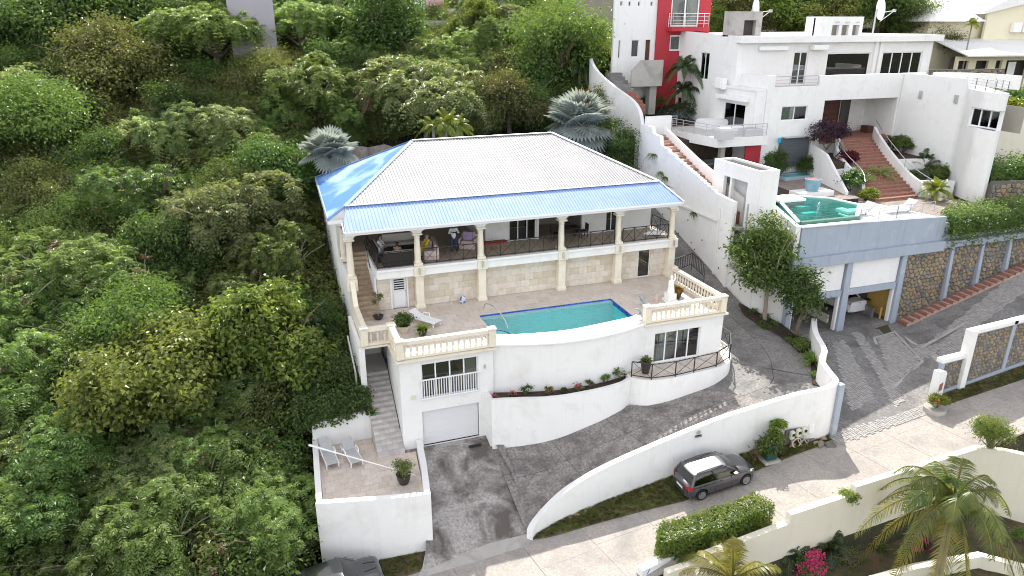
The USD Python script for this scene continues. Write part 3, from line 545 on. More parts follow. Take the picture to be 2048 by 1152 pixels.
# columns
def col(x, y, z0=2.68, z1=4.66):
    h = z1-z0
    return cat(cbox(x-.27, y-.27, z0, x+.27, y+.27, z0+.16), lathe([(.25, .16), (.26, .2), (.21, .27), (.2, .3), (.205, .8), (.18, h*.6), (.165, h-.32), (.19, h-.29), (.19, h-.25), (.165, h-.22), (.20, h-.14), (.25, h-.09)], 14, (x, y, z0)), cbox(x-.29, y-.29, z1-.1, x+.29, y+.29, z1))
def pil(x, y, z1=2.68): return cat(cbox(x-.24, y-.24, .3, x+.24, y+.24, z1, .02), cbox(x-.30, y-.30, .0, x+.30, y+.30, .14, .02), hull([(x+a*.3, y+b*.3, .14) for a in (-1, 1) for b in (-1, 1)]+[(x+a*.24, y+b*.24, .32) for a in (-1, 1) for b in (-1, 1)]))
for x in CX:
    c = part(villa, 'column', col(x, 0), 'cream_stone', smooth=35); part(villa, 'pilaster', pil(x, -.08), 'cream_stone')
    part(villa, 'pilaster_block', cbox(x-.33, -.42, 2.08, x+.33, .1, 2.70, .015), 'cream_stone'); part(c, 'wall_lamp', cbox(x-.06, -.50, 2.22, x+.06, -.422, 2.62, .015), 'grey_metal')
part(villa, 'column', col(CX0, 0, 2.3), 'cream_stone', smooth=35); part(villa, 'pilaster_block', cbox(CX0-.3, -.3, 1.55, CX0+.3, .3, 2.3, .02), 'cream_stone')
part(villa, 'column', col(CX0+.02, 3.4, 2.3), 'cream_stone', smooth=35)
# lower wall, clad
A, B = (-3.6, .16), (15.95, .16); low = rect(0, 0, 19.55, 2.1).difference(rect(.86, 0, 1.74, 1.98)).difference(rect(17.36, .05, 18.26, 2.04))
wl = part(villa, 'wall', wall(A, B, low, .22, .02), 'grout'); wtiles(wl, A, B, low, .02, (.62, .42), CL, seed=8)
d = part(villa, 'door', wall(A, B, rect(.86, .02, 1.74, 1.98), .05, .06), 'white_plastic', label='white door with louvred upper half')
part(d, 'panel', wall(A, B, rect(.96, .12, 1.64, .95), .02, .035), 'white_plastic'); part(d, 'louvre_opening', wall(A, B, rect(1.0, 1.12, 1.6, 1.84), .012, .046), 'dark')
for k in range(5): part(d, 'louvre', wall(A, B, rect(1.0, 1.14+k*.145, 1.6, 1.185+k*.145), .04, .01), 'white_plastic')
part(d, 'handle', wall(A, B, rect(1.66, 1.0, 1.69, 1.1), .04, .015), 'grey_metal')
part(d, 'door_frame', wall(A, B, rect(.76, 0, 1.84, 2.08).difference(rect(.86, 0, 1.74, 1.98)), .06, -.02), 'white_plastic')
window(villa, A, B, 17.36, 18.26, .05, 2.04, .04, cols=1, fr=.05, gm='dark_glass', label='tall narrow window beside the right end of the deck'); room(villa, A, B, 17.36, 18.26, .05, 2.04, .24, 1.2)
# veranda slab, with the stair hole on the left
slab = Polygon([(-3.6, -.3), (16.3, -.3), (16.3, 13.6), (-5.2, 13.6), (-5.2, 4.0), (-3.6, 4.0)])
part(villa, 'veranda_floor', prism(slab, 2.3, 2.68), 'soft_brown_floor')
for a, b in zip([-3.6]+CX, CX+[16.33]):
    if b-a > .6: part(villa, 'fascia_beam', cat(cbox(a+.0 if a == -3.6 else a+.335, -.36, 2.12, b-.335, .14, 2.56, .01), cbox(a if a == -3.6 else a+.335, -.42, 2.56, b-.335, -.05, 2.70, .01)), 'white')
part(villa, 'fascia_beam', cbox(-3.66, -.3, 2.12, -3.52, 4, 2.69, .01), 'white')
A, B = (-5.2, 2.65), (16.0, 2.65); s_ = lambda x: x+5.2
inner = rect(s_(3.9), 2.68, s_(15.95), 4.98).difference(rect(s_(5.5), 2.68, s_(7.4), 4.75)).difference(rect(s_(7.6), 2.68, s_(10.7), 4.75)).difference(rect(s_(12.5), 2.68, s_(13.75), 4.72))
part(villa, 'wall', wall(A, B, inner, .2), 'white')
window(villa, A, B, s_(5.5), s_(7.4), 2.7, 4.75, .06, cols=3, gm='dark_glass', label='glazed sliding door of the veranda'); room(villa, A, B, s_(5.3), s_(10.9), 2.7, 4.72, .22, 3.0, 'interior')
window(villa, A, B, s_(12.5), s_(13.75), 2.7, 4.72, .06, cols=3, gm='dark_glass', label='narrow glazed door near the right end of the veranda')
part(villa, 'wall', cat(box(-5.2, 7.6, 2.68, 4.1, 7.8, 5.0), box(3.9, 2.86, 2.68, 4.1, 7.6, 5.0), box(15.75, 2.86, -.1, 15.97, 13.5, 5.0), box(-5.2, 13.3, -.1, 15.9, 13.55, 5.0)), 'white')
part(villa, 'wall', box(-5.3, 4.4, -4.5, -5.05, 13.5, 5.0), 'white')
part(villa, 'wall', wall((-5.05, 4.4), (-5.05, .6), Polygon([(0, -4.5), (3.8, -4.5), (3.8, 2.2), (0, 2.2)]), .22, -.11), 'white')
part(villa, 'ceiling', box(-5.3, -.1, 4.98, 16.1, 13.5, 5.02), 'interior')
# arched beam
gaps = []
for a, b in zip([CX0]+CX[:-1], CX): gaps.append(sbox(a+.22+5.3, 4.2, b-.22+5.3, 4.86).buffer(-.3).buffer(.3).union(sbox(a+.22+5.3, 4.0, b-.22+5.3, 4.5)))
bm = rect(0, 4.66, 21.6, 5.04)
for g in gaps: bm = bm.difference(g)
part(villa, 'arched_beam', wall((-5.3, -.17), (16.3, -.17), bm, .34), 'white'); part(villa, 'arched_beam', box(-5.2, .17, 4.68, -4.9, 4.4, 4.98), 'white'); part(villa, 'arched_beam', box(15.85, .17, 4.7, 16.15, 2.6, 4.98), 'white')
part(villa, 'fascia', cat(box(-5.27, -.62, 5.0, 16.28, -.56, 5.24), box(-5.27, -.56, 5.0, 16.28, 0, 5.03), box(16.22, -.56, 5.0, 16.28, 1.3, 5.24)), 'white_metal')
part(villa, 'gutter', cbox(-5.32, -.72, 5.13, 16.33, -.625, 5.25, .015), 'white_metal')
# roof sheets with real ribs
def corr(p00, p10, p11, p01, pitch=.2, h=.036, n_=None):
    p00, p10, p11, p01 = (np.array(p, float) for p in (p00, p10, p11, p01)); u = p10-p00; L_ = np.linalg.norm(u); u = u/L_
    up_ = (p01+p11)/2-(p00+p10)/2; up_ = up_-u*(up_@u); Hh = np.linalg.norm(up_); up_ /= Hh; nn = np.cross(u, up_); nn *= np.sign(nn[2])
    a, b = (p01-p00)@u, (p11-p00)@u; ha, hb = (p01-p00)@up_, (p11-p00)@up_
    k = int(L_/pitch); V, F = [], []; prof = [(0, 0), (.62, 0), (.68, h), (.92, h)]
    s = np.array([(i+x)*pitch for i in range(k) for x, _ in prof]+[L_]); hh = np.array([z for i in range(k) for _, z in prof]+[0])
    t = np.ones_like(s)*Hh; 
    if a > 1e-6: t = np.minimum(t, s/a*ha)
    if b < L_-1e-6: t = np.minimum(t, (L_-s)/(L_-b)*hb)
    t = np.maximum(t, .001); P = np.stack([p00+s[:, None]*u+hh[:, None]*nn, p00+s[:, None]*u+t[:, None]*up_+hh[:, None]*nn], 1); return grid(P)
SA, SB, SC, SD = (-5.3, -.7, 5.24), (16.34, -.7, 5.24), (15.68, 1.42, 6.2), (-4.94, 1.42, 6.2)
R1, R2 = (.68, 8.8, 8.6), (10.91, 8.8, 8.62); E1, E2, E3, E4 = (-6.0, 1.0, 5.62), (-5.62, 13.84, 5.5), (16.9, 1.0, 5.62), (16.6, 13.84, 5.5)
up3 = lambda p, d: (p[0], p[1], p[2]+d)
rf = part(villa, 'roof', corr(SD, SC, R2, R1), 'pale_roof', label='weathered pale upper roof slope facing the pool')
part(villa, 'roof', corr(SA, SB, SC, SD, h=.028), 'blue_roof', label='blue lower roof skirt over the veranda')
part(villa, 'roof', (np.array([E2, E1, SD, R1], float), np.array([[0, 1, 3], [1, 2, 3]])), 'blue_roof_bleached', label='sun bleached blue hip on the left')
part(villa, 'roof', cat(grid(np.array([[E3, SC], [E4, R2]])), grid(np.array([[E4, R2], [E2, R1]]))), 'blue_roof')
for a, b, mt, w in ((R1, R2, 'white_metal', .3), (up3(R1, -.02), up3(SD, -.02), 'blue_roof', .26), (R2, SC, 'white_metal', .24), (SD, SC, 'white_metal', .2), (R1, E2, 'blue_roof', .2), (SC, SB, 'white_metal', .12)):
    part(rf, 'ridge_cap', bar(np.array(a)+[0, -.02, .045], np.array(b)+[0, -.02, .045], w, .035), mt)
part(rf, 'gutter', cat(bar(E1, E2, .07, .2), bar(E1, SD, .06, .16)), 'blue_roof'); part(villa, 'fascia', cat(bar(up3(E1, -.2), up3(E2, -.2), .05, .2), bar(up3(E1, -.2), (-5.2, .8, 5.5), .05, .2), bar((-5.32, -.6, 5.12), (-5.25, 1.0, 5.4), .05, .2)), 'white_metal')
part(villa, 'gable_panel', cat((np.array([(-5.95, 1.02, 5.4), (-5.9, 1.02, 5.62), (-4.97, 1.38, 6.16), (-5.2, 1.3, 5.05), (-5.29, -.6, 5.04)], float), np.array([[0, 1, 2], [0, 2, 3], [3, 2, 4]])))  , 'white')
part(villa, 'soffit', cat(grid(np.array([[(-5.9, 1.0, 5.35), (-5.0, 1.0, 5.05)], [(-5.5, 13.6, 5.3), (-5.0, 13.6, 5.05)]]))), 'white')
# stairs up to the veranda
NS = 14
st = part(villa, 'staircase', prism(sbox(-4.9, -1.1, -3.62, 4.0), -.1, -.03), 'grout')
for k in range(NS): part(st, 'step', cbox(-4.9, -1.15+k*.37, k*2.68/NS-.02, -3.62, -1.15+k*.37+.42, (k+1)*2.68/NS, .012), 'stair_brown')
part(villa, 'wall', wall((-3.62, 4.0), (-3.62, .16), Polygon([(0, 0), (0, 2.2), (3.84, 2.2), (3.84, 0)]), .12, -.13), 'white')
# lower stairs, tiled
ls = part(villa, 'staircase', box(-5.25, -7.4, -5.45, -3.75, -2.0, -5.34), 'grey_tile_0')
N2 = 16
for k in range(N2):
    sp = part(ls, 'step', box(-5.2, -7.15+k*.27, -5.33, -3.76, -7.15+(k+1)*.27+.02, -5.33+(k+1)*.186-.015), 'grout')
    for q in range(5): part(sp, 'tile', cat(box(-5.2+q*.288+.006, -7.16+k*.27, -5.33+(k+1)*.186-.015, -5.2+(q+1)*.288-.006, -7.15+(k+1)*.27+.015, -5.33+(k+1)*.186), box(-5.2+q*.288+.006, -7.165+k*.27, -5.33+k*.186+.006, -5.2+(q+1)*.288-.006, -7.15+k*.27-.001, -5.33+(k+1)*.186-.006)), f'grey_tile_{(q+k) % 3}')
part(ls, 'landing', box(-5.2, -2.85, -2.5, -3.76, -.6, -2.36), 'grey_tile_1'); part(villa, 'wall', box(-5.25, -.62, -4, -3.75, -.4, -.13), 'white')
part(villa, 'wall', box(-5.42, -4.3, -4.8, -5.22, .3, -.14), 'white'); part(villa, 'corner_post', box(-5.46, -4.62, -5.3, -5.16, -4.36, -.14), 'white')
part(villa, 'stair_handrail', tube([(-3.86, -6.6, -4.15), (-3.86, -3.1, -1.6)], .025), 'black_metal')
part(villa, 'stair_handrail', tube([(-3.72, .3, 1.25), (-3.72, 3.6, 3.4)], .025), 'black_metal')

# lower terrace
terr = thing('lower_terrace', 'white walled terrace with tiled floor below the tiled stairs', 'terrace', (-6.1, -8.5, -5.4))
tf = part(terr, 'floor', prism([(-8.3, -10.65), (-5.8, -11.2), (-3.6, -11.65), (-3.2, -7.2), (-5.2, -7.1), (-5.3, -5.1), (-8.1, -5.1)], -5.5, -5.345), 'grout')
tiles(tf, Polygon([(-8.3, -10.6), (-5.8, -11.15), (-3.65, -11.6), (-3.2, -7.2), (-5.2, -7.1), (-5.25, -5.1), (-8.1, -5.1)]), -5.345, -5.32, .46, TR+['travertine_3'], seed=5)
part(terr, 'wall', ribbon([(-8.62, -10.6), (-8.3, -10.68), (-5.8, -11.25), (-3.42, -11.72)], .3, -8.6, -4.745), 'white'); part(terr, 'wall', ribbon([(-3.58, -11.7), (-3.2, -9.2), (-2.95, -7.0)], .3, -8.6, -4.755), 'white')
part(terr, 'wall', ribbon([(-8.47, -10.6), (-8.35, -7.9), (-8.2, -4.9)], .28, -8.4, -4.752), 'white'); part(terr, 'wall', ribbon([(-8.3, -4.95), (-5.2, -4.95)], .25, -7, [-3.85, -3.55]), 'white')

# planter wall and its plants, lower balcony
pl = thing('planter_wall', 'long curved white planter wall below the pool, rising from the driveway', 'wall', (5, -8.6, -5.5))
PL = resample([(.9, -7.78), (2.37, -8.15), (3.63, -8.52), (5.0, -8.68), (6.25, -8.66), (8.16, -8.42), (9.0, -8.0)], 40)
part(pl, 'wall', ribbon(PL, .2, -6.6, -2.6), 'white'); part(pl, 'wall', box(.82, -7.7, -6.4, 1.0, -6.84, -2.6), 'white')
so = Polygon([tuple(p) for p in PL]+[tuple(p+[0, -.1]) for p in PW[::-1]]).buffer(0); part(pl, 'soil', prism(so, -3.0, -2.78), 'soil')
part(pl, 'vent', cbox(2.25, -8.27, -4.55, 2.5, -8.2, -4.3, .02), 'white_plastic')
bal = thing('lower_balcony', 'curved white balcony with tiled floor in front of the curtained sliding door', 'balcony', (12.9, -7.8, -4.2))
BE = resample([(9.0, -7.7), (9.1, -8.0), (9.96, -8.68), (11.25, -8.82), (12.48, -8.72), (14.06, -8.58), (15.2, -8.3), (16.27, -7.08), (16.75, -6.14), (16.6, -4.0), (16.4, -1.5)], 88)
fl = Polygon([tuple(p) for p in BE]+[(15.75, -1.5), (15.75, -6.86), (10.4, -6.88), (9.4, -7.2)]).buffer(0)
part(bal, 'wall', ribbon(BE, .18, -5.3, -2.58), 'white'); bf = part(bal, 'floor', prism(fl, -2.95, -2.672), 'grout'); tiles(bf, fl.buffer(-.1), -2.672, -2.65, .5, TR, seed=6)

# black railings with crossed bars
def railing(label, pts, z, H=.98, bays=None, g=None, solid=False):
    pts = [np.array(p, float) for p in pts]; t = thing('railing', label, 'railing', (*pts[0][:2], z), g)
    for i, (p, q) in enumerate(zip(pts[:-1], pts[1:])):
        p = np.r_[p[:2], p[2] if len(p) > 2 else z]; q = np.r_[q[:2], q[2] if len(q) > 2 else z]; Ln = np.linalg.norm((q-p)[:2]); nb = bays[i] if bays else max(1, round(Ln/1.15))
        part(t, 'top_rail', bar(p+[0, 0, H], q+[0, 0, H], .055, .045), 'black_metal'); part(t, 'bottom_rail', bar(p+[0, 0, .1], q+[0, 0, .1], .04, .04), 'black_metal')
        for k in range(nb+1):
            if k == nb and i < len(pts)-2: continue
            c = p+(q-p)*k/nb; part(t, 'post', bar(c, c+[0, 0, H-.022], .05 if k in (0, nb) else .035), 'black_metal')
        for k in range(nb):
            a, b = p+(q-p)*(k/nb), p+(q-p)*((k+1)/nb); a, b = a+(b-a)*.03, b-(b-a)*.03
            part(t, 'cross_bar', bar(a+[0, 0, .12], b+[0, 0, H-.03], .022), 'black_metal'); part(t, 'cross_bar', bar(a+[0, .012, H-.03], b+[0, .012, .12], .018), 'black_metal')
    return t
yb = -.12; names = ['between the second and third column from the left, before the man', 'between the two middle columns, before the rattan table', 'between the fourth and fifth column', 'in the last bay on the right']
railing('black crossed-bar railing at the head of the veranda stairs and sofa corner', [(-3.55, 3.9), (-3.55, yb), (CX[0]-.3, yb)], 2.69, bays=[4, 3])
for (a, b), nm, nb in zip(zip(CX[:-1], CX[1:]), names, (4, 5, 4, 4)): railing('black crossed-bar veranda railing '+nm, [(a+.3, yb), (b-.3, yb)], 2.69, bays=[nb])
railing('black crossed-bar railing closing the right end of the veranda', [(CX[4], .3), (CX[4]-.05, 2.5)], 2.69, bays=[2])
brp = [BE[int(2*i)] for i in (1, 4.5, 9, 13, 18, 23, 28, 31, 34)]
railing('black crossed-bar railing following the curved lower balcony', [tuple(p) for p in brp]+[(16.7, -4.8), (16.5, -2.5)], -2.58, H=.95, bays=[1]*10)
gt = [AZ(1345, 545, 0), AZ(1383, 532, 0), AZ(1408, 556, 0)]
t = thing('black_gate', 'black barred gate beside the right back corner of the deck', 'gate', gt[0])
for p, q in zip(gt[:-1], gt[1:]):
    part(t, 'rail', bar(p+[0, 0, .95], q+[0, 0, .95], .05), 'black_metal'); part(t, 'rail', bar(p+[0, 0, .12], q+[0, 0, .12], .04), 'black_metal')
    for k in range(9): c = p+(q-p)*k/8; part(t, 'bar', bar(c+[0, 0, -.4 if k in (0, 8) else .12], c+[0, 0, .95], .03), 'black_metal')

# the long white driveway wall
OW = np.vstack([OUT, [(18.62, -13.2, -1.9), (18.9, -12.3, -1.75), (19.1, -11.6, -1.6), (20.1, -10.6, -1.5), (21.2, -8.6, -1.35), (22.3, -7.2, -1.2)]])
tip = np.array([(1.0, -13.35, -6.85)]); ow = resample(np.vstack([tip, OUT[:1]+[.25, .1, .1], OUT[1:], OW[8:]]), 110)
dw = thing('driveway_wall', 'long white retaining wall sweeping up from the road round the driveway', 'wall', (10, -12.6, -7))
part(dw, 'wall', ribbon(ow[:, :2], .32, np.minimum(roadz(ow[:, 0])-.4, ow[:, 2]-1.2), ow[:, 2]), 'white')
part(dw, 'end_pilaster', bar((18.75, -13.42, roadz(18.7)-.3), (18.75, -13.42, -2.0), .34), 'blue_grey')
# ---------------------------------------------------------------- carport, upper pool, boundary walls
cp = thing('carport', 'blue-grey carport block with two bays below the neighbouring green pool', 'carport', (27, -4, -3.5))
Yf = -5.1
for x0, x1 in ((26.3, 26.85), (31.0, 31.5)): part(cp, 'post', hull([(x0, Yf-.12, -3.7), (x1, Yf-.12, -3.7), (x0, Yf+.4, -3.7), (x1, Yf+.4, -3.7), (x0+.12, Yf-.02, 2.1), (x1-.02, Yf-.02, 2.1), (x0+.12, Yf+.4, 2.1), (x1-.02, Yf+.4, 2.1)]), 'blue_grey')
part(cp, 'post', box(22.0, Yf-.02, -3.9, 22.35, Yf+.4, 1.4), 'blue_grey')
for x0, x1 in ((22.36, 26.28), (26.86, 30.98)):
    part(cp, 'panel', cbox(x0, Yf+.12, -.55, x1, Yf+.3, 1.34, .01), 'white'); part(cp, 'lintel', cbox(x0, Yf+.0, -1.0, x1, Yf+.32, -.56, .01), 'blue_grey')
    part(cp, 'door_frame', cat(box(x0, Yf+.06, -3.7, x0+.12, Yf+.3, -1.0), box(x1-.14, Yf+.06, -3.7, x1, Yf+.3, -1.0)), 'white')
part(cp, 'beam', cbox(21.8, Yf-.14, 1.36, 34.6, Yf+.42, 2.06, .02), 'blue_grey')
part(cp, 'ceiling', box(22.3, Yf+.32, -1.02, 31.5, .8, -.9), 'interior'); part(cp, 'wall', cat(box(22.1, .8, -3.9, 31.5, 1.0, 1.4), box(22.1, Yf+.42, -3.9, 22.3, .8, 1.4)), 'interior')
part(cp, 'wall', box(31.3, Yf+.42, -3.9, 31.5, .8, 1.4), 'yellow_post', label='ochre side wall of the right bay'); part(cp, 'divider', cbox(26.6, Yf+1.2, -3.6, 26.8, .7, -2.9), 'cream_wall')
part(cp, 'divider', cbox(30.3, Yf+.9, -3.6, 30.5, .7, -2.75), 'concrete_grey'); part(cp, 'floor', box(22.1, Yf+.0, -3.9, 31.4, .8, -3.47), 'concrete_grey')
part(cp, 'shelf', cat(box(30.5, Yf+2, -2.7, 31.25, .2, -2.62), box(30.6, Yf+2.4, -2.62, 31.2, -.4, -2.1)), 'interior_dark')
solo('marker_post', cat(tube([(30.75, Yf+.6, -3.47), (30.75, Yf+.6, -2.75)], .07, 8), tube([(30.75, Yf+.6, -2.75), (30.75, Yf+.6, -2.6)], .075, 8)), 'yellow_post', 'yellow and white post standing inside the right carport bay', 'post')
pp = thing('pool_parapet', 'blue-grey parapet wall set back above the carport beam', 'wall', (28, -4.4, 2.0))
part(pp, 'wall', wall((22.4, -4.95), (34.6, -4.9), Polygon([(0, 2.0), (12.2, 2.0), (12.2, 3.7), (5.2, 3.95), (0, 4.05)]), .3), 'blue_grey'); part(pp, 'capping', wall((22.3, -5.0), (27.6, -4.97), Polygon([(0, 4.055), (5.3, 3.955), (5.3, 4.03), (0, 4.13)]), .4), 'white'); part(pp, 'fill', box(21.85, -4.66, 1.4, 34.6, -4.3, 2.9), 'blue_grey')
pw = thing('pool_side_wall', 'white slanting side wall of the neighbouring green pool', 'wall', (24, -1, -3))
part(pw, 'wall', wall((22.3, -4.9), (25.0, 1.9), Polygon([(0, -2.8), (7.3, -2.8), (7.3, 4.5), (5.6, 4.5), (5.6, 4.25), (0, 4.12)]), .3), 'white'); part(pw, 'wall', wall((22.0, -5.0), (22.0, .5), Polygon([(0, -3.6), (5.5, -3.6), (5.5, -.2), (0, .2)]), .25, -.3), 'white')
# green pool
gp = thing('green_pool', 'neighbouring green tiled pool with overflow edge above the carport', 'pool', (26, -2, 3))
gpoly = Polygon([(23.0, -4.0), (27.3, -4.1), (29.9, -1.6), (29.4, .6), (27.1, 2.3), (26.2, 2.2)])
part(gp, 'basin', cat(prism(gpoly.buffer(.12), 2.6, 2.8), prism(gpoly.buffer(.12).difference(gpoly), 2.8, 4.135)), 'pool_green'); part(gp, 'coping', prism(gpoly.buffer(.26).difference(gpoly.buffer(.01)).intersection(sbox(20, -4.05, 40, 5)), 4.14, 4.2), 'white'); part(gp, 'water', top_sheet(gpoly.buffer(.02), 4.14), 'water_green', label='green pool water')
part(gp, 'overflow_edge', wall((22.9, -4.3), (27.45, -4.38), rect(0, 3.3, 4.55, 4.22), .26, 0), 'mosaic_green'); part(gp, 'step', cat(box(26.4, .9, 2.8, 28.2, 1.9, 3.6), box(26.2, .2, 2.8, 28.6, .9, 3.3)), 'pool_green'); part(gp, 'trough', box(22.6, -4.66, 3.0, 27.5, -4.4, 3.5), 'pool_green')
solo('pool_lounger', cat(cbox(28.2, -2.9, 3.62, 29.0, -1.7, 3.72), cbox(28.4, -1.75, 3.7, 29.05, -1.2, 3.95)), 'white_fabric', 'pale lounger lying in the green pool', 'lounger')
# timber decks
td = thing('timber_deck', 'grey weathered timber deck between the neighbouring villa and its pool', 'deck', (31, 4, 3.7), kind=None)
dpoly = Polygon([(25.2, 2.5), (27.0, 2.6), (29.6, 1.0), (32.6, .9), (33.6, 3.8), (34.4, 9.4), (28.6, 9.4), (25.6, 6.4)])
part(td, 'base', prism(dpoly.buffer(-.05), 3.3, 3.82), 'dark')
for k in range(38):
    b = dpoly.intersection(affinity.rotate(sbox(16, -6+k*.42, 46, -6+k*.42+.40), 33, origin=(30, 4)))
    if not b.is_empty and b.area > .05: part(td, 'plank', prism(b, 3.83, 3.87), 'timber_deck')
for k in range(3): part(td, 'step', cbox(31.0+.05*k, 1.2-.38*k, 3.1, 33.3+.05*k, 1.62-.38*k, 3.72-.16*k), 'timber_deck')
d2 = Polygon([(30.6, -3.9), (36.5, -4.0), (42, -2.6), (41, .6), (36.8, 2.6), (33.4, .8), (30.6, -.6)]); t2 = thing('lower_timber_deck', 'lower timber deck at the foot of the brick steps', 'deck', (34, -1, 3.2))
part(t2, 'base', prism(d2, 2.6, 3.24), 'dark')
for k in range(24):
    b = d2.intersection(affinity.rotate(sbox(20, -10+k*.55, 50, -10+k*.55+.53), 20, origin=(34, -1)))
    if not b.is_empty and b.area > .05: part(t2, 'plank', prism(b, 3.24, 3.28), 'timber_deck')
solo('pool_terrace', prism(Polygon([(27.3, -4.5), (34.5, -4.1), (33.4, .4), (30.0, .6), (30.1, -1.6)]), 3.2, 3.55), 'white', 'white terrace floor beside the green pool', 'terrace')
for i, (px, py, z, lab) in enumerate(((1716, 428, 3.6, 'white sunbed with raised back on the pool terrace'), (1800, 425, 3.5, 'second white sunbed behind the steel rail right of the pool'))):
    p = AZ(px, py, z); t = thing('sunbed', lab, 'sunbed', (p[0], p[1], 3.56)); part(t, 'mattress', cbox(p[0]-1.3, p[1]-.4, 3.75, p[0]+.5, p[1]+.4, 3.95, .05), 'white_fabric'); part(t, 'backrest', hull([(p[0]+.5, p[1]-.4, 3.75), (p[0]+.5, p[1]+.4, 3.75), (p[0]+1.15, p[1]-.4, 4.35), (p[0]+1.15, p[1]+.4, 4.35), (p[0]+.55, p[1]-.4, 3.93), (p[0]+.55, p[1]+.4, 3.93), (p[0]+1.05, p[1]+.4, 4.4), (p[0]+1.05, p[1]-.4, 4.4)]), 'grey_fabric')
    for a in (-1.2, .4):
        for b in (-.3, .3): part(t, 'leg', box(p[0]+a-.04, p[1]+b-.04, 3.55, p[0]+a+.04, p[1]+b+.04, 3.76), 'grey_metal')
solo('pool_lounge_block', cbox(25.1, .5, 4.15, 27.3, 1.95, 4.32), 'white', 'white flat plinth over the far left corner of the green pool', 'plinth')
pb = AZ(1625, 385, 4.1); pot = thing('pot_plinth', 'white block carrying the blue pot at the pool edge', 'plinth', (pb[0], pb[1], 3.6)); part(pot, 'block', cbox(pb[0]-1.6, pb[1]-.6, 3.5, pb[0]+1.5, pb[1]+.7, 4.25), 'white')
p_ = thing('blue_pot', 'large blue glazed pot with terracotta rim on the white pool block', 'pot', (pb[0]-.1, pb[1], 4.25)); part(p_, 'body', lathe([(.42, 0), (.56, .5), (.6, .85), (.62, .9), (.52, .9), (.5, .8)], 18, (pb[0]-.1, pb[1], 4.25)), 'pot_blue', smooth=40); part(p_, 'soil', lathe([(.51, .82), (.5, .86), (.01, .87)], 14, (pb[0]-.1, pb[1], 4.25)), 'terracotta')
def steelrail(label, pts, z, H=.9, nbar=4, mt='grey_metal', every=1.3, name='steel_railing'):
    pts = [np.array(p, float) for p in pts]; t = thing(name, label, 'railing', (*pts[0][:2], z))
    for p, q in zip(pts[:-1], pts[1:]):
        p, q = np.r_[p[:2], z], np.r_[q[:2], z]; Ln = np.linalg.norm(q-p); nb = max(1, round(Ln/every))
        for k in range(nb+1): c = p+(q-p)*k/nb; part(t, 'post', tube([c, c+[0, 0, H]], .028, 6), mt)
        for k in range(nbar): h = H*(k+1)/nbar; part(t, 'rail', tube([p+[0, 0, h], q+[0, 0, h]], .03 if k == nbar-1 else .016, 5), mt)
steelrail('steel railing along the edge of the pool terrace above the carport', [(27.8, -4.1), (31.0, -4.05), (34.4, -3.95)], 3.7, H=.85)
steelrail('short bent steel pool ladder rail in the green pool', [(25.7, -2.4), (26.3, -1.9)], 3.9, H=.8, nbar=1, every=.8)
# stone wall to the right, with posts and terracotta steps
from scipy.spatial import Voronoi
def stones(t, p0, p1, poly, off, size, seed, left, depth=.07):
    r = np.random.default_rng(seed); x0, z0, x1, z1 = poly.bounds; pts = []
    nx, nz = int((x1-x0)/size)+3, int((z1-z0)/(size*.8))+3
    for i in range(nx):
        for j in range(nz): pts.append((x0+(i-1+(.5 if j % 2 else 0)+r.uniform(-.36, .36))*size, z0+(j-1+r.uniform(-.36, .36))*size*.8))
    V = Voronoi(np.array(pts)); cells = []
    for k in range(len(pts)):
        reg = V.regions[V.point_region[k]]
        if -1 in reg or not reg: continue
        g = Polygon(V.vertices[reg]).intersection(poly).buffer(-.022)
        if g.is_empty or g.geom_type != 'Polygon' or g.area < .012: continue
        cells.append(g.simplify(.02))
    cells.sort(key=lambda g: -g.area); p0, p1 = np.array(p0, float), np.array(p1, float); u = (p1-p0)/np.linalg.norm(p1-p0); n = np.array([-u[1], u[0]]); rest = {}
    for g in cells:
        c = np.array(g.exterior.coords)[:-1]; m = len(c); cen = c.mean(0); d_ = depth*r.uniform(.6, 1.4); rings = [(c, off+.02), (c, off-d_*.5), (cen+(c-cen)*.72, off-d_)]
        v = []
        for q, o in rings:
            xy = p0+q[:, :1]*u+o*n; v.append(np.column_stack([xy, q[:, 1]]))
        v.append(np.r_[p0+cen[0]*u+(off-d_*1.05)*n, cen[1]][None]); f = []
        for i in range(2):
            for j in range(m): a, b = i*m+j, i*m+(j+1) % m; f += [(a, b, b+m), (a, b+m, a+m)]
        for j in range(m): f.append((2*m+j, 2*m+(j+1) % m, 3*m))
        v = np.vstack(v); f = np.array(f); tn = np.cross(v[f[0][1]]-v[f[0][0]], v[f[0][2]]-v[f[0][0]])
        mt = f'stone_{int(r.integers(6))}'
        if left[0] > 0: part(t, 'stone', (v, f), mt, smooth=False); left[0] -= 1
        else: rest.setdefault(mt, []).append((v, f))
    for mt, ms in rest.items(): part(t, 'small_stones', cat(ms), mt, kind='stuff')
sw = thing('stone_retaining_wall', 'retaining wall of brown rubble stone between blue-grey posts above the terracotta steps', 'wall', (38, -5, -3.6))
px_ = [31.5, 35.75, 38.6, 41.3, 44.0, 47.0]; left = [300]
zb = lambda x: -3.75+.27*max(x-31.2, 0)
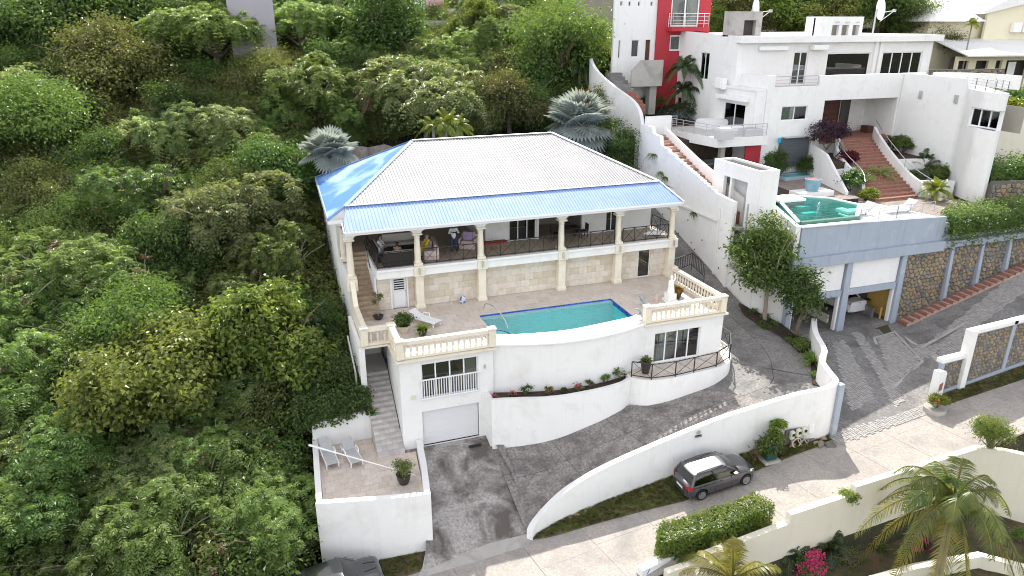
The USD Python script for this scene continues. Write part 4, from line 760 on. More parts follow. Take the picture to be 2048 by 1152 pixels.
for k, (a, b) in enumerate(zip(px_[:-1], px_[1:])):
    poly = Polygon([(a+.02, zb(a)), (b-.32, zb(b-.3)), (b-.32, 1.62-.07*k), (a+.02, 1.62-.06*k)]); A_, B_ = (0, Yf), (60, Yf)
    part(sw, 'backing', wall(A_, B_, poly, .25, .12), 'mortar'); stones(sw, A_, B_, poly, .12, .36, 20+k, left)
    part(sw, 'post', hull([(b-.3, Yf-.22, zb(b)-.2), (b+.0, Yf-.22, zb(b)-.2), (b-.3, Yf+.3, zb(b)), (b, Yf+.3, zb(b)), (b-.27, Yf-.02, 1.7), (b-.02, Yf-.02, 1.7), (b-.27, Yf+.3, 1.7), (b-.02, Yf+.3, 1.7)]), 'blue_grey')
part(sw, 'beam', cbox(34.62, Yf-.1, 1.5, 47, Yf+.4, 1.98, .02), 'blue_grey'); part(sw, 'top_wall', box(34.6, Yf+.3, 1.9, 47, Yf+.6, 3.2), 'blue_grey')
ts = thing('terracotta_steps', 'low terracotta steps climbing beside the stone retaining wall', 'steps', (38, -5.7, -3.7))
for k in range(26):
    x = 31.5+k*.56; z = zb(x); s = part(ts, 'step', cbox(x, Yf-1.05, z-.3, x+.57, Yf-.24, z+.36, .012), 'terracotta_pale')
    for q in range(3): part(s, 'brick', cbox(x-.02, Yf-1.04+q*.265, z+.1, x+.22, Yf-1.04+q*.265+.25, z+.372, .004), 'terracotta')
# gate wall of stone panels
gw = thing('gate_stone_wall', 'white framed wall of rubble stone panels beside the forecourt gate', 'wall', (32, -13.3, -4.2))
A_, B_ = (0, -13.45), (60, -13.45); zr = lambda x: float(roadz(x))
xp = [26.05, 27.9, 31.1, 34.6, 38.2, 42]; left = [300]
for k, (a, b) in enumerate(zip(xp[:-1], xp[1:])):
    hh = (lambda x: -1.95+.05*(x-26)) if k == 0 else (lambda x: -.42+.055*(x-28)); poly = Polygon([(a+.13, zr(a)+.32), (b-.13, zr(b)+.32), (b-.13, hh(b)-.1), (a+.13, hh(a)-.1)])
    part(gw, 'backing', wall(A_, B_, poly.buffer(.05), .16, .08), 'mortar'); stones(gw, A_, B_, poly, .1, .27, 60+k, left, .05)
    e0, e1 = (a-.1 if k == 0 else a), b; fr = Polygon([(e0, zr(e0)-.3), (e1, zr(e1)-.3), (e1, hh(e1)+.0), (e0, hh(e0)+.0)]).difference(poly); part(gw, 'frame', wall(A_, B_, fr, .2, .0), 'blue_grey'); part(gw, 'capping', bar((a-.16, -13.3, hh(a)+.1), (b+.12, -13.3, hh(b)+.1), .42, .22), 'white')
part(gw, 'end_pier', cbox(27.6, -13.62, -4.4, 28.0, -13.1, -.2), 'white')
gpz = RD(1880, 812); gpl = thing('gate_pillar', 'white gate pillar with small terracotta tile plaque', 'pillar', (25.9, -13.8, -4.4))
part(gpl, 'pillar', wall((25.2, -14.0), (26.2, -13.7), Polygon([(0, -4.5), (1.0, -4.5), (1.0, -2.5), (.8, -2.3), (.2, -2.15), (0, -2.15)]), .35), 'white'); part(gpl, 'plaque', wall((25.2, -14.0), (26.2, -13.7), rect(.32, -3.45, .7, -3.0), .03, -.03), 'terracotta')
solo('gate_planter', prism(Point(24.9, -14.4).buffer(.58), zr(25)-.1, zr(25)+.22), 'concrete_pale', 'low round concrete planter at the foot of the gate pillar', 'planter')
# boundary wall with its red stair, behind the driveway
bw = thing('boundary_wall', 'tall white stepped boundary wall right of the villa', 'wall', (20, 4, -1.5))
top_ = [(12.0, 8.45), (10.2, 8.45), (10.0, 7.95), (8.9, 7.9), (8.7, 7.2), (7.6, 7.1), (7.4, 6.9), (6.6, 6.8), (6.4, 6.6)]
for k in range(11): top_ += [(6.3-k*.46, 6.6-k*.13), (6.3-(k+1)*.46+.05, 6.6-k*.13)]
top_ += [(1.1, 5.15), (-1.0, 5.0)]
poly = Polygon([(-y, z) for y, z in top_]+[(1.0, -2.2), (-12.0, 2.2)]); part(bw, 'wall', wall((20.0, 0), (20.0, -1), poly, .3, -.0), 'white')
for k in range(12): p = np.array([19.99, 9.5-k*.85+.3*math.sin(k*5), 3.6-k*.33+.9*math.sin(k*2.3)]); part(bw, 'weep_hole', box(19.97, p[1]-.05, p[2]-.05, 19.985, p[1]+.05, p[2]+.05), 'dark')
part(bw, 'rib', box(19.9, .3, -1.2, 19.985, .45, 4.2), 'white'); part(bw, 'ledge', box(19.88, .5, 3.3, 19.985, 5.5, 3.42), 'white')
ub = thing('upper_boundary_wall', 'curving white garden wall climbing behind the fan palm', 'wall', (19.5, 14, 8))
part(ub, 'wall', ribbon(resample([(20.1, 11.9), (20.6, 13.2), (20.9, 15.0), (20.4, 17.5), (20.1, 20.0), (20.6, 23)], 26), .28, np.linspace(3, 8, 26), np.interp(np.linspace(0, 1, 26), [0, .15, 1], [8.5, 9.4, 13.0])), 'white'); part(ub, 'wall', box(20.3, 11.6, 5, 22.6, 11.9, 9.05), 'white')
rs = thing('garden_stair', 'terracotta brick steps running down behind the stepped boundary wall', 'steps', (20.8, 5, 4))
for k in range(24): part(rs, 'step', cbox(20.32, 10.6-k*.45, 3.0, 21.6, 11.05-k*.45, 7.7-k*.165, .01), 'terracotta' if k % 2 else 'terracotta_pale')
part(rs, 'side_wall', wall((21.65, 0), (21.65, -1), Polygon([(-11, 3), (-11, 8.3), (-6, 6.6), (0, 4.9), (0, 3)]), .2, -.1), 'white')
solo('garden_bank', hull([(21.7, 1.5, 3), (29, 1.5, 3), (21.7, 9, 3), (29, 9, 3), (21.7, 1.5, 3.8), (29, 1.5, 3.8), (21.7, 9, 4.4), (29, 9, 4.2)]), 'soil', 'planted soil bank beside the garden stair', kind='structure')
solo('upper_garden_ground', hull([(20.6, 11.9, 3), (34, 11.9, 3), (20.6, 24, 3), (34, 24, 3), (20.6, 11.9, 6.94), (34, 11.9, 6.94), (20.6, 24, 8.14), (34, 24, 8.14)]), 'soil', 'planted garden ground below the red tower', kind='structure')
# stair shaft
sh = thing('stair_shaft', 'white rectangular shaft with open top and tall niches beside the boundary wall', 'tower', (21.5, 0, -2))
xf = [21.0, 22.5]; pl_ = Polygon([(-3.0, 3.2), (1.9, -1.2), (1.9, 7.15), (-3.0, 7.15)]).difference(sbox(-1.7, 3.4, -1.0, 6.2)).difference(sbox(-.8, 2.2, .9, 6.2))
part(sh, 'wall', wall((21.0, 0), (21.0, -1), pl_, .25), 'white'); part(sh, 'wall', cat(box(22.4, -1.9, -1, 22.65, 3.0, 7.15), box(21.26, 2.75, 1, 22.4, 3.0, 7.15), box(21.26, -1.9, -1, 22.4, -1.65, 7.15)), 'white'); part(sh, 'back_wall', box(21.9, -1.6, 0, 21.95, 2.7, 6.9), 'white'); part(sh, 'opening', box(21.3, -1.6, 6.95, 22.38, 2.7, 7.0), 'dark')
part(sh, 'base_wall', wall((20.2, -.3), (20.6, -3.2), Polygon([(0, -1.6), (2.9, -2.4), (2.9, .9), (0, 2.6)]), .3), 'white'); part(sh, 'base_wall', wall((20.6, -3.2), (22.4, -4.8), rect(0, -2.9, 2.4, .4), .3), 'white')
part(sh, 'base_wall', box(20.7, -3.0, -2.5, 22.3, -1.95, 2.0), 'white')
sp = AZ(1484, 455, 3.0); sp = np.array([20.35, -2.05, .2]); ss = thing('spiral_stair', 'grey metal spiral stair with curved handrail below the white shaft', 'stair', sp)
part(ss, 'pole', tube([sp, sp+[0, 0, 4.9]], .06, 8), 'grey_metal')
for k in range(14):
    a = 1.9+k*.42; z = sp[2]+.25+k*.2; part(ss, 'tread', rot(hull([(0, -.05, z), (.75, -.2, z), (.75, .2, z), (0, .05, z), (0, -.05, z+.04), (.75, -.2, z+.04), (.75, .2, z+.04), (0, .05, z+.04)]), a, t=(sp[0], sp[1], 0)), 'grey_metal')
hp = [sp+[.78*math.cos(1.9+k*.42), .78*math.sin(1.9+k*.42), 1.2+k*.2] for k in range(14)]; part(ss, 'handrail', tube(hp, .03, 6), 'grey_metal', smooth=True)
for k in range(0, 14, 2): part(ss, 'post', tube([hp[k]-[0, 0, .92], hp[k]], .018, 5), 'grey_metal')
steelrail('small metal landing rail in front of the shaft niche', [(20.2, -1.0), (20.2, .6)], 3.2, H=1.0, nbar=3, every=.3); solo('landing_slab', cbox(20.1, -1.1, 3.05, 21.0, .7, 3.2), 'concrete_pale', 'small concrete landing slab below the shaft niche', 'landing')

# ---------------------------------------------------------------- neighbouring white villa
wv = thing('neighbour_villa', 'modern white stepped villa with terraces and curved right wing', 'house', (37, 11, 3.5))
A, B = (30.0, 9.5), (46.5, 9.5); s_ = lambda x: x-30.0
wins = [rect(s_(31.64), 8.5, s_(34.25), 9.66), rect(s_(35.9), 6.6, s_(43.8), 10.0)]
ff = Polygon([(0, 3.3), (16.5, 3.3), (16.5, 12.02), (s_(35.1), 12.02), (s_(35.1), 11.22), (s_(30.65), 11.22), (s_(30.65), 12.1), (0, 12.1)])
for w in wins: ff = ff.difference(w)
part(wv, 'wall', wall(A, B, ff, .3), 'white')
window(wv, A, B, s_(31.64), s_(34.25), 8.5, 9.66, .08, cols=2, fr=.07); curtain(wv, A, B, s_(31.7), s_(34.2), 8.52, 9.62, .22, folds=11)
part(wv, 'wall', wall((30.0, 16), (30.0, 9.81), Polygon([(0, 3), (6.19, 3), (6.19, 12.1), (0, 12.1)]), .3, -.0), 'white')
part(wv, 'upper_floor', cat(box(30.3, 9.8, 10.7, 46.5, 13.2, 10.95)), 'terracotta_pale')
# entrance recess
part(wv, 'wall', cat(box(35.6, 13.0, 6.5, 44.1, 13.2, 10.3), box(35.6, 9.8, 6.5, 35.89, 13.0, 10.3), box(43.81, 9.8, 6.5, 44.1, 13.0, 10.3)), 'white'); part(wv, 'ceiling', box(35.6, 9.8, 10.05, 44.1, 13.2, 10.2), 'white'); part(wv, 'porch_floor', box(35.92, 9.46, 6.4, 43.79, 12.99, 6.72), 'terracotta')
dr = part(wv, 'door', box(38.3, 12.9, 6.72, 41.0, 12.96, 9.95), 'dark_wood', label='wide dark timber entrance door')
for k in range(6): part(dr, 'slat', cbox(38.4, 12.86, 6.85+k*.5, 40.5, 12.899, 7.28+k*.5), 'dark_wood')
part(dr, 'handle', tube([(40.75, 12.8, 7.0), (40.75, 12.8, 9.6)], .035), 'steel'); part(wv, 'side_light', box(41.02, 12.9, 6.72, 42.0, 12.95, 9.95), 'dark_glass'); part(wv, 'side_light', box(36.2, 12.9, 6.72, 38.28, 12.95, 9.95), 'dark_glass')
part(wv, 'doormat', box(38.4, 11.9, 6.72, 40.6, 12.7, 6.74), 'dark')
# upper storey
A, B = (29.3, 13.0), (51.2, 13.0); s2 = lambda x: x-29.3
up_ = rect(0, 10.9, 21.3, 14.6); W2 = [(35.1, 36.6, 11.0, 13.75, 2), (38.7, 43.5, 11.5, 13.6, 1), (44.9, 49.6, 11.2, 13.6, 4)]
for a, b, c, d_, n_ in W2: up_ = up_.difference(rect(s2(a), c, s2(b), d_))
part(wv, 'wall', wall(A, B, up_, .3), 'white')
for a, b, c, d_, n_ in W2: window(wv, A, B, s2(a), s2(b), c, d_, .1, cols=n_, fr=.09, gm='dark_glass' if n_ == 1 else 'glass'); room(wv, A, B, s2(a), s2(b), c, d_, .3, 2.5, 'interior')
curtain(wv, A, B, s2(48.0), s2(49.5), 11.3, 13.5, .28, folds=7); part(wv, 'shutter_box', cbox(30.9+.4, 12.75, 13.9, 34.2, 12.99, 14.25), 'white_plastic'); part(wv, 'canopy', cbox(36.6, 12.4, 13.9, 38.2, 12.99, 14.3), 'white')
for x in (43.7, 44.3): part(wv, 'pilaster', box(x, 12.85, 11, x+.35, 12.995, 14.5), 'white')
part(wv, 'cornice', cbox(29.2, 12.6, 14.5, 51.4, 13.3, 15.05, .03), 'white'); part(wv, 'roof', box(29.62, 13.32, 14.6, 50.68, 23.68, 14.85), 'white'); part(wv, 'wall', wall((29.3, 23), (29.3, 13.31), Polygon([(0, 6), (9.69, 6), (9.69, 15.05), (0, 15.4)]).difference(rect(4.6, 11.3, 6.0, 13.6)).difference(rect(1.2, 8.0, 2.0, 9.4)), .3), 'white')
window(wv, (29.3, 23), (29.3, 13.31), 4.6, 6.0, 11.3, 13.6, .08, cols=2); room(wv, (29.3, 23), (29.3, 13.31), 4.6, 6.0, 11.3, 13.6, .3, 1.5); window(wv, (29.3, 23), (29.3, 13.31), 1.2, 2.0, 8.0, 9.4, .08, cols=1); part(wv, 'parapet', box(29.62, 23.7, 14.6, 50.68, 24, 15.2), 'white'); part(wv, 'wall', box(50.7, 13.31, 6, 51.0, 24, 15.1), 'white')
# glazed door of the first terrace, on the left face
# left wing wall down from the upper storey with sliding door to the raised terrace
Aw, Bw = (29.0, 15.8), (29.0, 9.7); lw = Polygon([(0, 5), (6.1, 5), (6.1, 10.9), (0, 10.9)]).difference(rect(2.0, 7.55, 5.0, 9.75)); part(wv, 'wall', wall(Aw, Bw, lw, .3), 'white'); window(wv, Aw, Bw, 2.0, 5.0, 7.55, 9.75, .1, cols=2, fr=.08, label='sliding door to the raised terrace'); room(wv, Aw, Bw, 2.0, 5.0, 7.55, 9.75, .3, .6); curtain(wv, Aw, Bw, 3.5, 4.9, 7.6, 9.7, .25, folds=6); part(wv, 'shutter_box', cbox(28.6, 10.4, 10.0, 28.98, 14.6, 10.4), 'white_plastic'); part(wv, 'slab', box(28.96, 9.64, 10.91, 29.99, 15.8, 11.1), 'white'); part(wv, 'wall', box(29.02, 9.58, 3.5, 29.98, 9.69, 10.9), 'white')
# raised terrace
part(wv, 'terrace_slab', prism([(25.2, 8.8), (30.0, 8.8), (30.0, 15.8), (23.9, 15.8)], 6.75, 7.5), 'white'); part(wv, 'terrace_tile', prism([(25.35, 8.95), (29.0, 8.95), (29.0, 15.7), (24.1, 15.7)], 7.5, 7.52), 'grey_tile_1'); part(wv, 'column', box(26.2, 9.6, 3.5, 26.6, 10.0, 6.75), 'concrete_pale')
part(wv, 'wall', box(25.5, 15.2, 3.5, 30.0, 15.4, 6.75), 'white'); part(wv, 'red_door', box(28.45, 9.44, 3.9, 29.98, 9.55, 6.74), 'red_paint', label='red storeroom door under the raised terrace'); part(wv, 'timber_door', box(27.7, 12.6, 3.9, 28.6, 12.7, 6.2), 'dark_wood'); part(wv, 'wall', box(27.0, 12.7, 3.5, 29.98, 12.9, 6.75), 'white')
steelrail('steel railing round the raised white terrace', [(24.0, 15.5), (25.3, 8.9), (29.9, 8.9)], 7.5, H=.95, nbar=4); steelrail('steel railing panel at the back of the raised terrace', [(24.0, 15.5), (25.6, 15.6)], 7.5, H=.95, nbar=5, every=.8, name='steel_railing')
steelrail('steel railing over the low part of the front parapet', [(30.7, 9.6), (35.0, 9.6)], 11.22, H=.8, nbar=3)
rw = thing('curved_wing', 'tall curved white wing of the neighbouring villa with ribbon window', 'house', (43, 3, 3))
cw = resample([(44.15, 9.45), (43.95, 6.3), (43.6, 3.2), (42.85, 1.4), (42.2, -.2), (41.95, -1.3), (42.35, -1.25), (43.6, .3), (45.5, 2.8), (47.5, 6.5)], 60)
zt = np.where(cw[:, 1] > 2.6, 12.02, 11.3); zt[34:] = 11.3; off_ = cw+0; k0, k1 = int(np.argmin(np.abs(cw[:40, 1]-1.55))), int(np.argmin(np.abs(cw[:45, 1]+1.2)))
part(rw, 'wall', ribbon(cw, .3, 3.2, 8.62), 'white'); part(rw, 'wall', ribbon(cw[:k0+1], .3, 8.62, 10.08), 'white'); part(rw, 'wall', ribbon(cw[k1:], .3, 8.62, 10.08), 'white'); part(rw, 'wall', ribbon(cw, .3, 10.08, zt), 'white')
p, q = cw[k0], cw[k1]; Ln = float(np.linalg.norm(q-p)); window(rw, p, q, 0, Ln, 8.64, 10.06, -.05, cols=3, fr=.12, label='three light ribbon window'); part(rw, 'floor', prism(Polygon([tuple(a) for a in cw]), 10.9, 11.02), 'grey_tile_1'); part(rw, 'room', wall(p, q, rect(-.3, 8.4, Ln+.3, 10.3), .05, 1.6), 'interior')
for y in (7.3, 3.6): x = float(np.interp(-y, -cw[:25, 1], cw[:25, 0]))-.2; part(rw, 'wall_lamp', cbox(x-.06, y-.17, 10.1, x, y+.17, 10.75, .02), 'grey_metal')
steelrail('steel railing on the low rim of the curved right wing', [tuple(cw[k]) for k in (18, 22, 26, 29, 33, 37, 42)], 11.3, H=.85, nbar=4)
part(rw, 'back_parapet', ribbon(resample([(46.2, 8.5), (48.0, 7.6), (49.4, 5.4), (49.3, 3.0)], 14), .2, 11.0, 12.1), 'white')
steelrail('short steel railing at the far corner of the upper right terrace', [(49.0, 11.5), (47.0, 10.0)], 11.2, H=.9, nbar=4)
# brick entrance steps
es = thing('entrance_steps', 'wide terracotta brick steps climbing to the timber entrance door', 'steps', (37, 5, 3.3))
for k in range(19):
    t_ = k/18.0; y = 1.3+7.9*t_; c = 36.7+3.05*t_; w = 4.3-1.0*t_; z = 3.3+(k+1)*.18
    s = part(es, 'step', box(c-w/2, y, z-.2, c+w/2, y+.6, z-.002), 'terracotta_pale')
    nb = 8
    for q in range(nb):
        a = c-w/2+q*w/nb; part(s, 'brick', cbox(a+.015, y-.02, z-.15, a+w/nb-.015, y+.28, z+.02, .006), 'terracotta')
lp = [(36.7-2.3+.03*k, 1.0+k*1.05, 0) for k in range(9)]; LW = resample([(33.8, 1.8), (34.7, 3.2), (35.2, 5.5), (36.4, 8), (37.9, 9.3)], 16); RW = resample([(39.8, .8), (39.4, 2.6), (40.0, 5.2), (41.0, 8), (41.6, 9.3)], 16)
for nm, l, hh in (('left', LW, np.linspace(4.2, 7.3, 16)), ('right', RW, np.linspace(4.0, 7.6, 16))): t = thing('stair_cheek_wall', f'curved white cheek wall on the {nm} of the brick entrance steps', 'wall', (*l[0], 3)); part(t, 'wall', ribbon(l, .22, 2.9, hh), 'white'); part(t, 'handrail', tube(np.column_stack([l, hh+.6]), .03, 6), 'steel', smooth=True); [part(t, 'post', tube([(*l[i], hh[i]), (*l[i], hh[i]+.6)], .02, 5), 'steel') for i in (1, 5, 9, 13)]
pw2 = thing('planter_terrace', 'white stepped planter walls left of the brick entrance steps', 'planter', (33, 6, 3.5))
part(pw2, 'wall', wall((34.8, 9.4), (32.3, 2.0), Polygon([(0, 3), (7.8, 3), (7.8, 4.1), (3.5, 6.2), (0, 6.6)]), .2), 'white'); part(pw2, 'wall', wall((33.6, 5.0), (36.3, 5.4), rect(0, 3, 2.7, 5.1), .2), 'white'); part(pw2, 'soil', prism([(35.0, 9.3), (33.8, 5.3), (35.3, 5.4), (37.3, 9.3)], 5.0, 5.6), 'soil')
pw3 = thing('planter_terrace', 'white stepped planter walls under the curved wing', 'planter', (41, 3, 3.5)); part(pw3, 'wall', wall((39.9, 4.9), (43.0, 4.3), rect(0, 3, 3.1, 5.6), .2), 'white'); part(pw3, 'wall', wall((39.6, 2.2), (42.3, 1.2), rect(0, 3, 2.9, 4.4), .2), 'white'); part(pw3, 'soil', cat(prism([(40.1, 5.0), (43.2, 4.5), (43.9, 9.2), (41.5, 9.2)], 4, 5.5), prism([(39.6, 2.3), (42.4, 1.3), (43.1, 4.2), (40.0, 4.8)], 3.3, 4.3)), 'soil')
# water wall
ww = thing('water_wall', 'dark slate water panel with small basin against the white front wall', 'water feature', (33, 9, 3.9))
part(ww, 'panel', box(31.75, 9.2, 4.7, 34.6, 9.49, 7.1), 'slate'); part(ww, 'hood', cbox(31.95, 8.95, 7.11, 33.9, 9.49, 7.2), 'grey_metal')
for k in range(16): part(ww, 'slate_strip', cbox(31.76, 9.16-.012*(k % 3), 4.7+k*.148, 34.59, 9.2, 4.7+k*.148+.14, .008), 'slate')
part(ww, 'basin', cat(cbox(31.3, 7.6, 3.87, 35.0, 7.8, 4.15), cbox(31.3, 9.0, 3.87, 35.0, 9.45, 4.15), cbox(31.3, 7.8, 3.87, 31.5, 9.0, 4.15), cbox(34.8, 7.8, 3.87, 35.0, 9.0, 4.15)), 'blue_grey'); part(ww, 'water', box(31.5, 7.8, 4.0, 34.8, 9.0, 4.05), 'pool_green')
solo('float_board', rot(cbox(-.28, -.03, 0, .28, .03, .42, .02), .3, t=(31.6, 9.2, 6.75)), 'turquoise', 'small turquoise square thing hung at the top left of the slate panel', 'board')
hr_ = thing('hose_reel', 'green garden hose hung on a stand beside the clipped shrub', 'hose', AZ(1640, 355, 3.9)); h0 = AZ(1640, 355, 3.9)
part(hr_, 'stand', tube([h0, h0+[0, 0, 1.5]], .04, 6), 'grey_metal'); part(hr_, 'coil', tube([h0+[.28*math.cos(a*.7)+0, -.05+.01*a, 1.1+.42*math.sin(a*.7)] for a in range(40)], .03, 5), 'hose_green'); part(hr_, 'loose_hose', tube([h0+[(.5+.02*a)*math.cos(a*.45), -.3+(.35)*math.sin(a*.45), .04] for a in range(30)], .025, 5), 'hose_green')
bq = AZ(1412, 350, 4.3); bb = thing('barbecue', 'barbecue under a black cover beside the garden stair', 'barbecue', bq)
part(bb, 'cover', hull([bq+[a*.75, b*.35, 0] for a in (-1, 1) for b in (-1, 1)]+[bq+[a*.8, b*.38, .85] for a in (-1, 1) for b in (-1, 1)]+[bq+[a*.5, b*.3, 1.35] for a in (-1, 1) for b in (-1, 1)]), 'black_metal'); part(bb, 'handle', cbox(bq[0]-.3, bq[1]-.42, bq[2]+.95, bq[0]+.3, bq[1]-.36, bq[2]+1.0), 'grey_metal')
solo('leaning_board', hull([bq+[.9, .4, 0], bq+[1.6, .4, 0], bq+[1.6, .5, 1.3], bq+[.9, .5, 1.3], bq+[.9, .46, 0], bq+[1.6, .46, 0], bq+[1.6, .56, 1.3], bq+[.9, .56, 1.3]]), 'hose_green', 'green board leaning behind the covered barbecue', 'board')
# furniture under white covers on the raised terrace
for px, py, w, d_, h, lab in ((1428, 247, 1.3, 1.0, .75, 'long sofa under a pale cover on the raised terrace'), (1447, 270, .55, .55, .85, 'round covered armchair at the front of the raised terrace'), (1462, 258, 1.0, .6, .6, 'table under a white sheet on the raised terrace'), (1500, 262, .9, .5, .55, 'low covered lounger at the right of the raised terrace')):
    p = AZ(px, py+8, 7.52); solo('covered_furniture', hull([p+[a*w, b*d_, 0] for a in (-1, 1) for b in (-1, 1)]+[p+[a*w*.97, b*d_*.95, h*.8] for a in (-1, 1) for b in (-1, 1)]+[p+[a*w*.8, b*d_*.75, h] for a in (-1, 1) for b in (-1, 1)]), 'white_fabric' if 'sheet' in lab or 'sofa' in lab else 'grey_fabric', lab, 'furniture')
# roof plant and dishes
rp = thing('roof_plant', 'white box with three openings and meters on the villa roof', 'roof box', (41, 14.5, 14.8))
A, B = (38.4, 14.2), (43.2, 14.2); hp_ = rect(0, 14.9, 4.8, 16.6)
for a in (1.4, 2.5, 3.7): hp_ = hp_.difference(rect(a, 14.95, a+.75, 15.9)); 
part(rp, 'wall', wall(A, B, hp_, .25), 'white'); part(rp, 'inside', box(38.4, 14.8, 14.9, 43.2, 15.0, 16.5), 'interior'); part(rp, 'side', cat(box(38.4, 14.45, 14.9, 38.6, 16, 16.6), box(43.0, 14.45, 14.9, 43.2, 16, 16.6)), 'white')
for a in (1.75, 2.9, 4.05): part(rp, 'meter', lathe([(.16, 0), (.16, .08), (.01, .1)], 10, (38.4+a, 14.0, 16.1)), 'grey_metal')
r2 = thing('roof_vent_box', 'grey concrete box on the roof above the red tower side', 'roof box', (30.5, 15, 15)); part(r2, 'box', wall((29.3, 14.6), (32.6, 14.6), rect(0, 15.0, 3.3, 17.0).difference(rect(1.5, 15.1, 2.7, 16.3)), .8), 'concrete_pale'); part(r2, 'fan', box(30.85, 15.0, 15.1, 32.0, 15.1, 16.3), 'interior_dark')
def dish(px, py, y, lab):
    p = AY(px, py, y); t = thing('satellite_dish', lab, 'dish', p); f_ = Rt*.97+np.array([.2, -.15, .12]); f_ /= np.linalg.norm(f_); a_ = np.cross(f_, [0, 0, 1.0]); a_ /= np.linalg.norm(a_); b_ = np.cross(a_, f_); D_ = []
    for r__ in np.linspace(0, .98, 6): D_.append([p+f_*(.28*r__**2)+a_*(r__*math.cos(a))+b_*(r__*math.sin(a)) for a in np.linspace(0, 2*math.pi, 25)])
    D_ = np.array(D_); part(t, 'reflector', cat(grid(D_), move(grid(D_[::-1]), -.04*f_)), 'white_metal', smooth=True); e = p+f_*1.5-np.array([0, 0, .3])
    for u, v in ((-.9, -.3), (.9, -.3), (0, -1.1)): part(t, 'strut', bar(p+a_*u+b_*v+f_*.25, e, .045), 'white_metal')
    part(t, 'feed', cbox(e[0]-.13, e[1]-.11, e[2]-.11, e[0]+.13, e[1]+.11, e[2]+.11), 'grey_metal'); part(t, 'mast', tube([(p[0]-.15, p[1], 14.7), (p[0]-.15, p[1], p[2]-.3), p-f_*.06], .08, 8), 'grey_metal')
dish(1507, 18, 16.5, 'white satellite dish on the roof left of the white roof box'); dish(1756, 18, 15.5, 'white satellite dish right of the white roof box')
solo('air_conditioner', cat(cbox(28.55, 13.6, 10.75, 28.98, 14.8, 11.7, .03), cbox(28.45, 13.8, 10.85, 28.55, 14.6, 11.6, .02)), 'white_plastic', 'white air conditioner on the left side wall of the modern villa', 'air conditioner')
solo('wall_planter_box', cbox(43.0, 11.4, 6.72, 43.7, 12.3, 7.3), 'dark_wood', 'dark square planter on the entrance porch', 'planter')
# ---------------------------------------------------------------- red tower
rt = thing('red_tower_house', 'tall house with red front and white side, cut by the top of the picture', 'house', (27, 23, 8))
A, B = (26.75, 22), (32.35, 22); W3 = [(1.35, 4.35, 15.75, 18.3, 2), (1.45, 3.65, 13.6, 15.0, 2)]; f_ = rect(0, 6.5, 5.6, 20.5)
for a, b, c, d_, n_ in W3: f_ = f_.difference(rect(a, c, b, d_))
part(rt, 'red_front', wall(A, B, f_, .3), 'red_paint')
for a, b, c, d_, n_ in W3: window(rt, A, B, a, b, c, d_, .06, cols=n_, fr=.13); room(rt, A, B, a, b, c, d_, .3, 1.8, 'interior'); curtain(rt, A, B, a+(b-a)*.62, b-.1, c+.05, d_-.05, .3, folds=5)
part(rt, 'balcony_slab', box(27.8, 21.1, 15.35, 31.8, 21.99, 15.7), 'red_paint'); steelrail('steel balcony railing on the red tower', [(27.9, 21.95), (27.9, 21.2), (31.7, 21.2), (31.7, 21.95)], 15.7, H=1.2, nbar=4, mt='white_metal')
Aw, Bw = (22.4, 22.2), (26.74, 22.2); f2 = rect(0, 8, 4.34, 20.5); W4 = [(.55, 13.2-.2, .75, 14.6), (1.9, 13.1, 2.65, 14.6), (3.35, 12.5, 3.85, 14.6)]+[(a, 17.5, a+.25, 17.9) for a in (.5, 1.35, 2.3, 3.6)]
for a, c, b, d_ in W4: f2 = f2.difference(rect(a, c, b, d_))
part(rt, 'white_front', wall(Aw, Bw, f2, .3), 'white')
for i, (a, c, b, d_) in enumerate(W4):
    if i == 2: part(rt, 'door', wall(Aw, Bw, rect(a, c, b, d_), .05, .1), 'dark_wood')
    else: window(rt, Aw, Bw, a, b, c, d_, .08, cols=1, fr=.05, gm='dark_glass')
part(rt, 'wall', wall((26.6, 30), (22.42, 22.52), rect(0, 8, 8.56, 20.5), .3, .0), 'white'); part(rt, 'floor', prism([(23.6, 22.6), (32, 22.6), (32, 29), (26.8, 29)], 11.8, 12), 'interior'); part(rt, 'wall', box(32.05, 22.31, 6, 32.35, 30, 20.5), 'red_paint'); part(rt, 'roof', prism([(22.4, 22.2), (32.35, 22), (32.35, 30), (26.6, 30)], 20.51, 20.7), 'white')
part(rt, 'stair_balcony', cat(wall((23.4, 20.2), (26.6, 20.2), Polygon([(0, 10.6), (3.2, 10.6), (3.2, 12.9), (.9, 12.9), (0, 12.0)]), .2), box(23.4, 20.4, 10.6, 26.6, 22.19, 10.8)), 'concrete_pale'); part(rt, 'pier', box(25.6, 20.6, 8, 26.3, 21.3, 10.6), 'concrete_pale')
t = thing('upper_steps', 'grey garden steps beside the white side of the red tower', 'steps', (22.3, 19, 9))
for k in range(9): part(t, 'step', cbox(21.4, 17.0+k*.5, 8.5, 23.2-.04*k, 17.5+k*.5+.02, 9.4+k*.3, .01), 'concrete_grey' if k > 3 else 'terracotta')
# white side wall between red tower and villa
t = thing('link_wall', 'white wall linking the red tower and the modern villa', 'wall', (30, 23, 7)); part(t, 'wall', wall((29.3, 24.5), (33, 23.6), rect(0, 6.5, 3.8, 14.9), .3), 'white')
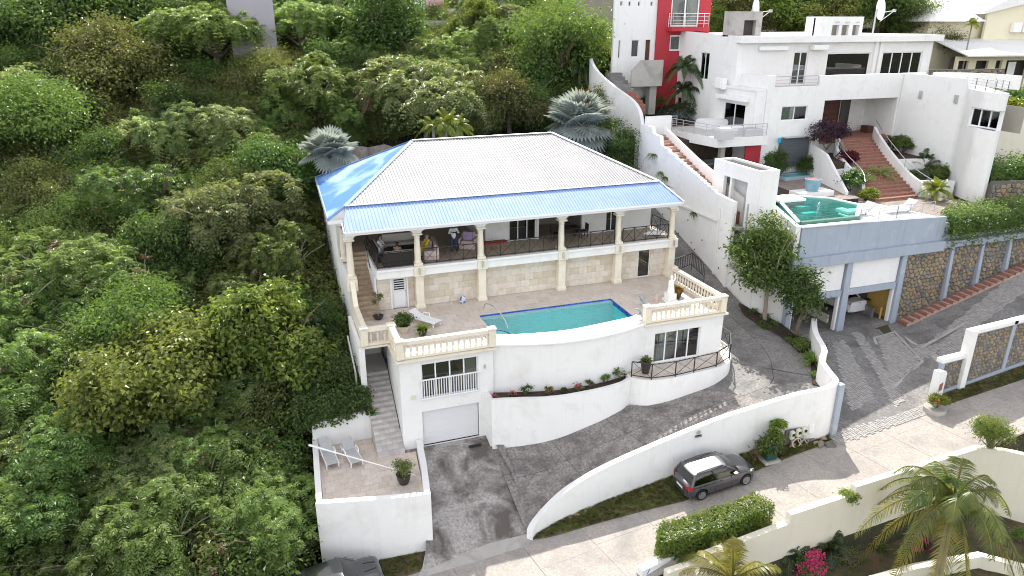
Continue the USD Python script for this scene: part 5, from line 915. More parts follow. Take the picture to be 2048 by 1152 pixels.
# ---------------------------------------------------------------- cream house at the top right
ch = thing('cream_house', 'cream house with white roofs in the top right corner', 'house', (70, 27, 10))
part(ch, 'wall', cat(wall((64.2, 26), (70.0, 26), rect(0, 9, 5.8, 16.3), .3), wall((64.2, 34), (64.2, 26.31), rect(0, 9, 7.69, 16.3), .3), wall((70.0, 26), (84.0, 26), rect(0, 9, 14, 16.6), .3)), 'pale_yellow')
part(ch, 'gable', wall((72.0, 25.2), (84, 25.2), Polygon([(0, 13), (12, 13), (12, 19.4), (8, 20.2), (0, 17.4)]), .3), 'pale_yellow')
part(ch, 'roof', hull([(62.8, 24.6, 16.2), (71.4, 24.6, 16.2), (71.4, 33, 16.2), (62.8, 33, 16.2), (67, 29, 19.4), (67.6, 29, 19.4)]), 'white', label='white pyramid roof'); part(ch, 'roof', hull([(71.0, 24.9, 17.0), (80, 24.9, 20.6), (84, 24.9, 19.4), (71, 34, 17.0), (80, 34, 20.6), (84, 34, 19.4), (71.0, 24.9, 17.3), (80, 24.9, 20.9), (84, 24.9, 19.7), (71, 34, 17.3), (80, 34, 20.9), (84, 34, 19.7)]), 'white', label='white gabled roof')
part(ch, 'roof', hull([(64.5, 20.5, 12.6), (84, 17.5, 12.6), (84, 25.8, 14.2), (65.0, 25.8, 14.2), (64.5, 20.5, 12.75), (84, 17.5, 12.75), (84, 25.8, 14.35), (65, 25.8, 14.35)]), 'white', label='low white lean-to roof')
lw2 = rect(0, 8.5, 19, 12.55)
for a, b in ((.3, 1.6), (2.6, 4.2), (5.2, 6.0), (6.6, 9.4), (10.5, 12.5)): lw2 = lw2.difference(rect(a, 9.3, b, 12.1))
part(ch, 'wall', wall((64.8, 22.0), (83.8, 19.4), lw2, .3), 'pale_yellow'); part(ch, 'inside', wall((64.8, 22.0), (83.8, 19.4), rect(0, 8.5, 19, 12.5), .1, .9), 'interior_dark'); part(ch, 'door', wall((64.8, 22.0), (83.8, 19.4), rect(7.3, 9.3, 8.3, 11.9), .06, .4), 'white_plastic')
for x in (76.0, 77.6): solo('air_conditioner', cbox(x, 24.7, 15.0, x+1.3, 25.19, 16.1, .04), 'white_plastic', f'white air conditioner on the cream house, {"left" if x < 77 else "right"} one of the pair', 'air conditioner')
sg = thing('garden_side_wall', 'grey rendered garden wall right of the curved wing', 'wall', (47, 0, 3)); part(sg, 'wall', wall((43.6, 3.0), (60, -1.0), Polygon([(0, 2), (16.5, 2), (16.5, 9.4), (0, 9.0)]), .3), 'cream_wall'); sg2 = thing('rubble_garden_wall', 'grey rubble garden wall below the bougainvillea hedge', 'wall', (46, -2, 2))
left = [120]; stones(sg2, (42.6, -1.7), (60, -5.5), Polygon([(0, 1.5), (15, 1.5), (15, 5.0), (0, 4.7)]), .0, .42, 90, left); part(sg2, 'backing', wall((42.6, -1.7), (60, -5.5), rect(0, 1.5, 15, 4.9), .3, .02), 'mortar')
rg = thing('rubble_terrace_wall', 'dark rubble wall between the modern villa and the cream house', 'wall', (53, 13, 8)); left = [60]; stones(rg, (51.6, 13.5), (60, 12.5), rect(0, 9.0, 8.4, 11.8), .0, .5, 91, left); part(rg, 'backing', wall((51.6, 13.5), (60, 12.5), rect(0, 7, 8.4, 11.9), .3, .02), 'mortar')
# ---------------------------------------------------------------- houses on the hill at the back
lh = thing('lilac_house', 'plain pale lilac house wall half hidden behind the umbrella trees', 'house', (-9, 36, 11)); part(lh, 'wall', cat(wall((-10.6, 36), (-6.5, 36), rect(0, 9, 4.1, 21), .3), wall((-6.5, 36.3), (-6.5, 44), rect(0, 9, 7.7, 21), .3, .0), wall((-10.6, 44), (-10.6, 36.3), rect(0, 9, 7.7, 21), .3)), 'lilac_wall')
ph = thing('pink_house', 'pink house with white door and grey terrace at the top edge', 'house', (11, 48, 15)); part(ph, 'wall', cat(wall((5.5, 49), (13.4, 49), rect(0, 13, 7.9, 22).difference(rect(4.2, 16.6, 5.6, 19.3)), .3), wall((-2.5, 51), (4, 51), rect(0, 13, 6.5, 22), .3)), 'pinkwall'); part(ph, 'door', wall((5.5, 49), (13.4, 49), rect(4.2, 16.6, 5.6, 19.3), .06, .1), 'white_plastic'); part(ph, 'terrace', cat(box(7.0, 43.5, 13, 15.5, 48.9, 16.3)), 'grey_tile_roof'); part(ph, 'planter', cbox(13.4, 47, 16.3, 16.2, 48.5, 17.6), 'cream_wall')
part(ph, 'white_rail', cat([bar((-2.6+k*.35, 46, 15.6), (-2.6+k*.35, 46, 17.6), .08) for k in range(8)]+[bar((-2.8, 46, z), (0.2, 46, z), .1) for z in (15.8, 17.6)]), 'white_plastic')
pg = thing('stone_pergola', 'small grey stone pergola at the top of the hill', 'pergola', (21, 44, 15))
for x in (19.2, 22.0, 24.2): part(pg, 'pillar', cbox(x-.4, 43.6, 13, x+.4, 44.4, 19.0), 'concrete_grey')
part(pg, 'beam', box(18.5, 43.5, 19.0, 25, 44.5, 19.4), 'concrete_grey'); part(pg, 'wall', box(22.0, 43.4, 13, 27, 43.55, 16.2), 'interior')
ck = AY(960, 262, 16.0); rr = np.random.default_rng(8)
bk = thing('cut_rock_bank', 'dark cut rock bank behind the blue roof', 'bank', (5, 17, 0), kind='structure'); n1 = np.linspace(-5.5, 19.5, 40); n2 = np.linspace(0, 1, 14); PX, PT = np.meshgrid(n1, n2, indexing='ij'); rk = np.stack([PX, 15.0+PT*3.2, 1.5+PT*5.2], -1); rk += (meshkit.fbm(rk*.8, 4, 4)[..., None]-.5)*[.3, 1.6, .8]; part(bk, 'rock_face', grid(rk), 'rock', smooth=True)
# ---------------------------------------------------------------- walls and garden below the road
wl_ = thing('stepped_garden_wall', 'cream rendered garden wall stepping up along the lower side of the road', 'wall', (14, -18.1, -8))
A, B = (5.6, -18.35), (23.4, -18.35); st_ = [(0, -6.55), (1.6, -6.4), (1.62, -6.15), (3.4, -5.95), (6.35, -5.6), (6.38, -5.1), (10.0, -4.85), (10.03, -4.45), (17.8, -4.0)]
part(wl_, 'wall', wall(A, B, Polygon([(0, -9.2)]+st_+[(17.8, -9)]), .32), 'cream_wall')
part(wl_, 'wall', ribbon(resample([(23.3, -18.2), (24.4, -18.9), (25.7, -20.4), (27.2, -22.4), (29, -25)], 16), .32, -9.2, -3.95), 'cream_wall')
l2 = thing('lower_garden_wall', 'low cream garden wall in the bottom right corner', 'wall', (18, -23, -9)); part(l2, 'wall', ribbon([tuple(AZ(x, y, -7.2)[:2]) for x, y in ((1740, 1158), (1830, 1132), (1960, 1108), (2060, 1135))], .35, -9.5, -7.2), 'cream_wall')
p = RD(1300, 1142); t = thing('gate_post', 'short white gate post with a blue mark at the road edge', 'post', p); part(t, 'post', wall(p+[-.5, -.2, 0], p+[1.3, .15, 0], rect(0, p[2]-.6, 1.85, p[2]+.32), .4), 'white'); part(t, 'blue_mark', wall(p+[-.5, -.2, 0], p+[1.3, .15, 0], Polygon([(.25, p[2]+.02), (.31, p[2]+.02), (.42, p[2]+.24), (.36, p[2]+.24)]), .012, -.012), 'blue_sign')
g_ = thing('garden_lawn', 'shaded garden ground below the cream wall', None, kind='structure'); gp_ = np.linspace(3, 34, 30), np.linspace(-28, -18.3, 16); GX, GY = np.meshgrid(*gp_, indexing='ij'); part(g_, 'ground', grid(np.stack([GX, GY, -8.18+.03*(GX-10)+.05*np.sin(GX*2)*np.sin(GY*2.3)], -1)), 'moss_dirt', smooth=True)
# ---------------------------------------------------------------- meters, signs, small fittings
def MP(px): q = AY(px, 876, -13.32); q[2] = float(roadz(q[0]))+.06; return q
mz = MP(1600); mt = thing('meter_rack', 'row of cream electricity meters with pipes on rubble at the wall end', 'meter rack', mz)
for k, px in enumerate((1583, 1595, 1606)): p = MP(px); part(mt, 'meter', cbox(p[0]-.14, p[1]-.12, p[2]+.45, p[0]+.14, p[1]+.1, p[2]+.95, .05), 'meter_cream'); part(mt, 'dial', cbox(p[0]-.08, p[1]-.14, p[2]+.68, p[0]+.08, p[1]-.12, p[2]+.84, .02), 'dark'); part(mt, 'pipe', tube([p+[0, -.05, .46], p+[0, -.08, .25], p+[.1, -.25, .02]], .03, 6), 'pot_cream')
p = MP(1619); part(mt, 'box', cbox(p[0]-.2, p[1]-.12, p[2]+.45, p[0]+.25, p[1]+.1, p[2]+1.05, .03), 'white_plastic')
part(mt, 'pipe', tube([MP(1632)+[-.3, 0, .55], MP(1632)+[.25, 0, .55], MP(1632)+[.25, -.1, 0]], .035, 6), 'white_plastic'); part(mt, 'pipe', tube([MP(1637)+[0, 0, .7], MP(1637)], .035, 6), 'white_plastic'); a0 = MP(1588)+np.array([0, -.15, 0])
part(mt, 'cable_loop', tube([a0+[.28*math.cos(a), -.1, .3+.28*math.sin(a)] for a in np.linspace(0, 6.3, 18)], .03, 5), 'pot_cream'); part(mt, 'cable_loop', tube([a0+[.5+.22*math.cos(a), -.15, .25+.25*math.sin(a)] for a in np.linspace(0, 6.3, 18)], .03, 5), 'interior'); part(mt, 'backing', box(MP(1580)[0]-.2, -13.2, -5.6, 17.7, -13.12, -4.45), 'mortar')
rr = np.random.default_rng(4); q0 = RD(1640, 888)
for k in range(9): c = RD(1575+k*10+rr.uniform(-5, 5), 884+rr.uniform(-5, 10)); h_ = hull(c+rr.normal(0, .14, (14, 3))*[1, 1, .7]+[0, 0, .08]); solo('loose_rock', h_, f'stone_{k % 6}', 'loose grey rock lying at the foot of the meter rack', 'rock', group='rocks below the meters')
for k in range(8): c = RD(1085+k*14+rr.uniform(-6, 6), 1052-k*5+rr.uniform(-4, 8)); solo('loose_rock', hull(c+rr.normal(0, .11, (12, 3))*[1, 1, .6]+[0, 0, .06]), f'stone_{k % 6}', 'small rock in the verge at the low tip of the driveway wall', 'rock', group='rocks at the driveway wall tip')
ib = MP(1532)+np.array([0, -.45, 0]); t = thing('utility_box', 'dark green utility box on a concrete base under the shrub', 'utility box', ib); part(t, 'base', cbox(ib[0]-.45, ib[1]-.35, ib[2]-.05, ib[0]+.5, ib[1]+.35, ib[2]+.12), 'concrete_pale'); part(t, 'cabinet', cbox(ib[0]-.3, ib[1]-.22, ib[2]+.12, ib[0]+.32, ib[1]+.25, ib[2]+1.0, .03), 'box_green')
q = np.array([8.45, -8.36, -3.35]); q = AY(1189, 795, -8.58); t = thing('round_sign', 'round blue sign with white mark on the white planter wall', 'sign', q); dv, df = lathe([(.17, 0), (.17, .02)], 20); part(t, 'disc', (dv[:, [0, 2, 1]]*[1, -1, 1]+q, df), 'blue_sign'); part(t, 'mark', cat(box(q[0]-.09, q[1]-.035, q[2]-.05, q[0]+.02, q[1]-.022, q[2]-.015), box(q[0]-.02, q[1]-.035, q[2]+.01, q[0]+.09, q[1]-.022, q[2]+.05)), 'white_plastic')
q = AY(1398, 868, -12.62); t = thing('wall_emblem', 'small grey round emblem with two lines under it on the driveway wall', 'emblem', q); part(t, 'disc', (lathe([(.12, 0), (.12, .025)], 16)[0][:, [0, 2, 1]]*[1, -1, 1]+q+[0, .04, .08], lathe([(.12, 0), (.12, .025)], 16)[1]), 'grey_metal'); part(t, 'line', box(q[0]-.2, q[1], q[2]-.13, q[0]+.2, q[1]+.05, q[2]-.09), 'dark'); part(t, 'line', box(q[0]-.2, q[1], q[2]-.21, q[0]+.2, q[1]+.05, q[2]-.18), 'grey_metal')

# ---------------------------------------------------------------- cars
def loft(rings, cap=True):
    R = np.array(rings, float); a, b = R.shape[:2]; V = R.reshape(-1, 3); F = []
    for i in range(a-1):
        for j in range(b): p, q = i*b+j, i*b+(j+1) % b; F += [(p, q, q+b), (p, q+b, p+b)]
    if cap:
        V = np.vstack([V, R[0].mean(0), R[-1].mean(0)]); n_ = a*b
        for j in range(b): F += [(n_, (j+1) % b, j), (n_+1, (a-1)*b+j, (a-1)*b+(j+1) % b)]
    return V, np.array(F)
def tomani(m): return m3.Manifold(m3.Mesh(np.asarray(m[0], np.float32), np.asarray(m[1], np.uint32)))
def body_ring(x, zb, zt, w, crown=.05):
    h = zt-zb; half = [(0, zb), (w*.86, zb), (w*.97, zb+.12*h), (w, zb+.45*h), (w*.985, zb+.72*h), (w*.95, zt-.10*h), (w*.86, zt-.01), (w*.55, zt+crown*.8), (0, zt+crown)]
    return [(x, -y, z) for y, z in half]+[(x, y, z) for y, z in half[-2:0:-1]]
def gh_ring(x0, x1, w, z, r=.35, bow=.12):
    pts = []
    for k in range(7): s = k/6*2-1; pts.append((x1+bow*(1-s*s)-.0, w*s*(1 if abs(s) < 1 else .97), z))
    for k in range(1, 7): pts.append((x1+(x0-x1)*k/7, w*(1+.02*math.sin(math.pi*k/7)), z))
    for k in range(7): s = 1-k/6*2; pts.append((x0-bow*.6*(1-s*s), w*s*.97, z))
    for k in range(1, 7): pts.append((x0+(x1-x0)*k/7, -w*(1+.02*math.sin(math.pi*k/7)), z))
    return pts
def car(name, label, loc, heading, pitch, sta, belt, roof, paint, wb, wr, w, extras):
    t = thing(name, label, 'car', loc); ca, sa = math.cos(heading), math.sin(heading); cp_, sp_ = math.cos(pitch), math.sin(pitch)
    def P(m):
        v, f = m; v = np.asarray(v, float); x = v[:, 0]*cp_-v[:, 2]*sp_; z = v[:, 0]*sp_+v[:, 2]*cp_
        return np.column_stack([x*ca-v[:, 1]*sa, x*sa+v[:, 1]*ca, z])+np.array(loc), f
    body = tomani(loft([body_ring(*s) for s in sta])); 
    if body.is_empty() or body.volume() < 0: b_ = loft([body_ring(*s) for s in sta]); body = tomani((b_[0], b_[1][:, ::-1]))
    for x in wb:
        c = m3.Manifold.cylinder(3, wr*1.18, wr*1.18, 24).rotate([90, 0, 0]).translate([x, 1.5, wr*1.02]); body -= c
    mm = body.to_mesh(); bd = part(t, 'body', P((np.array(mm.vert_properties)[:, :3], np.array(mm.tri_verts))), paint, smooth=32)
    part(t, 'underbody', P(box(wb[0]-.5, -w*.72, .2, wb[1]+.5, w*.72, .62)), 'dark')
    g = [gh_ring(*b) for b in belt]; part(t, 'glazing', P(loft(g)), 'car_glass', smooth=40); part(t, 'cabin', P(loft([[(x*.93+.0, y*.9, z-.05) for x, y, z in r_] for r_ in g])), 'dark', smooth=40)
    seats = extras.get('seats', [])
    x0, x1, wt, zt = belt[-1][:4]; part(t, 'roof', P(loft([gh_ring(x0-.05, x1+.05, wt+.02, zt-.03), gh_ring(x0-.06, x1+.05, wt+.03, zt+.0), gh_ring(x0-.03, x1+.02, wt-.01, zt+.035), gh_ring(x0+.25, x1-.25, wt*.6, zt+.06)])), extras.get('roof', paint), smooth=50)
    for s in (-1, 1):
        b0, b1 = belt[0], belt[-1]; 
        for fa, nm in ((0.0, 'rear_pillar'), (1.0, 'front_pillar'), (.52, 'centre_pillar')):
            a = (b0[0]+(b0[1]-b0[0])*fa, s*b0[2]*1.01, b0[3]); b = (b1[0]+(b1[1]-b1[0])*fa, s*b1[2]*1.01, b1[3]); part(t, nm, P(tube([a, ((a[0]+b[0])/2, s*(abs(a[1])+abs(b[1]))/2*1.015, (a[2]+b[2])/2), b], .045 if fa != 0 else .075, 6)), paint if fa != .52 else 'dark')
        mx = b0[1]-.35; part(t, 'mirror', P(hull([(mx+a*.1, s*(w+.05)+b*.1, b0[3]+.08+c*.07) for a in (-1, 1) for b in (-1, 1) for c in (-1, 1)])), paint, smooth=False)
        for hx in (b0[0]+.75, b0[0]+1.65): part(t, 'door_handle', P(cbox(hx-.09, s*w*.975-.02, b0[3]-.14, hx+.09, s*w*.975+.02, b0[3]-.11, .008)), 'dark')
        for px0 in (b0[0]+.45, b0[0]+1.30, b0[0]+2.25): part(t, 'door_gap', P(bar((px0, s*w*1.0, .36), (px0, s*w*.965, b0[3]-.04), .012, .02)), 'dark')
        part(t, 'sill', P(cbox(wb[0]+wr*1.2, s*w*.93-.03, .2, wb[1]-wr*1.2, s*w*.93+.03, .30, .015)), 'dark')
        for x in wb:
            wt_ = lathe([(wr*.62, -.11), (wr*.93, -.11), (wr, -.07), (wr, .07), (wr*.93, .11), (wr*.62, .11)], 20); v = wt_[0][:, [0, 2, 1]]*[1, s, 1]+[x, s*(w-.13), wr]; wh = part(t, 'wheel', P((v, wt_[1])), 'tyre', smooth=35)
            rim = [lathe([(wr*.64, .112), (wr*.68, .13), (wr*.58, .116)], 20)]+[hull([(r__*math.cos(a)+d__*-math.sin(a), r__*math.sin(a)+d__*math.cos(a), z) for r__ in (.04, wr*.62) for d__ in (-.02, .02) for z in (.112, .135)]) for a in np.arange(5)*2*math.pi/5+.3]+[lathe([(.07, .10), (.07, .138)], 10)]
            rv, rfc = cat(rim); part(wh, 'rim', P((rv[:, [0, 2, 1]]*[1, s, 1]+[x, s*(w-.13), wr], rfc)), 'alloy')
    for nm, m_, mt_ in extras['bits']: part(t, nm, P(m_), mt_)
    return t
HB = [(-2.0, .48, .86, .55, .0), (-1.95, .34, .93, .72), (-1.82, .26, .97, .80), (-1.5, .2, .98, .845), (-.6, .18, .95, .865), (.3, .18, .93, .865), (.85, .18, .92, .86), (1.1, .19, .93, .85), (1.5, .21, .86, .82), (1.8, .24, .76, .75), (1.94, .28, .66, .66), (2.02, .34, .58, .52, .0)]
HG = [(-1.78, 1.0, .80, .93), (-1.70, .78, .76, 1.12), (-1.58, .48, .69, 1.32), (-1.48, .26, .63, 1.43)]
a, b = RD(1400, 1000), RD(1492, 968); cx_ = (a+b)/2; hd = math.atan2(b[1]-a[1], b[0]-a[0]); cen = cx_+np.array([0, .78, 0]); cen[2] = float(roadz(cen[0]))+.0
def lamp(pts): return hull(pts)
bits = [('tail_lamp', lamp([(-1.99, s*.60, .78), (-1.86, s*.83, .74), (-1.93, s*.70, .99), (-1.70, s*.85, .97), (-2.01, s*.52, .93), (-1.74, s*.86, .82)]), 'lamp_red') for s in (-1, 1)]+[('headlight', lamp([(1.9, s*.62, .70), (1.98, s*.55, .60), (1.62, s*.76, .84), (1.6, s*.80, .72), (1.86, s*.70, .60)]), 'lamp_clear') for s in (-1, 1)]+[('number_plate', box(-2.02, -.26, .58, -2.0, .26, .70), 'plate'), ('rear_bumper', hull([(-2.04, y, z) for y in (-.5, .5) for z in (.34, .5)]+[(-1.86, y, z) for y in (-.82, .82) for z in (.28, .48)]), 'paint_dark'), ('front_bumper', hull([(2.05, y, z) for y in (-.45, .45) for z in (.3, .46)]+[(1.8, y, z) for y in (-.74, .74) for z in (.26, .46)]), 'paint_dark'), ('grille', box(2.02, -.42, .48, 2.045, .42, .58), 'dark'), ('antenna', tube([(-1.2, 0, 1.48), (-1.4, 0, 1.62)], .012, 5), 'dark'), ('wiper', bar((1.02, -.5, .96), (.75, .0, 1.14), .02), 'dark'), ('wiper', bar((1.05, .1, .96), (.78, .55, 1.12), .02), 'dark')]+[('roof_rail', tube([(-1.35, s*.58, 1.50), (-.6, s*.6, 1.525), (.15, s*.58, 1.49)], .018, 5), 'dark') for s in (-1, 1)]
car('grey_hatchback', 'dark grey hatchback parked on the road below the long white wall', cen, hd, math.atan(.13), HB, HG, None, 'paint_grey', (-1.25, 1.32), .31, .865, {'bits': bits})
SV = [(-2.2, .5, .95, .6, .0), (-2.1, .35, 1.02, .78), (-1.7, .25, 1.05, .88), (-.5, .22, 1.04, .91), (.6, .22, 1.03, .91), (1.1, .23, 1.06, .90), (1.6, .26, 1.04, .88), (2.0, .3, .98, .82), (2.18, .35, .86, .74), (2.26, .42, .72, .6, .0)]
SG = [(-2.0, 1.15, .84, 1.03), (-1.92, .9, .80, 1.25), (-1.85, .62, .74, 1.48), (-1.8, .42, .70, 1.62)]
sb = [('headlight', lamp([(2.1, s*.7, .9), (2.22, s*.6, .8), (1.86, s*.85, .97), (1.9, s*.87, .84), (2.15, s*.74, .76)]), 'lamp_clear') for s in (-1, 1)]+[('tail_lamp', lamp([(-2.14, s*.7, .9), (-2.05, s*.84, .88), (-2.05, s*.82, 1.1)]+[(-2.12, s*.7, 1.1)]), 'lamp_red') for s in (-1, 1)]+[('grille', box(2.25, -.45, .6, 2.275, .45, .78), 'dark'), ('wiper', bar((1.2, -.5, 1.09), (.85, .1, 1.3), .022), 'dark'), ('bonnet_line', bar((1.5, -.28, 1.105), (2.05, -.2, 1.045), .02, .012), 'dark'), ('bonnet_line', bar((1.5, .28, 1.105), (2.05, .2, 1.045), .02, .012), 'dark'), ('number_plate', box(2.275, -.25, .45, 2.29, .25, .56), 'plate')]
fr_ = RD(764, 1142, .9); so_ = np.array([fr_[0]-2.1, -12.75, 0]); so_[2] = float(roadz(so_[0])); car('dark_suv', 'dark metallic SUV at the bottom edge below the terrace wall', so_, math.radians(4), math.atan(.13), SV, SG, None, 'paint_dark', (-1.35, 1.4), .36, .91, {'bits': sb})
SE = [(-2.3, .5, .9, .62, .0), (-2.2, .34, 1.0, .78), (-1.9, .24, 1.02, .86), (-1.2, .2, .98, .89), (0, .2, .95, .9), (1.0, .2, .93, .89), (1.6, .22, .86, .86), (2.1, .26, .74, .78), (2.3, .34, .6, .6, .0)]
SEG = [(-1.55, 1.0, .80, .95), (-1.3, .7, .76, 1.12), (-1.0, .3, .70, 1.3), (-.8, .1, .64, 1.4)]
tb = [('tail_lamp', lamp([(-2.27, s*.5, .84), (-2.16, s*.79, .84), (-2.24, s*.52, .97), (-2.12, s*.8, .97), (-2.0, s*.85, .93)]), 'lamp_red') for s in (-1, 1)]+[('number_plate', box(-2.31, -.26, .62, -2.295, .26, .73), 'plate'), ('badge', (lathe([(.05, 0), (.05, .02)], 10)[0][:, [2, 0, 1]]*[-1, 1, 1]+[-2.27, 0, .93], lathe([(.05, 0), (.05, .02)], 10)[1]), 'dark'), ('rear_bumper', hull([(-2.34, y, z) for y in (-.6, .6) for z in (.34, .5)]+[(-2.1, y, z) for y in (-.84, .84) for z in (.28, .5)]), 'paint_white')]
wc = AZ(1711, 632, -3.47); car('white_sedan', 'white sedan seen from behind in the right carport bay', wc+[.12, 2.35, 0], math.radians(94), 0, SE, SEG, None, 'paint_white', (-1.35, 1.45), .33, .9, {'bits': tb})

# ---------------------------------------------------------------- people
def sph(c, r): return m3.Manifold.sphere(r, 14).translate([float(x) for x in c])
def bones(segs):
    out = [m3.Manifold.batch_hull([sph(a, ra), sph(b, rb)]) for a, ra, b, rb in segs]; m = m3.Manifold.batch_boolean(out, m3.OpType.Add); return m
def mm_(m, edge=.04):
    m = m.refine_to_length(edge); q = m.to_mesh(); tm = trimesh.Trimesh(np.array(q.vert_properties)[:, :3], np.array(q.tri_verts), process=True); trimesh.smoothing.filter_taubin(tm, iterations=6); return np.array(tm.vertices), np.array(tm.faces)
def person(label, loc, J, shirt, trousers, skin='skin', hair='hair', long_legs=True, face=(0, -1, 0), shoe='dark', long_hair=False):
    """J: joints in metres relative to loc (pelvis, chest, neck, head, l/r shoulder elbow hand hip knee foot)"""
    t = thing('person', label, 'person', loc); L0 = np.array(loc, float); J = {k: np.array(v, float)+L0 for k, v in J.items()}; fc = np.array(face, float); fc /= np.linalg.norm(fc); sd = np.cross(fc, [0, 0, 1.0])
    hd_ = J['head']; seg = [(J['pelvis'], .125, J['chest'], .14), (J['chest'], .13, J['neck'], .055), (J['neck'], .052, hd_-[0, 0, .06], .06), (hd_-[0, 0, .04], .075, hd_+[0, 0, .05], .092), (hd_+fc*.085-[0, 0, .0], .016, hd_+fc*.10-[0, 0, .025], .018), (hd_+fc*.05-[0, 0, .08], .04, hd_-[0, 0, .04], .06)]
    for s in 'lr':
        e = 1 if s == 'l' else -1; seg += [(J['chest']+[0, 0, .1], .08, J[s+'sh'], .062), (J[s+'sh'], .058, J[s+'el'], .042), (J[s+'el'], .041, J[s+'ha'], .03), (J['pelvis'], .11, J[s+'hip'], .095), (J[s+'hip'], .09, J[s+'kn'], .058), (J[s+'kn'], .056, J[s+'fo'], .04), (J[s+'fo'], .04, J[s+'fo']+fc*.17-[0, 0, .03], .032), (hd_+sd*.09*e, .018, hd_+sd*.09*e+[0, 0, .03], .016)]
        d = J[s+'ha']-J[s+'el']; d /= np.linalg.norm(d); pm = J[s+'ha']+d*.06; w_ = np.cross(d, fc); w_ = w_/(np.linalg.norm(w_)+1e-6); seg.append((J[s+'ha'], .028, pm, .034))
        for i_, ln in enumerate((.065, .078, .073, .056)): b_ = pm+w_*(i_-1.5)*.02; m_ = b_+d*ln*.55+fc*.004; seg += [(b_, .0095, m_, .009), (m_, .009, m_+d*ln*.4+fc*.02, .008)]
        th_ = J[s+'ha']+d*.02+w_*.032*e; seg += [(th_, .011, th_+w_*.025*e+d*.03, .01), (th_+w_*.025*e+d*.03, .01, th_+w_*.022*e+d*.06+fc*.01, .009)]
    b = part(t, 'body', mm_(bones(seg), .03), skin, smooth=True)
    sh_ = [(J['pelvis']-[0, 0, .02], .145, J['chest'], .16), (J['chest'], .15, J['neck']-[0, 0, .06], .075)]
    for s in 'lr': el = J[s+'sh']+(J[s+'el']-J[s+'sh'])*.97; sh_ += [(J['chest']+[0, 0, .1], .095, J[s+'sh'], .078), (J[s+'sh'], .074, el, .06), (el, .058, el+(J[s+'ha']-J[s+'el'])*.6, .046)]
    part(t, 'shirt', mm_(bones(sh_)), shirt, smooth=True)
    tr_ = [(J['pelvis'], .14, J['pelvis']+[0, 0, -.03], .14)]
    for s in 'lr': tr_ += [(J['pelvis'], .13, J[s+'hip'], .11), (J[s+'hip'], .105, J[s+'kn'], .078), (J[s+'kn'], .076, J[s+'fo']+[0, 0, .02], .06)]
    part(t, 'trousers', mm_(bones(tr_)), trousers, smooth=True)
    for s in 'lr': part(t, 'shoe', mm_(bones([(J[s+'fo']-[0, 0, .01], .05, J[s+'fo']+fc*.18-[0, 0, .025], .042)])), shoe, smooth=True)
    hs = [(hd_+[0, 0, .06]-fc*.02, .095, hd_+[0, 0, .03]-fc*.045, .092), (hd_-fc*.06, .075, hd_-fc*.05-[0, 0, .05 if not long_hair else .25], .06)]
    part(t, 'hair', mm_(bones(hs)), hair, smooth=True)
    for e in (-1, 1): part(t, 'eye', mm_(sph(hd_+fc*.09+sd*.034*e+[0, 0, .012], .012), .02), 'dark')
    part(t, 'mouth', mm_(bones([(hd_+fc*.088-[0, 0, .055]+sd*.02, .006, hd_+fc*.088-[0, 0, .055]-sd*.02, .006)]), .02), 'red_cloth'); return t
m0 = AZ(908, 502, 2.70)
person('man in white shirt and dark jeans standing on the veranda with both hands raised', m0, {'pelvis': (0, 0, .95), 'chest': (0, 0, 1.28), 'neck': (0, 0, 1.5), 'head': (0, -.02, 1.64), 'lsh': (.19, 0, 1.43), 'rsh': (-.19, 0, 1.43), 'lel': (.30, -.08, 1.2), 'rel': (-.30, -.08, 1.2), 'lha': (.12, -.28, 1.28), 'rha': (-.12, -.28, 1.28), 'lhip': (.1, 0, .9), 'rhip': (-.1, 0, .9), 'lkn': (.14, -.02, .5), 'rkn': (-.14, -.02, .5), 'lfo': (.17, 0, .09), 'rfo': (-.17, 0, .09)}, 'shirt_white', 'jeans')
solo('remote_controller', cbox(m0[0]-.11, m0[1]-.42, m0[2]+1.27, m0[0]+.11, m0[1]-.35, m0[2]+1.33, .015), 'dark', 'dark remote control held by the man in the white shirt', 'controller')
s0 = AZ(856, 512, 2.70)
SIT = {'pelvis': (0, 0, .52), 'chest': (0, .05, .84), 'neck': (0, .04, 1.06), 'head': (0, 0, 1.2), 'lsh': (.17, .04, 1.0), 'rsh': (-.17, .04, 1.0), 'lel': (.22, -.12, .78), 'rel': (-.22, -.12, .78), 'lha': (.08, -.32, .74), 'rha': (-.08, -.32, .74), 'lhip': (.09, 0, .5), 'rhip': (-.09, 0, .5), 'lkn': (.12, -.42, .5), 'rkn': (-.12, -.42, .5), 'lfo': (.12, -.45, .08), 'rfo': (-.12, -.45, .08)}
def turn(J, a): c, s = math.cos(a), math.sin(a); return {k: (v[0]*c-v[1]*s, v[0]*s+v[1]*c, v[2]) for k, v in J.items()}
a1 = -1.3; sp1 = np.array([-.2, 1.55, 2.70]); person('person in a yellow top sitting on the lilac sofa', sp1, turn(SIT, a1), 'yellow_cloth', 'yellow_cloth', 'skin_pale', 'rattan', face=(math.sin(a1), -math.cos(a1), 0))
a2 = 1.0; sp2 = np.array([-2.95, 2.2, 2.70]); person('dark haired person in a pale top lounging at the left end of the corner sofa', sp2, turn(SIT, a2), 'shirt_white', 'cushion', 'skin_pale', face=(math.sin(a2), -math.cos(a2), 0))
a3 = 2.6; sp3 = np.array([-2.2, .55, 2.70]); person('dark haired person sitting on the near side of the corner sofa by the railing', sp3, turn(SIT, a3), 'skin', 'grey_fabric', 'skin', face=(math.sin(a3), -math.cos(a3), 0))
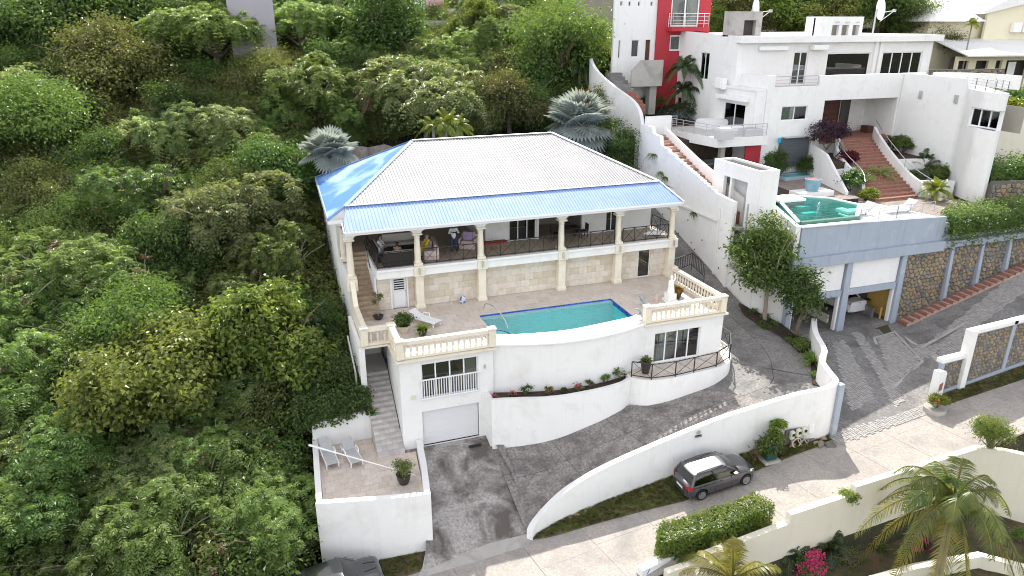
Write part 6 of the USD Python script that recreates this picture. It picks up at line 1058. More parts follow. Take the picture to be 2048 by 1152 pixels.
# ---------------------------------------------------------------- veranda furniture
def sofa(name, label, c, w, d_, rz, frame, cush, extra=None, back=True, H=.42):
    t = thing(name, label, 'sofa' if w > 1.2 else 'armchair', (c[0], c[1], 2.69)); C = (c[0], c[1], 0)
    def Q(m): v, f = rot(m, rz); return v+[c[0], c[1], 2.69], f
    part(t, 'frame', Q(cbox(-w/2, -d_/2, .02, w/2, d_/2, H-.14, .02)), frame); part(t, 'seat_cushion', Q(cbox(-w/2+.1, -d_/2+.03, H-.138, w/2-.1, d_/2-.18, H+.05, .05)), cush)
    for s in (-1, 1): part(t, 'arm', Q(cbox(s*w/2-.06, -d_/2, H-.139, s*w/2+.06, d_/2, H+.2, .03)), frame)
    if back: part(t, 'backrest', Q(cbox(-w/2, d_/2-.12, H-.139, w/2, d_/2, .85, .03)), frame); part(t, 'back_cushion', Q(hull([(x, d_/2-.14-y, H+.052+z) for x in (-w/2+.12, w/2-.12) for y, z in ((0, 0), (.14, 0), (.0, .45), (.08, .45))])), cush)
    if extra: part(t, 'throw_pillow', Q(hull([(x, y, H+.06+z) for x in (-.28, .28) for y, z in ((-.1, 0), (.1, .05), (.02, .5), (.12, .5))])), extra)
    return t
sofa('corner_sofa', 'dark wicker sofa with pale cushions along the stair railing', (-2.95, 2.1), 2.2, .85, math.pi/2, 'dark_wicker', 'cushion'); sofa('corner_sofa', 'dark wicker sofa with its back to the front railing of the veranda', (-2.2, .42), 1.9, .75, math.pi, 'dark_wicker', 'cushion'); sofa('corner_sofa', 'dark wicker sofa with tall pale cushions at the back of the seating corner', (-1.6, 3.6), 2.2, .85, 0, 'dark_wicker', 'cushion')
sofa('lilac_sofa', 'pinkish sofa under a lilac throw beside the second column', (-.05, 1.55), 2.2, .9, -math.pi/2-.12, 'pinkish_cloth', 'pinkish_cloth', 'purple_cloth'); sofa('lilac_armchair', 'pinkish armchair with lilac cushion right of the standing man', (2.6, 2.2), 1.0, .85, -.5, 'pinkish_cloth', 'pinkish_cloth', 'purple_cloth', H=.5)
t = thing('coffee_table', 'low dark table between the veranda sofas', 'table', (-1.6, 1.9, 2.69)); part(t, 'top', cbox(-2.1, 1.5, 3.05, -1.1, 2.3, 3.1), 'dark_wicker'); part(t, 'base', cbox(-2.0, 1.6, 2.69, -1.2, 2.2, 3.05), 'dark_wicker'); solo('black_bag', hull([(-2.6+a*.22, 1.7+b*.14, 3.15+c*.2-.0) for a in (-1, 1) for b in (-1, 1) for c in (-.9, 1)]), 'black_metal', 'black bag on the pale cushions of the veranda sofa', 'bag')
ca_ = AZ(988, 497, 2.7); t = thing('rattan_table', 'low table covered with red patterned cloth and rattan rings', 'table', ca_); part(t, 'top', cbox(ca_[0]-.75, ca_[1]-.3, 3.05, ca_[0]+.85, ca_[1]+.3, 3.16, .03), 'red_cloth')
for k in range(5): part(t, 'ring', tube([(ca_[0]-.6+k*.33+.16*math.cos(a), ca_[1]-.3, 2.86+.16*math.sin(a)) for a in np.linspace(0, 6.283, 14)], .025, 5), 'rattan')
db = AZ(1140, 478, 2.7); t = thing('dark_table', 'dark dining table with chairs on the right of the veranda', 'table', db); part(t, 'top', cbox(db[0]-.7, db[1]-.2, 3.4, db[0]+.7, db[1]+.7, 3.46), 'dark_wicker')
for a in (-.6, .6):
    for b in (-.1, .6): part(t, 'leg', box(db[0]+a-.04, db[1]+b-.04, 2.69, db[0]+a+.04, db[1]+b+.04, 3.4), 'dark_wicker')
for k, dx in enumerate((-1.0, 1.05)):
    t = thing('dark_chair', f'dark wicker chair at the {"left" if dx < 0 else "right"} end of the dark veranda table', 'chair', (db[0]+dx, db[1]+.2, 2.69)); part(t, 'seat', cbox(db[0]+dx-.25, db[1]-.05, 3.1, db[0]+dx+.25, db[1]+.45, 3.16), 'dark_wicker'); part(t, 'backrest', cbox(db[0]+dx+(.22 if dx > 0 else -.28), db[1]-.05, 3.16, db[0]+dx+(.28 if dx > 0 else -.22), db[1]+.45, 3.62), 'dark_wicker')
    for a in (-.2, .2):
        for b in (0, .4): part(t, 'leg', box(db[0]+dx+a-.025, db[1]+b-.025, 2.69, db[0]+dx+a+.025, db[1]+b+.025, 3.1), 'dark_wicker')
wv_ = np.array([15.2, .75, 2.69]); solo('white_sack', hull(wv_+np.random.default_rng(3).normal(0, .16, (24, 3))*[1.6, 1, .6]+[0, 0, .2]), 'white_fabric', 'crumpled white sack on the veranda floor by the right corner', 'sack')
# ---------------------------------------------------------------- deck furniture and ornaments
def lounger(name, label, base, ang, z, back=.55, cush='grey_fabric'):
    t = thing(name, label, 'lounger', (*base[:2], z))
    def Q(m): v, f = rot(m, ang); return v+[base[0], base[1], z], f
    for s in (-1, 1):
        part(t, 'side_rail', Q(tube([(-.95, s*.31, .28), (.4, s*.31, .3), (.95, s*.31, .3)], .035, 6)), 'white_plastic'); part(t, 'armrest', Q(tube([(-.1, s*.33, .3), (-.05, s*.35, .5), (.35, s*.35, .5), (.45, s*.33, .3)], .03, 6)), 'white_plastic')
        for x in (-.85, .8): part(t, 'leg', Q(tube([(x, s*.31, 0), (x+.03, s*.3, .28)], .035, 6)), 'white_plastic')
    for k in range(9): part(t, 'seat_slat', Q(cbox(-.95+k*.145, -.29, .29, -.95+k*.145+.135, .29, .32, .008)), cush)
    for k in range(6): x0, z0 = .36+k*.115*math.cos(back), .31+k*.115*math.sin(back)*1.0; x1, z1 = x0+.108*math.cos(back), z0+.108*math.sin(back); part(t, 'back_slat', Q(hull([(x, y, zz) for y in (-.29, .29) for x, zz in ((x0, z0), (x1, z1), (x0-.012, z0+.025), (x1-.012, z1+.025))])), cush)
    return t
p1, p2 = AZ(658, 915, -5.2), AZ(704, 912, -5.2); lounger('sun_lounger', 'white plastic sun lounger on the lower terrace, left of the pair', p1, math.radians(97), -5.32, .75); lounger('sun_lounger', 'white plastic sun lounger on the lower terrace, nearer the tiled stairs', p2, math.radians(100), -5.32, .75)
lounger('deck_lounger', 'white lounger on the pool deck behind the potted plants', AZ(850, 640, .2), math.radians(128), 0.0, .5, 'white_fabric')
pr_ = [AZ(618, 890, -4.2), AZ(830, 950, -4.72)]; solo('white_pole', tube([pr_[0], pr_[0]*.7+pr_[1]*.3, pr_[1]], [.06, .035, .015], 8), 'white_plastic', 'long thin white pole lying across the lower terrace walls', 'pole')
ps = AZ(925, 606, 0); solo('porcelain_stool', lathe([(.13, 0), (.17, .08), (.2, .25), (.17, .4), (.13, .46), (.11, .47)], 16, ps), 'porcelain_blue', 'blue and white porcelain pot on the deck beside the clad wall', 'pot', smooth=True)
def dolphin(label, p, a):
    sp_ = [(-.1, .05, .05), (0, .10, .3), (.12, .15, .6), (.3, .14, .85), (.5, .09, .92), (.66, .04, .84)]; l = np.array([(x, 0, z) for x, r__, z in sp_]); R_ = [q[1] for q in sp_]; m = [tube(resample(l, 14), np.interp(np.linspace(0, 1, 14), np.linspace(0, 1, 6), R_), 10), hull([(-.1, -.28, .0), (-.1, .28, 0), (-.02, 0, .14), (-.2, 0, .03), (-.15, 0, -.03)]), hull([(.02, 0, .62), (-.08, 0, .78), (.2, 0, .80), (.1, .03, .7), (.1, -.03, .7)]), hull([(.2, -.12, .62), (.28, -.34, .5), (.32, -.12, .7), (.24, -.2, .64)]), hull([(.2, .12, .62), (.28, .34, .5), (.32, .12, .7), (.24, .2, .64)])]
    t = thing('dolphin_statue', label, 'statue', p); v, f = rot(cat(m), a); part(t, 'figure', (v*.75+p, f), 'dolphin_grey', smooth=True); part(t, 'base', lathe([(.2, 0), (.2, .05)], 12, p), 'concrete_pale')
dolphin('grey leaping dolphin ornament behind the right pool corner', AZ(1287, 612, 0), 2.7); dolphin('grey dolphin ornament beside the left pillar of the right balustrade', AZ(1284, 640, .05), 2.9)
sq = AZ(1340, 602, 0); st_ = thing('white_statue', 'white robed statue on a pedestal in the right corner of the deck', 'statue', sq); part(st_, 'pedestal', cat(cbox(sq[0]-.38, sq[1]-.38, 0, sq[0]+.38, sq[1]+.38, .14), cbox(sq[0]-.28, sq[1]-.28, .14, sq[0]+.28, sq[1]+.28, .55)), 'statue_white')
part(st_, 'figure', mm_(bones([((0, 0, .6), .24, (0, 0, 1.0), .17), ((0, 0, 1.0), .16, (0, 0, 1.3), .13), ((0, 0, 1.3), .12, (0, 0, 1.42), .05), ((0, 0, 1.52), .08, (0, 0, 1.58), .085), ((-.15, 0, 1.32), .055, (-.22, -.1, 1.1), .045), ((-.22, -.1, 1.1), .045, (0, -.22, 1.1), .035), ((.15, 0, 1.32), .055, (.26, 0, 1.5), .045), ((.26, 0, 1.5), .04, (.2, 0, 1.72), .035)]).translate([float(x) for x in sq]), .05), 'statue_white', smooth=True)
ss_ = AZ(1312, 603, 0); solo('small_figurine', mm_(bones([((0, 0, .05), .12, (0, 0, .3), .1), ((0, 0, .3), .09, (.02, 0, .45), .08), ((.1, 0, .3), .04, (.2, -.05, .18), .035), ((-.1, 0, .3), .04, (-.2, -.05, .2), .035)]).translate([float(x) for x in ss_]), .05), 'pinkish_cloth', 'small pinkish seated figurine on the deck near the statue', 'figurine', smooth=True)
# ---------------------------------------------------------------- vegetation
def nrm(a): return a/(np.linalg.norm(a, axis=-1, keepdims=True)+1e-9)
def leafq(P, D, N, L, W, fold=.25):
    """one bent leaf per point: P base, D along, N upper side"""
    L = np.broadcast_to(np.asarray(L, float), (len(P),))[:, None]; W = np.broadcast_to(np.asarray(W, float), (len(P),))[:, None]; S = nrm(np.cross(N, D))
    a = P; b = P+D*L*.45+S*W*.5+N*W*fold; c = P+D*L-N*L*.12; d = P+D*L*.45-S*W*.5+N*W*fold
    V = np.stack([a, b, c, d], 1).reshape(-1, 3); i = np.arange(len(P))*4; return V, np.vstack([np.stack([i, i+3, i+2], 1), np.stack([i, i+2, i+1], 1)])
def shell(r, n, R, low=-.35, inner=.55, lump=.5, seed=0, m=12):
    """points in the outer layers of a ragged crown of many overlapping lobes, with the outward direction of each"""
    if max(np.atleast_1d(R)) < 1.5: m = 6
    R = np.array(R, float); ld = nrm(r.normal(size=(m, 3))); ld[:, 2] = ld[:, 2]*.75+.2; lc = ld*R*r.uniform(.42, .88, (m, 1))*min(1, lump+.3); lr = R*r.uniform(.24, .46, (m, 1))*np.array([1, 1, .9])*r.uniform(.8, 1.25, (m, 3)); lc = np.vstack([lc, [[0, 0, -.1*R[2]]]]); lr = np.vstack([lr, R*.6]); w = (lr**2).sum(1)
    k = r.choice(m+1, n*6, p=w/w.sum()); d = nrm(r.normal(size=(n*6, 3))); P = lc[k]+d*lr[k]*(inner+(1.08-inner)*r.random((n*6, 1))**.6)*(1+.5*(meshkit.noise(d*3+k[:, None]*5, seed)-.5))[:, None]
    ins = np.zeros(n*6, bool)
    for j in range(m+1): ins |= (k != j) & ((((P-lc[j])/lr[j])**2).sum(1) < .5)
    ok = ~ins & (P[:, 2] > low*R[2]) & (d[:, 2] > -.5); return P[ok][:n], d[ok][:n]
def crown_broad(seed, R=(2.5, 2.5, 2.1), ncl=210, nl=46, L=.21, W=.10, cr=.38, low=-.4, lump=.55, droop=.35, inner=.5):
    r = np.random.default_rng(seed); C, d = shell(r, ncl, R, low, inner, lump, seed); k = len(C); cs = cr*r.uniform(.7, 1.35, (k, 1, 1)); o = r.normal(size=(k, nl, 3))*cs*[1, 1, .6]
    P = (C[:, None]+o).reshape(-1, 3); out = np.repeat(d, nl, 0); N = nrm(out*.55+[0, 0, .75]+r.normal(size=P.shape)*.5); D = nrm(np.cross(N, r.normal(size=P.shape))+out*.3-[0, 0, droop]); N = nrm(N-D*(N*D).sum(1, keepdims=True)); return leafq(P, D, N, L*r.uniform(.7, 1.25, len(P)), W*r.uniform(.75, 1.2, len(P)))
def crown_feather(seed, R=(2.6, 2.6, 1.7), ncl=200, nf=9, npair=6, FL=.58, low=-.25, inner=.45, lump=.6, flat=.0):
    r = np.random.default_rng(seed); C, d = shell(r, ncl, R, low, inner, lump, seed); k = len(C); Z = np.array([0, 0, 1.0]); H = nrm(d[:, None]*.75+nrm(r.normal(size=(k, nf, 3)))*.95+Z*.3); ln = FL*r.uniform(.6, 1.2, (k, nf)); S = nrm(np.cross(H, Z)); PP, DD, NN, LL = [], [], [], []
    for i in range(npair):
        s = (i+.7)/npair; pos = C[:, None]+H*(ln*s)[..., None]-Z*(ln*.6*s*s)[..., None]+r.normal(0, .015, H.shape); T = nrm(H-Z*1.2*s); Nn = nrm(np.cross(S, T)); Nn = np.where(Nn[..., 2:] < 0, -Nn, Nn)
        for e in (-1, 1): PP.append(pos.reshape(-1, 3)); DD.append(nrm(S*e+T*.5-Z*.2).reshape(-1, 3)); NN.append(Nn.reshape(-1, 3)); LL.append((ln*.40*(1-.45*s)*r.uniform(.8, 1.2, ln.shape)).reshape(-1))
    P, D, N, L = np.vstack(PP), np.vstack(DD), np.vstack(NN), np.concatenate(LL); N = nrm(N-D*(N*D).sum(1, keepdims=True)); return leafq(P, D, N, L, L*.30+.012, .1)
def limbs(seed, h, R, nb=7, r0=.16, low=.35):
    r = np.random.default_rng(seed); ms = [tube(resample([(0, 0, -1.2), (.05*r.normal(), .05*r.normal(), h*.3), (.18*r.normal(), .18*r.normal(), h*.75)], 6), np.linspace(r0*1.3, r0*.75, 6), 7)]; base = ms[0][0][5*7:6*7].mean(0)
    for k in range(nb):
        a = k*6.283/nb+r.uniform(-.4, .4); e = r.uniform(.3, 1.1); tip = np.array([math.cos(a)*math.cos(e)*R[0]*.8, math.sin(a)*math.cos(e)*R[1]*.8, h+math.sin(e)*R[2]*.75]); st = base*np.array([1, 1, r.uniform(.7, 1)]); mid = (st+tip)/2+[r.normal()*.15, r.normal()*.15, -.1]
        ms.append(tube(resample([st, mid, tip], 6), np.linspace(r0*.6, r0*.15, 6), 5))
        for q in range(2): t2 = tip+np.array([r.normal()*.6, r.normal()*.6, r.uniform(.1, .6)]); ms.append(tube([mid, (mid+t2)/2+[0, 0, .1], t2], [r0*.25, r0*.16, r0*.06], 4))
    return cat(ms)
def kindof(name, crown, leaf, h, R, seed, bark='bark', extra=None, nb=7):
    p = stage.CreateClassPrim('/World/'+name); p.SetTypeName('Xform'); nd = Node('/World/'+name, (0, 0, 0)); v, f = crown; part(nd, 'crown', (v+[0, 0, h], f), leaf); part(nd, 'trunk', limbs(seed, h, R, nb), bark, smooth=50)
    if extra: part(nd, extra[0], (extra[1][0]+[0, 0, h], extra[1][1]), extra[2], kind='stuff')
    return nd
KT = {}
def deadbits(seed, R, n=5): return crown_feather(seed, R, ncl=n, nf=7, npair=5, FL=.5)
KT['deep'] = [kindof(f'deep_green_tree_kind_{i}', crown_broad(11+i, (2.5, 2.5, 2.3), ncl=330, lump=.7+.1*i, low=-.75), 'leaf_deep', 2.2, (2.5, 2.5, 2.1), 3+i) for i in range(2)]
KT['mid'] = [kindof(f'mid_green_tree_kind_{i}', crown_broad(21+i, (2.5, 2.5, 2.4), ncl=330, L=.19, W=.08, lump=.9, low=-.75), 'leaf_mid', 2.2, (2.5, 2.5, 2.1), 5+i, extra=('dry_twigs', deadbits(50+i, (2.4, 2.4, 2.0), 5), 'leaf_brown')) for i in range(2)]
KT['fresh'] = [kindof('fresh_green_tree_kind', crown_broad(31, (2.4, 2.4, 2.7), ncl=300, nl=44, L=.25, W=.15, lump=1.0, cr=.29, low=-.8), 'leaf_fresh', 2.6, (2.4, 2.4, 2.6), 8)]
KT['yellow'] = [kindof('yellow_green_tree_kind', crown_broad(41, (2.6, 2.6, 2.4), ncl=300, nl=44, L=.21, W=.14, lump=1.0, cr=.28, low=-.8), 'leaf_yellow', 2.3, (2.5, 2.5, 2.1), 9)]
KT['olive'] = [kindof('olive_green_tree_kind', crown_broad(43, (2.6, 2.6, 2.4), ncl=340, L=.16, W=.08, lump=.95, cr=.36, low=-.8), 'leaf_olive', 2.2, (2.5, 2.5, 2.1), 10, extra=('dry_twigs', deadbits(57, (2.4, 2.4, 2.0), 9), 'leaf_brown'))]
KT['feather'] = [kindof(f'feathery_tree_kind_{i}', crown_feather(61+i, (2.6, 2.6, 2.0), ncl=230, lump=.7, low=-.6, inner=.5), 'leaf_feather', 1.9, (2.6, 2.6, 1.7), 13+i, 'bark_pale', extra=('dry_twigs', deadbits(53+i, (2.5, 2.5, 1.8)), 'leaf_brown')) for i in range(3)]
KT['pale'] = [kindof('pale_feathery_tree_kind', crown_feather(71, (2.6, 2.6, 2.0), ncl=230, lump=.7, FL=.66, low=-.6, inner=.5), 'leaf_feather_pale', 1.9, (2.6, 2.6, 1.7), 17, 'bark_pale', extra=('dry_twigs', deadbits(77, (2.5, 2.5, 1.8)), 'leaf_brown'))]
KT['darkfeather'] = [kindof('dark_feathery_tree_kind', crown_feather(73, (2.6, 2.6, 2.0), ncl=230, lump=.7, low=-.6, inner=.5), 'leaf_mid', 1.9, (2.6, 2.6, 1.7), 18)]
KT['umbrella'] = [kindof('umbrella_tree_kind', crown_feather(75, (3.0, 3.0, 1.15), ncl=220, nf=9, FL=.55, low=-.3, inner=.3, lump=.6), 'leaf_feather', 3.0, (3.0, 3.0, .9), 19, 'bark', nb=9)]
KT['brown'] = [kindof('browning_feathery_tree_kind', crown_feather(79, (2.6, 2.6, 2.0), ncl=90, lump=.9, low=-.6), 'leaf_brown', 1.9, (2.6, 2.6, 1.7), 20, 'bark_pale', extra=('green_sprays', crown_feather(80, (2.5, 2.5, 1.9), ncl=80, lump=.9, low=-.6), 'leaf_feather'))]
HC = {'deep': 2.2, 'mid': 2.2, 'fresh': 2.6, 'yellow': 2.3, 'olive': 2.2, 'feather': 1.9, 'pale': 1.9, 'darkfeather': 1.9, 'umbrella': 3.0, 'brown': 1.9}
def onslope(px, py, h):
    d = ray(px, py); d = d/np.linalg.norm(d); t = np.linspace(12, 220, 2600); p = CAM+t[:, None]*d; g = p[:, 2]-ground(p[:, 0], p[:, 1])-h; k = np.argmax(g < 0) if (g < 0).any() else len(t)-1; return p[k], t[k]
def PXY(p): q = np.asarray(p, float)-CAM; k = q@Fw; return 1024+FPX*(q@Rt)/k, 576-FPX*(q@Up)/k
rt_ = np.random.default_rng(77); placed = []
def tree_at(px, py, rpx, kind, label, name='tree', group=None, h=None):
    sc = 1.0
    for _ in range(4):
        p, t = onslope(px, py, HC[kind]*sc if h is None else h); sc = max(.35, rpx*t/FPX/2.45)
    ks = KT[kind]; z = float(ground(p[0], p[1])) if h is None else p[2]-HC[kind]*sc
    dup(ks[int(rt_.integers(len(ks)))], name, (p[0], p[1], z), rt_.uniform(0, 360), (sc*rt_.uniform(.93, 1.07), sc, sc*rt_.uniform(.92, 1.1)), label, 'tree', group); placed.append((p[0], p[1], sc*2.3)); return p
NAMED = [(240, 125, 95, 'olive', 'large rounded olive-green tree overgrown with creeper in the upper left of the wood'), (425, 60, 95, 'umbrella', 'umbrella-shaped tree with visible dark trunk before the lilac house wall'), (600, 45, 80, 'umbrella', 'flat-topped feathery tree right of the lilac house wall'), (755, 55, 92, 'deep', 'dense dark rounded tree below the pink house'),
    (568, 352, 78, 'deep', 'tall glossy green tree touching the left corner of the blue roof'), (470, 455, 108, 'pale', 'broad pale feathery tree left of the veranda stairs'), (555, 680, 108, 'fresh', 'bright fresh-green leafy tree left of the pool deck stairs'), (295, 765, 120, 'yellow', 'glossy yellow-green tree in the lower left of the wood'), (432, 935, 92, 'feather', 'feathery green tree above the lower terrace, left of the sun loungers'), (330, 1060, 115, 'feather', 'wide feathery green tree at the bottom edge left of the dark SUV'), (530, 1065, 95, 'feather', 'feathery tree between the lower terrace wall and the wood, at the bottom'), (612, 1058, 50, 'brown', 'yellow-brown feathery tree leaning against the lower terrace wall'),
    (140, 880, 105, 'darkfeather', 'dark feathery tree in the shade below the yellow-green tree'), (850, 195, 105, 'pale', 'pale silvery feathery tree behind the left end of the blue roof'), (1110, 110, 95, 'mid', 'tangled tree with bare twigs left of the red tower'), (1180, 110, 52, 'fresh', 'yellowish-green bush tree beside the grey garden steps'), (945, 60, 48, 'fresh', 'small umbrella-leaved tree below the grey terrace of the pink house'), (430, 270, 80, 'pale', 'light yellow-green feathery tree above the pale tree left of the roof'), (300, 390, 85, 'darkfeather', 'dark green feathery tree in the middle of the wood'), (90, 250, 90, 'mid', 'pale mottled tree at the left edge below the olive-green tree'), (700, 130, 60, 'feather', 'slender light-green tree in front of the dark rounded tree'), (1020, 210, 70, 'olive', 'olive creeper-hung tree above the little palm behind the roof'), (640, 190, 85, 'feather', 'feathery tree above the left silver fan palm'), (80, 60, 80, 'deep', 'dark tree in the top left corner of the wood'), (200, 20, 80, 'deep', 'deep green tree at the top edge left of the umbrella-shaped tree'), (120, 560, 90, 'feather', 'light feathery tree at the left edge, halfway down the wood'), (260, 590, 85, 'feather', 'feathery tree above the glossy yellow-green tree'), (60, 760, 90, 'feather', 'feathery tree at the left edge beside the yellow-green tree'), (50, 1010, 95, 'darkfeather', 'shaded feathery tree near the bottom left corner'), (190, 1100, 85, 'darkfeather', 'dark feathery tree at the bottom edge with dry twigs')]
for a in NAMED: tree_at(*a)
from shapely.prepared import prep
WOOD = Polygon([(-140, -90), (1235, -90), (1215, 40), (1150, 180), (1040, 215), (830, 225), (640, 215), (560, 300), (560, 450), (600, 560), (610, 680), (655, 770), (620, 800), (560, 850), (540, 960), (560, 1060), (540, 1260), (-140, 1260)]); WP = prep(WOOD)
SHARED = {'feather': 'feathery light green tree of the dense wood', 'pale': 'pale green feathery tree of the dense wood', 'darkfeather': 'dark feathery tree of the dense wood', 'mid': 'mid green leafy tree of the dense wood', 'olive': 'twiggy olive tree of the dense wood', 'deep': 'deep green leafy tree of the dense wood', 'yellow': 'yellowish leafy tree of the dense wood'}
def zone(px, py): return ', '+('along the top edge' if py < 130 else 'upper part' if py < 360 else 'halfway down' if py < 640 else 'lower part' if py < 900 else 'along the bottom edge')+(' at far left' if px < 210 else ' left of centre' if px < 420 else ' beside the villa' if py > 260 else ' above the villa roof')
cand = []
for x in np.arange(-75, 26, 2.2):
    for y in np.arange(-30, 66, 2.2): cand.append((x+rt_.uniform(-.9, .9), y+rt_.uniform(-.9, .9)))
rt_.shuffle(cand); nt = 0
for x, y in cand:
    if y > 36 and rt_.random() < .5: continue
    sc = rt_.uniform(.7, 1.25)*(1.2 if y > 25 else 1.0); z = float(ground(x, y)); px, py = PXY((x, y, z+2.4*sc))
    if not WP.contains(Point(px, py)): continue
    if any((x-a)**2+(y-b)**2 < (.42*(c+sc*2.0))**2 for a, b, c in placed[:30]): continue
    if any((x-a)**2+(y-b)**2 < (.33*(c+sc*2.0))**2 for a, b, c in placed[30:]): continue
    if 380 < px < 560 and py < 105 and y < 36: continue
    if 785 < px < 935 and py < 95: continue
    nv = float(meshkit.fbm(np.array([[x*.09, y*.09, 3.1]]), 3, 9)[0])+rt_.normal(0, .07); kind = 'darkfeather' if nv < .36 else 'feather' if nv < .49 else 'pale' if nv < .55 else 'mid' if nv < .60 else 'olive' if nv < .66 else 'deep'
    if kind in ('deep', 'olive') and py > 500: kind = 'feather'
    if py < 120 and px < 600 and rt_.random() < .6: kind = 'deep'
    ks = KT[kind]; dup(ks[int(rt_.integers(len(ks)))], 'tree', (x, y, z-.2), rt_.uniform(0, 360), (sc*rt_.uniform(.9, 1.1), sc*rt_.uniform(.9, 1.1), sc*rt_.uniform(.85, 1.15)), SHARED[kind]+zone(px, py), 'tree', 'dense wood, '+kind.replace('darkfeather', 'dark feathery')+' trees'+zone(px, py)); placed.append((x, y, sc*2.3)); nt += 1
    if nt > 262: break
# hillside trees behind the neighbours
for px, py, r_, kind, lab in ((1470, 30, 60, 'olive', 'scrubby tree on the hill behind the roof vent box'), (1560, 20, 55, 'fresh', 'light green bush on the hill behind the left satellite dish'), (1640, 45, 50, 'yellow', 'bright green bush on the hill above the white roof box'), (1700, 15, 60, 'mid', 'bushy tree on the hill at the top edge'), (1805, 40, 48, 'mid', 'bushy tree between the right satellite dish and the cream house'), (1850, 70, 45, 'olive', 'tangled bush beside the cream house corner'), (1430, 60, 35, 'fresh', 'bush behind the red tower'), (1600, 5, 60, 'deep', 'dark tree on the top edge above the modern villa'), (1760, 0, 60, 'deep', 'dark tree at the top edge left of the cream house')):
    p = AY(px, py, 44); tree_at(px, py, r_, kind, lab)
p = AZ(2030, 150, 10.5); dup(KT['deep'][0], 'tree', (54, 6.5, 4.5), 40, 1.35, 'dark glossy tree at the right edge below the cream house', 'tree'); dup(KT['deep'][1], 'tree', (57.5, 9, 5.5), 140, 1.2, 'dark tree behind the curved terrace at the right edge', 'tree')
# undergrowth: one mass, instanced
r = np.random.default_rng(99); bv, bf_ = crown_feather(91, (1.1, 1.1, .8), ncl=34, nf=8, npair=6, FL=.42, low=-.1); b2 = crown_broad(92, (1.1, 1.1, .9), ncl=40, nl=34, L=.14, W=.07, cr=.28, low=-.1)
def scatter(name, label, meshes, pts, scs):
    pi = UsdGeom.PointInstancer.Define(stage, '/World/'+name); tag(pi.GetPrim(), label, None, None, 'stuff'); tg = []
    for i, (m, mt, nm) in enumerate(meshes): mp = usdkit.mesh(stage, f'/World/{name}/{nm}', m, M[mt]); tg.append(mp.GetPath())
    pi.CreatePrototypesRel().SetTargets(tg); pi.CreateProtoIndicesAttr(Vt.IntArray([int(x) for x in r.integers(len(meshes), size=len(pts))])); pi.CreatePositionsAttr(Vt.Vec3fArray.FromNumpy(np.asarray(pts, np.float32))); pi.CreateScalesAttr(Vt.Vec3fArray.FromNumpy(np.repeat(np.asarray(scs, np.float32)[:, None], 3, 1)))
    an = r.uniform(0, 2*math.pi, len(pts)); pi.CreateOrientationsAttr(Vt.QuathArray([Gf.Quath(float(math.cos(a/2)), 0, 0, float(math.sin(a/2))) for a in an]))
pts, scs = [], []; W2P = prep(Polygon([(-160, -120), (1245, -120), (1225, 60), (1200, 190), (1230, 330), (1275, 330), (1280, 255), (830, 262), (700, 285), (600, 270), (620, 330), (630, 450), (670, 560), (690, 690), (725, 790), (690, 840), (610, 860), (590, 960), (610, 1075), (600, 1280), (-160, 1280)]))
for x in np.arange(-72, 24, .98):
    for y in np.arange(-30, 62, .98):
        X, Y = x+r.uniform(-.5, .5), y+r.uniform(-.5, .5); z = float(ground(X, Y))
        if W2P.contains(Point(*PXY((X, Y, z+.7)))) and not (-9.9 < X < -2.5 and -13 < Y < -3.2) and not (X > -5.6 and -13 < Y < 15.2): pts.append((X, Y, z+.55)); scs.append(r.uniform(1.0, 1.95))
scatter('undergrowth', 'tangled mixed green undergrowth covering the ground of the wood', [((bv, bf_), 'leaf_feather', 'feathery_shrub'), (b2, 'leaf_mid', 'leafy_shrub'), ((bv, bf_), 'leaf_mid', 'mid_green_shrub'), (b2, 'leaf_olive', 'olive_shrub')], pts, scs)

# --- bushes, hedges, climbers
def leaves_on(P0, out, seed, L, W, droop=.3, up=.7, jit=.5):
    r_ = np.random.default_rng(seed); N = nrm(out*.6+[0, 0, up]+r_.normal(size=P0.shape)*jit); D = nrm(np.cross(N, r_.normal(size=P0.shape))+out*.35-[0, 0, droop]); N = nrm(N-D*(N*D).sum(1, keepdims=True)); return leafq(P0, D, N, L*r_.uniform(.7, 1.25, len(P0)), W*r_.uniform(.75, 1.2, len(P0)))
def bush(name, label, c, R, leaf, seed=1, n=2600, L=.12, W=.06, flowers=None, nf=120, cat_='bush', stems=5, ncl=60, low=-.3, cr=.22, group=None, lump=.6):
    R = np.array(R, float)*np.ones(3); c = np.array(c, float); t = thing(name, label, cat_, c, group); v, f = crown_broad(seed, R, ncl, max(4, n//ncl), L, W, cr*min(R), low, lump); part(t, 'foliage', (v+c+[0, 0, R[2]*.9], f), leaf)
    r_ = np.random.default_rng(seed); ms = [tube([c+[.05*r_.normal(), .05*r_.normal(), -.1], c+[R[0]*.25*r_.normal(), R[1]*.25*r_.normal(), R[2]*.6], c+[R[0]*.5*r_.normal(), R[1]*.5*r_.normal(), R[2]*1.2]], [.04, .03, .012], 5) for _ in range(stems)]; part(t, 'stem', cat(ms), 'bark', smooth=True)
    if flowers: P, d = shell(r_, nf, R*1.05, low, .85, lump, seed); d = d[:len(P)]; P = np.repeat(P, 4, 0)+r_.normal(0, .05, (len(P)*4, 3)); part(t, 'flowers', (leaves_on(P+c+[0, 0, R[2]*.9], np.repeat(d, 4, 0), seed, .09, .08)[0], leaves_on(P, np.repeat(d, 4, 0), seed, .09, .08)[1]), flowers)
    return t
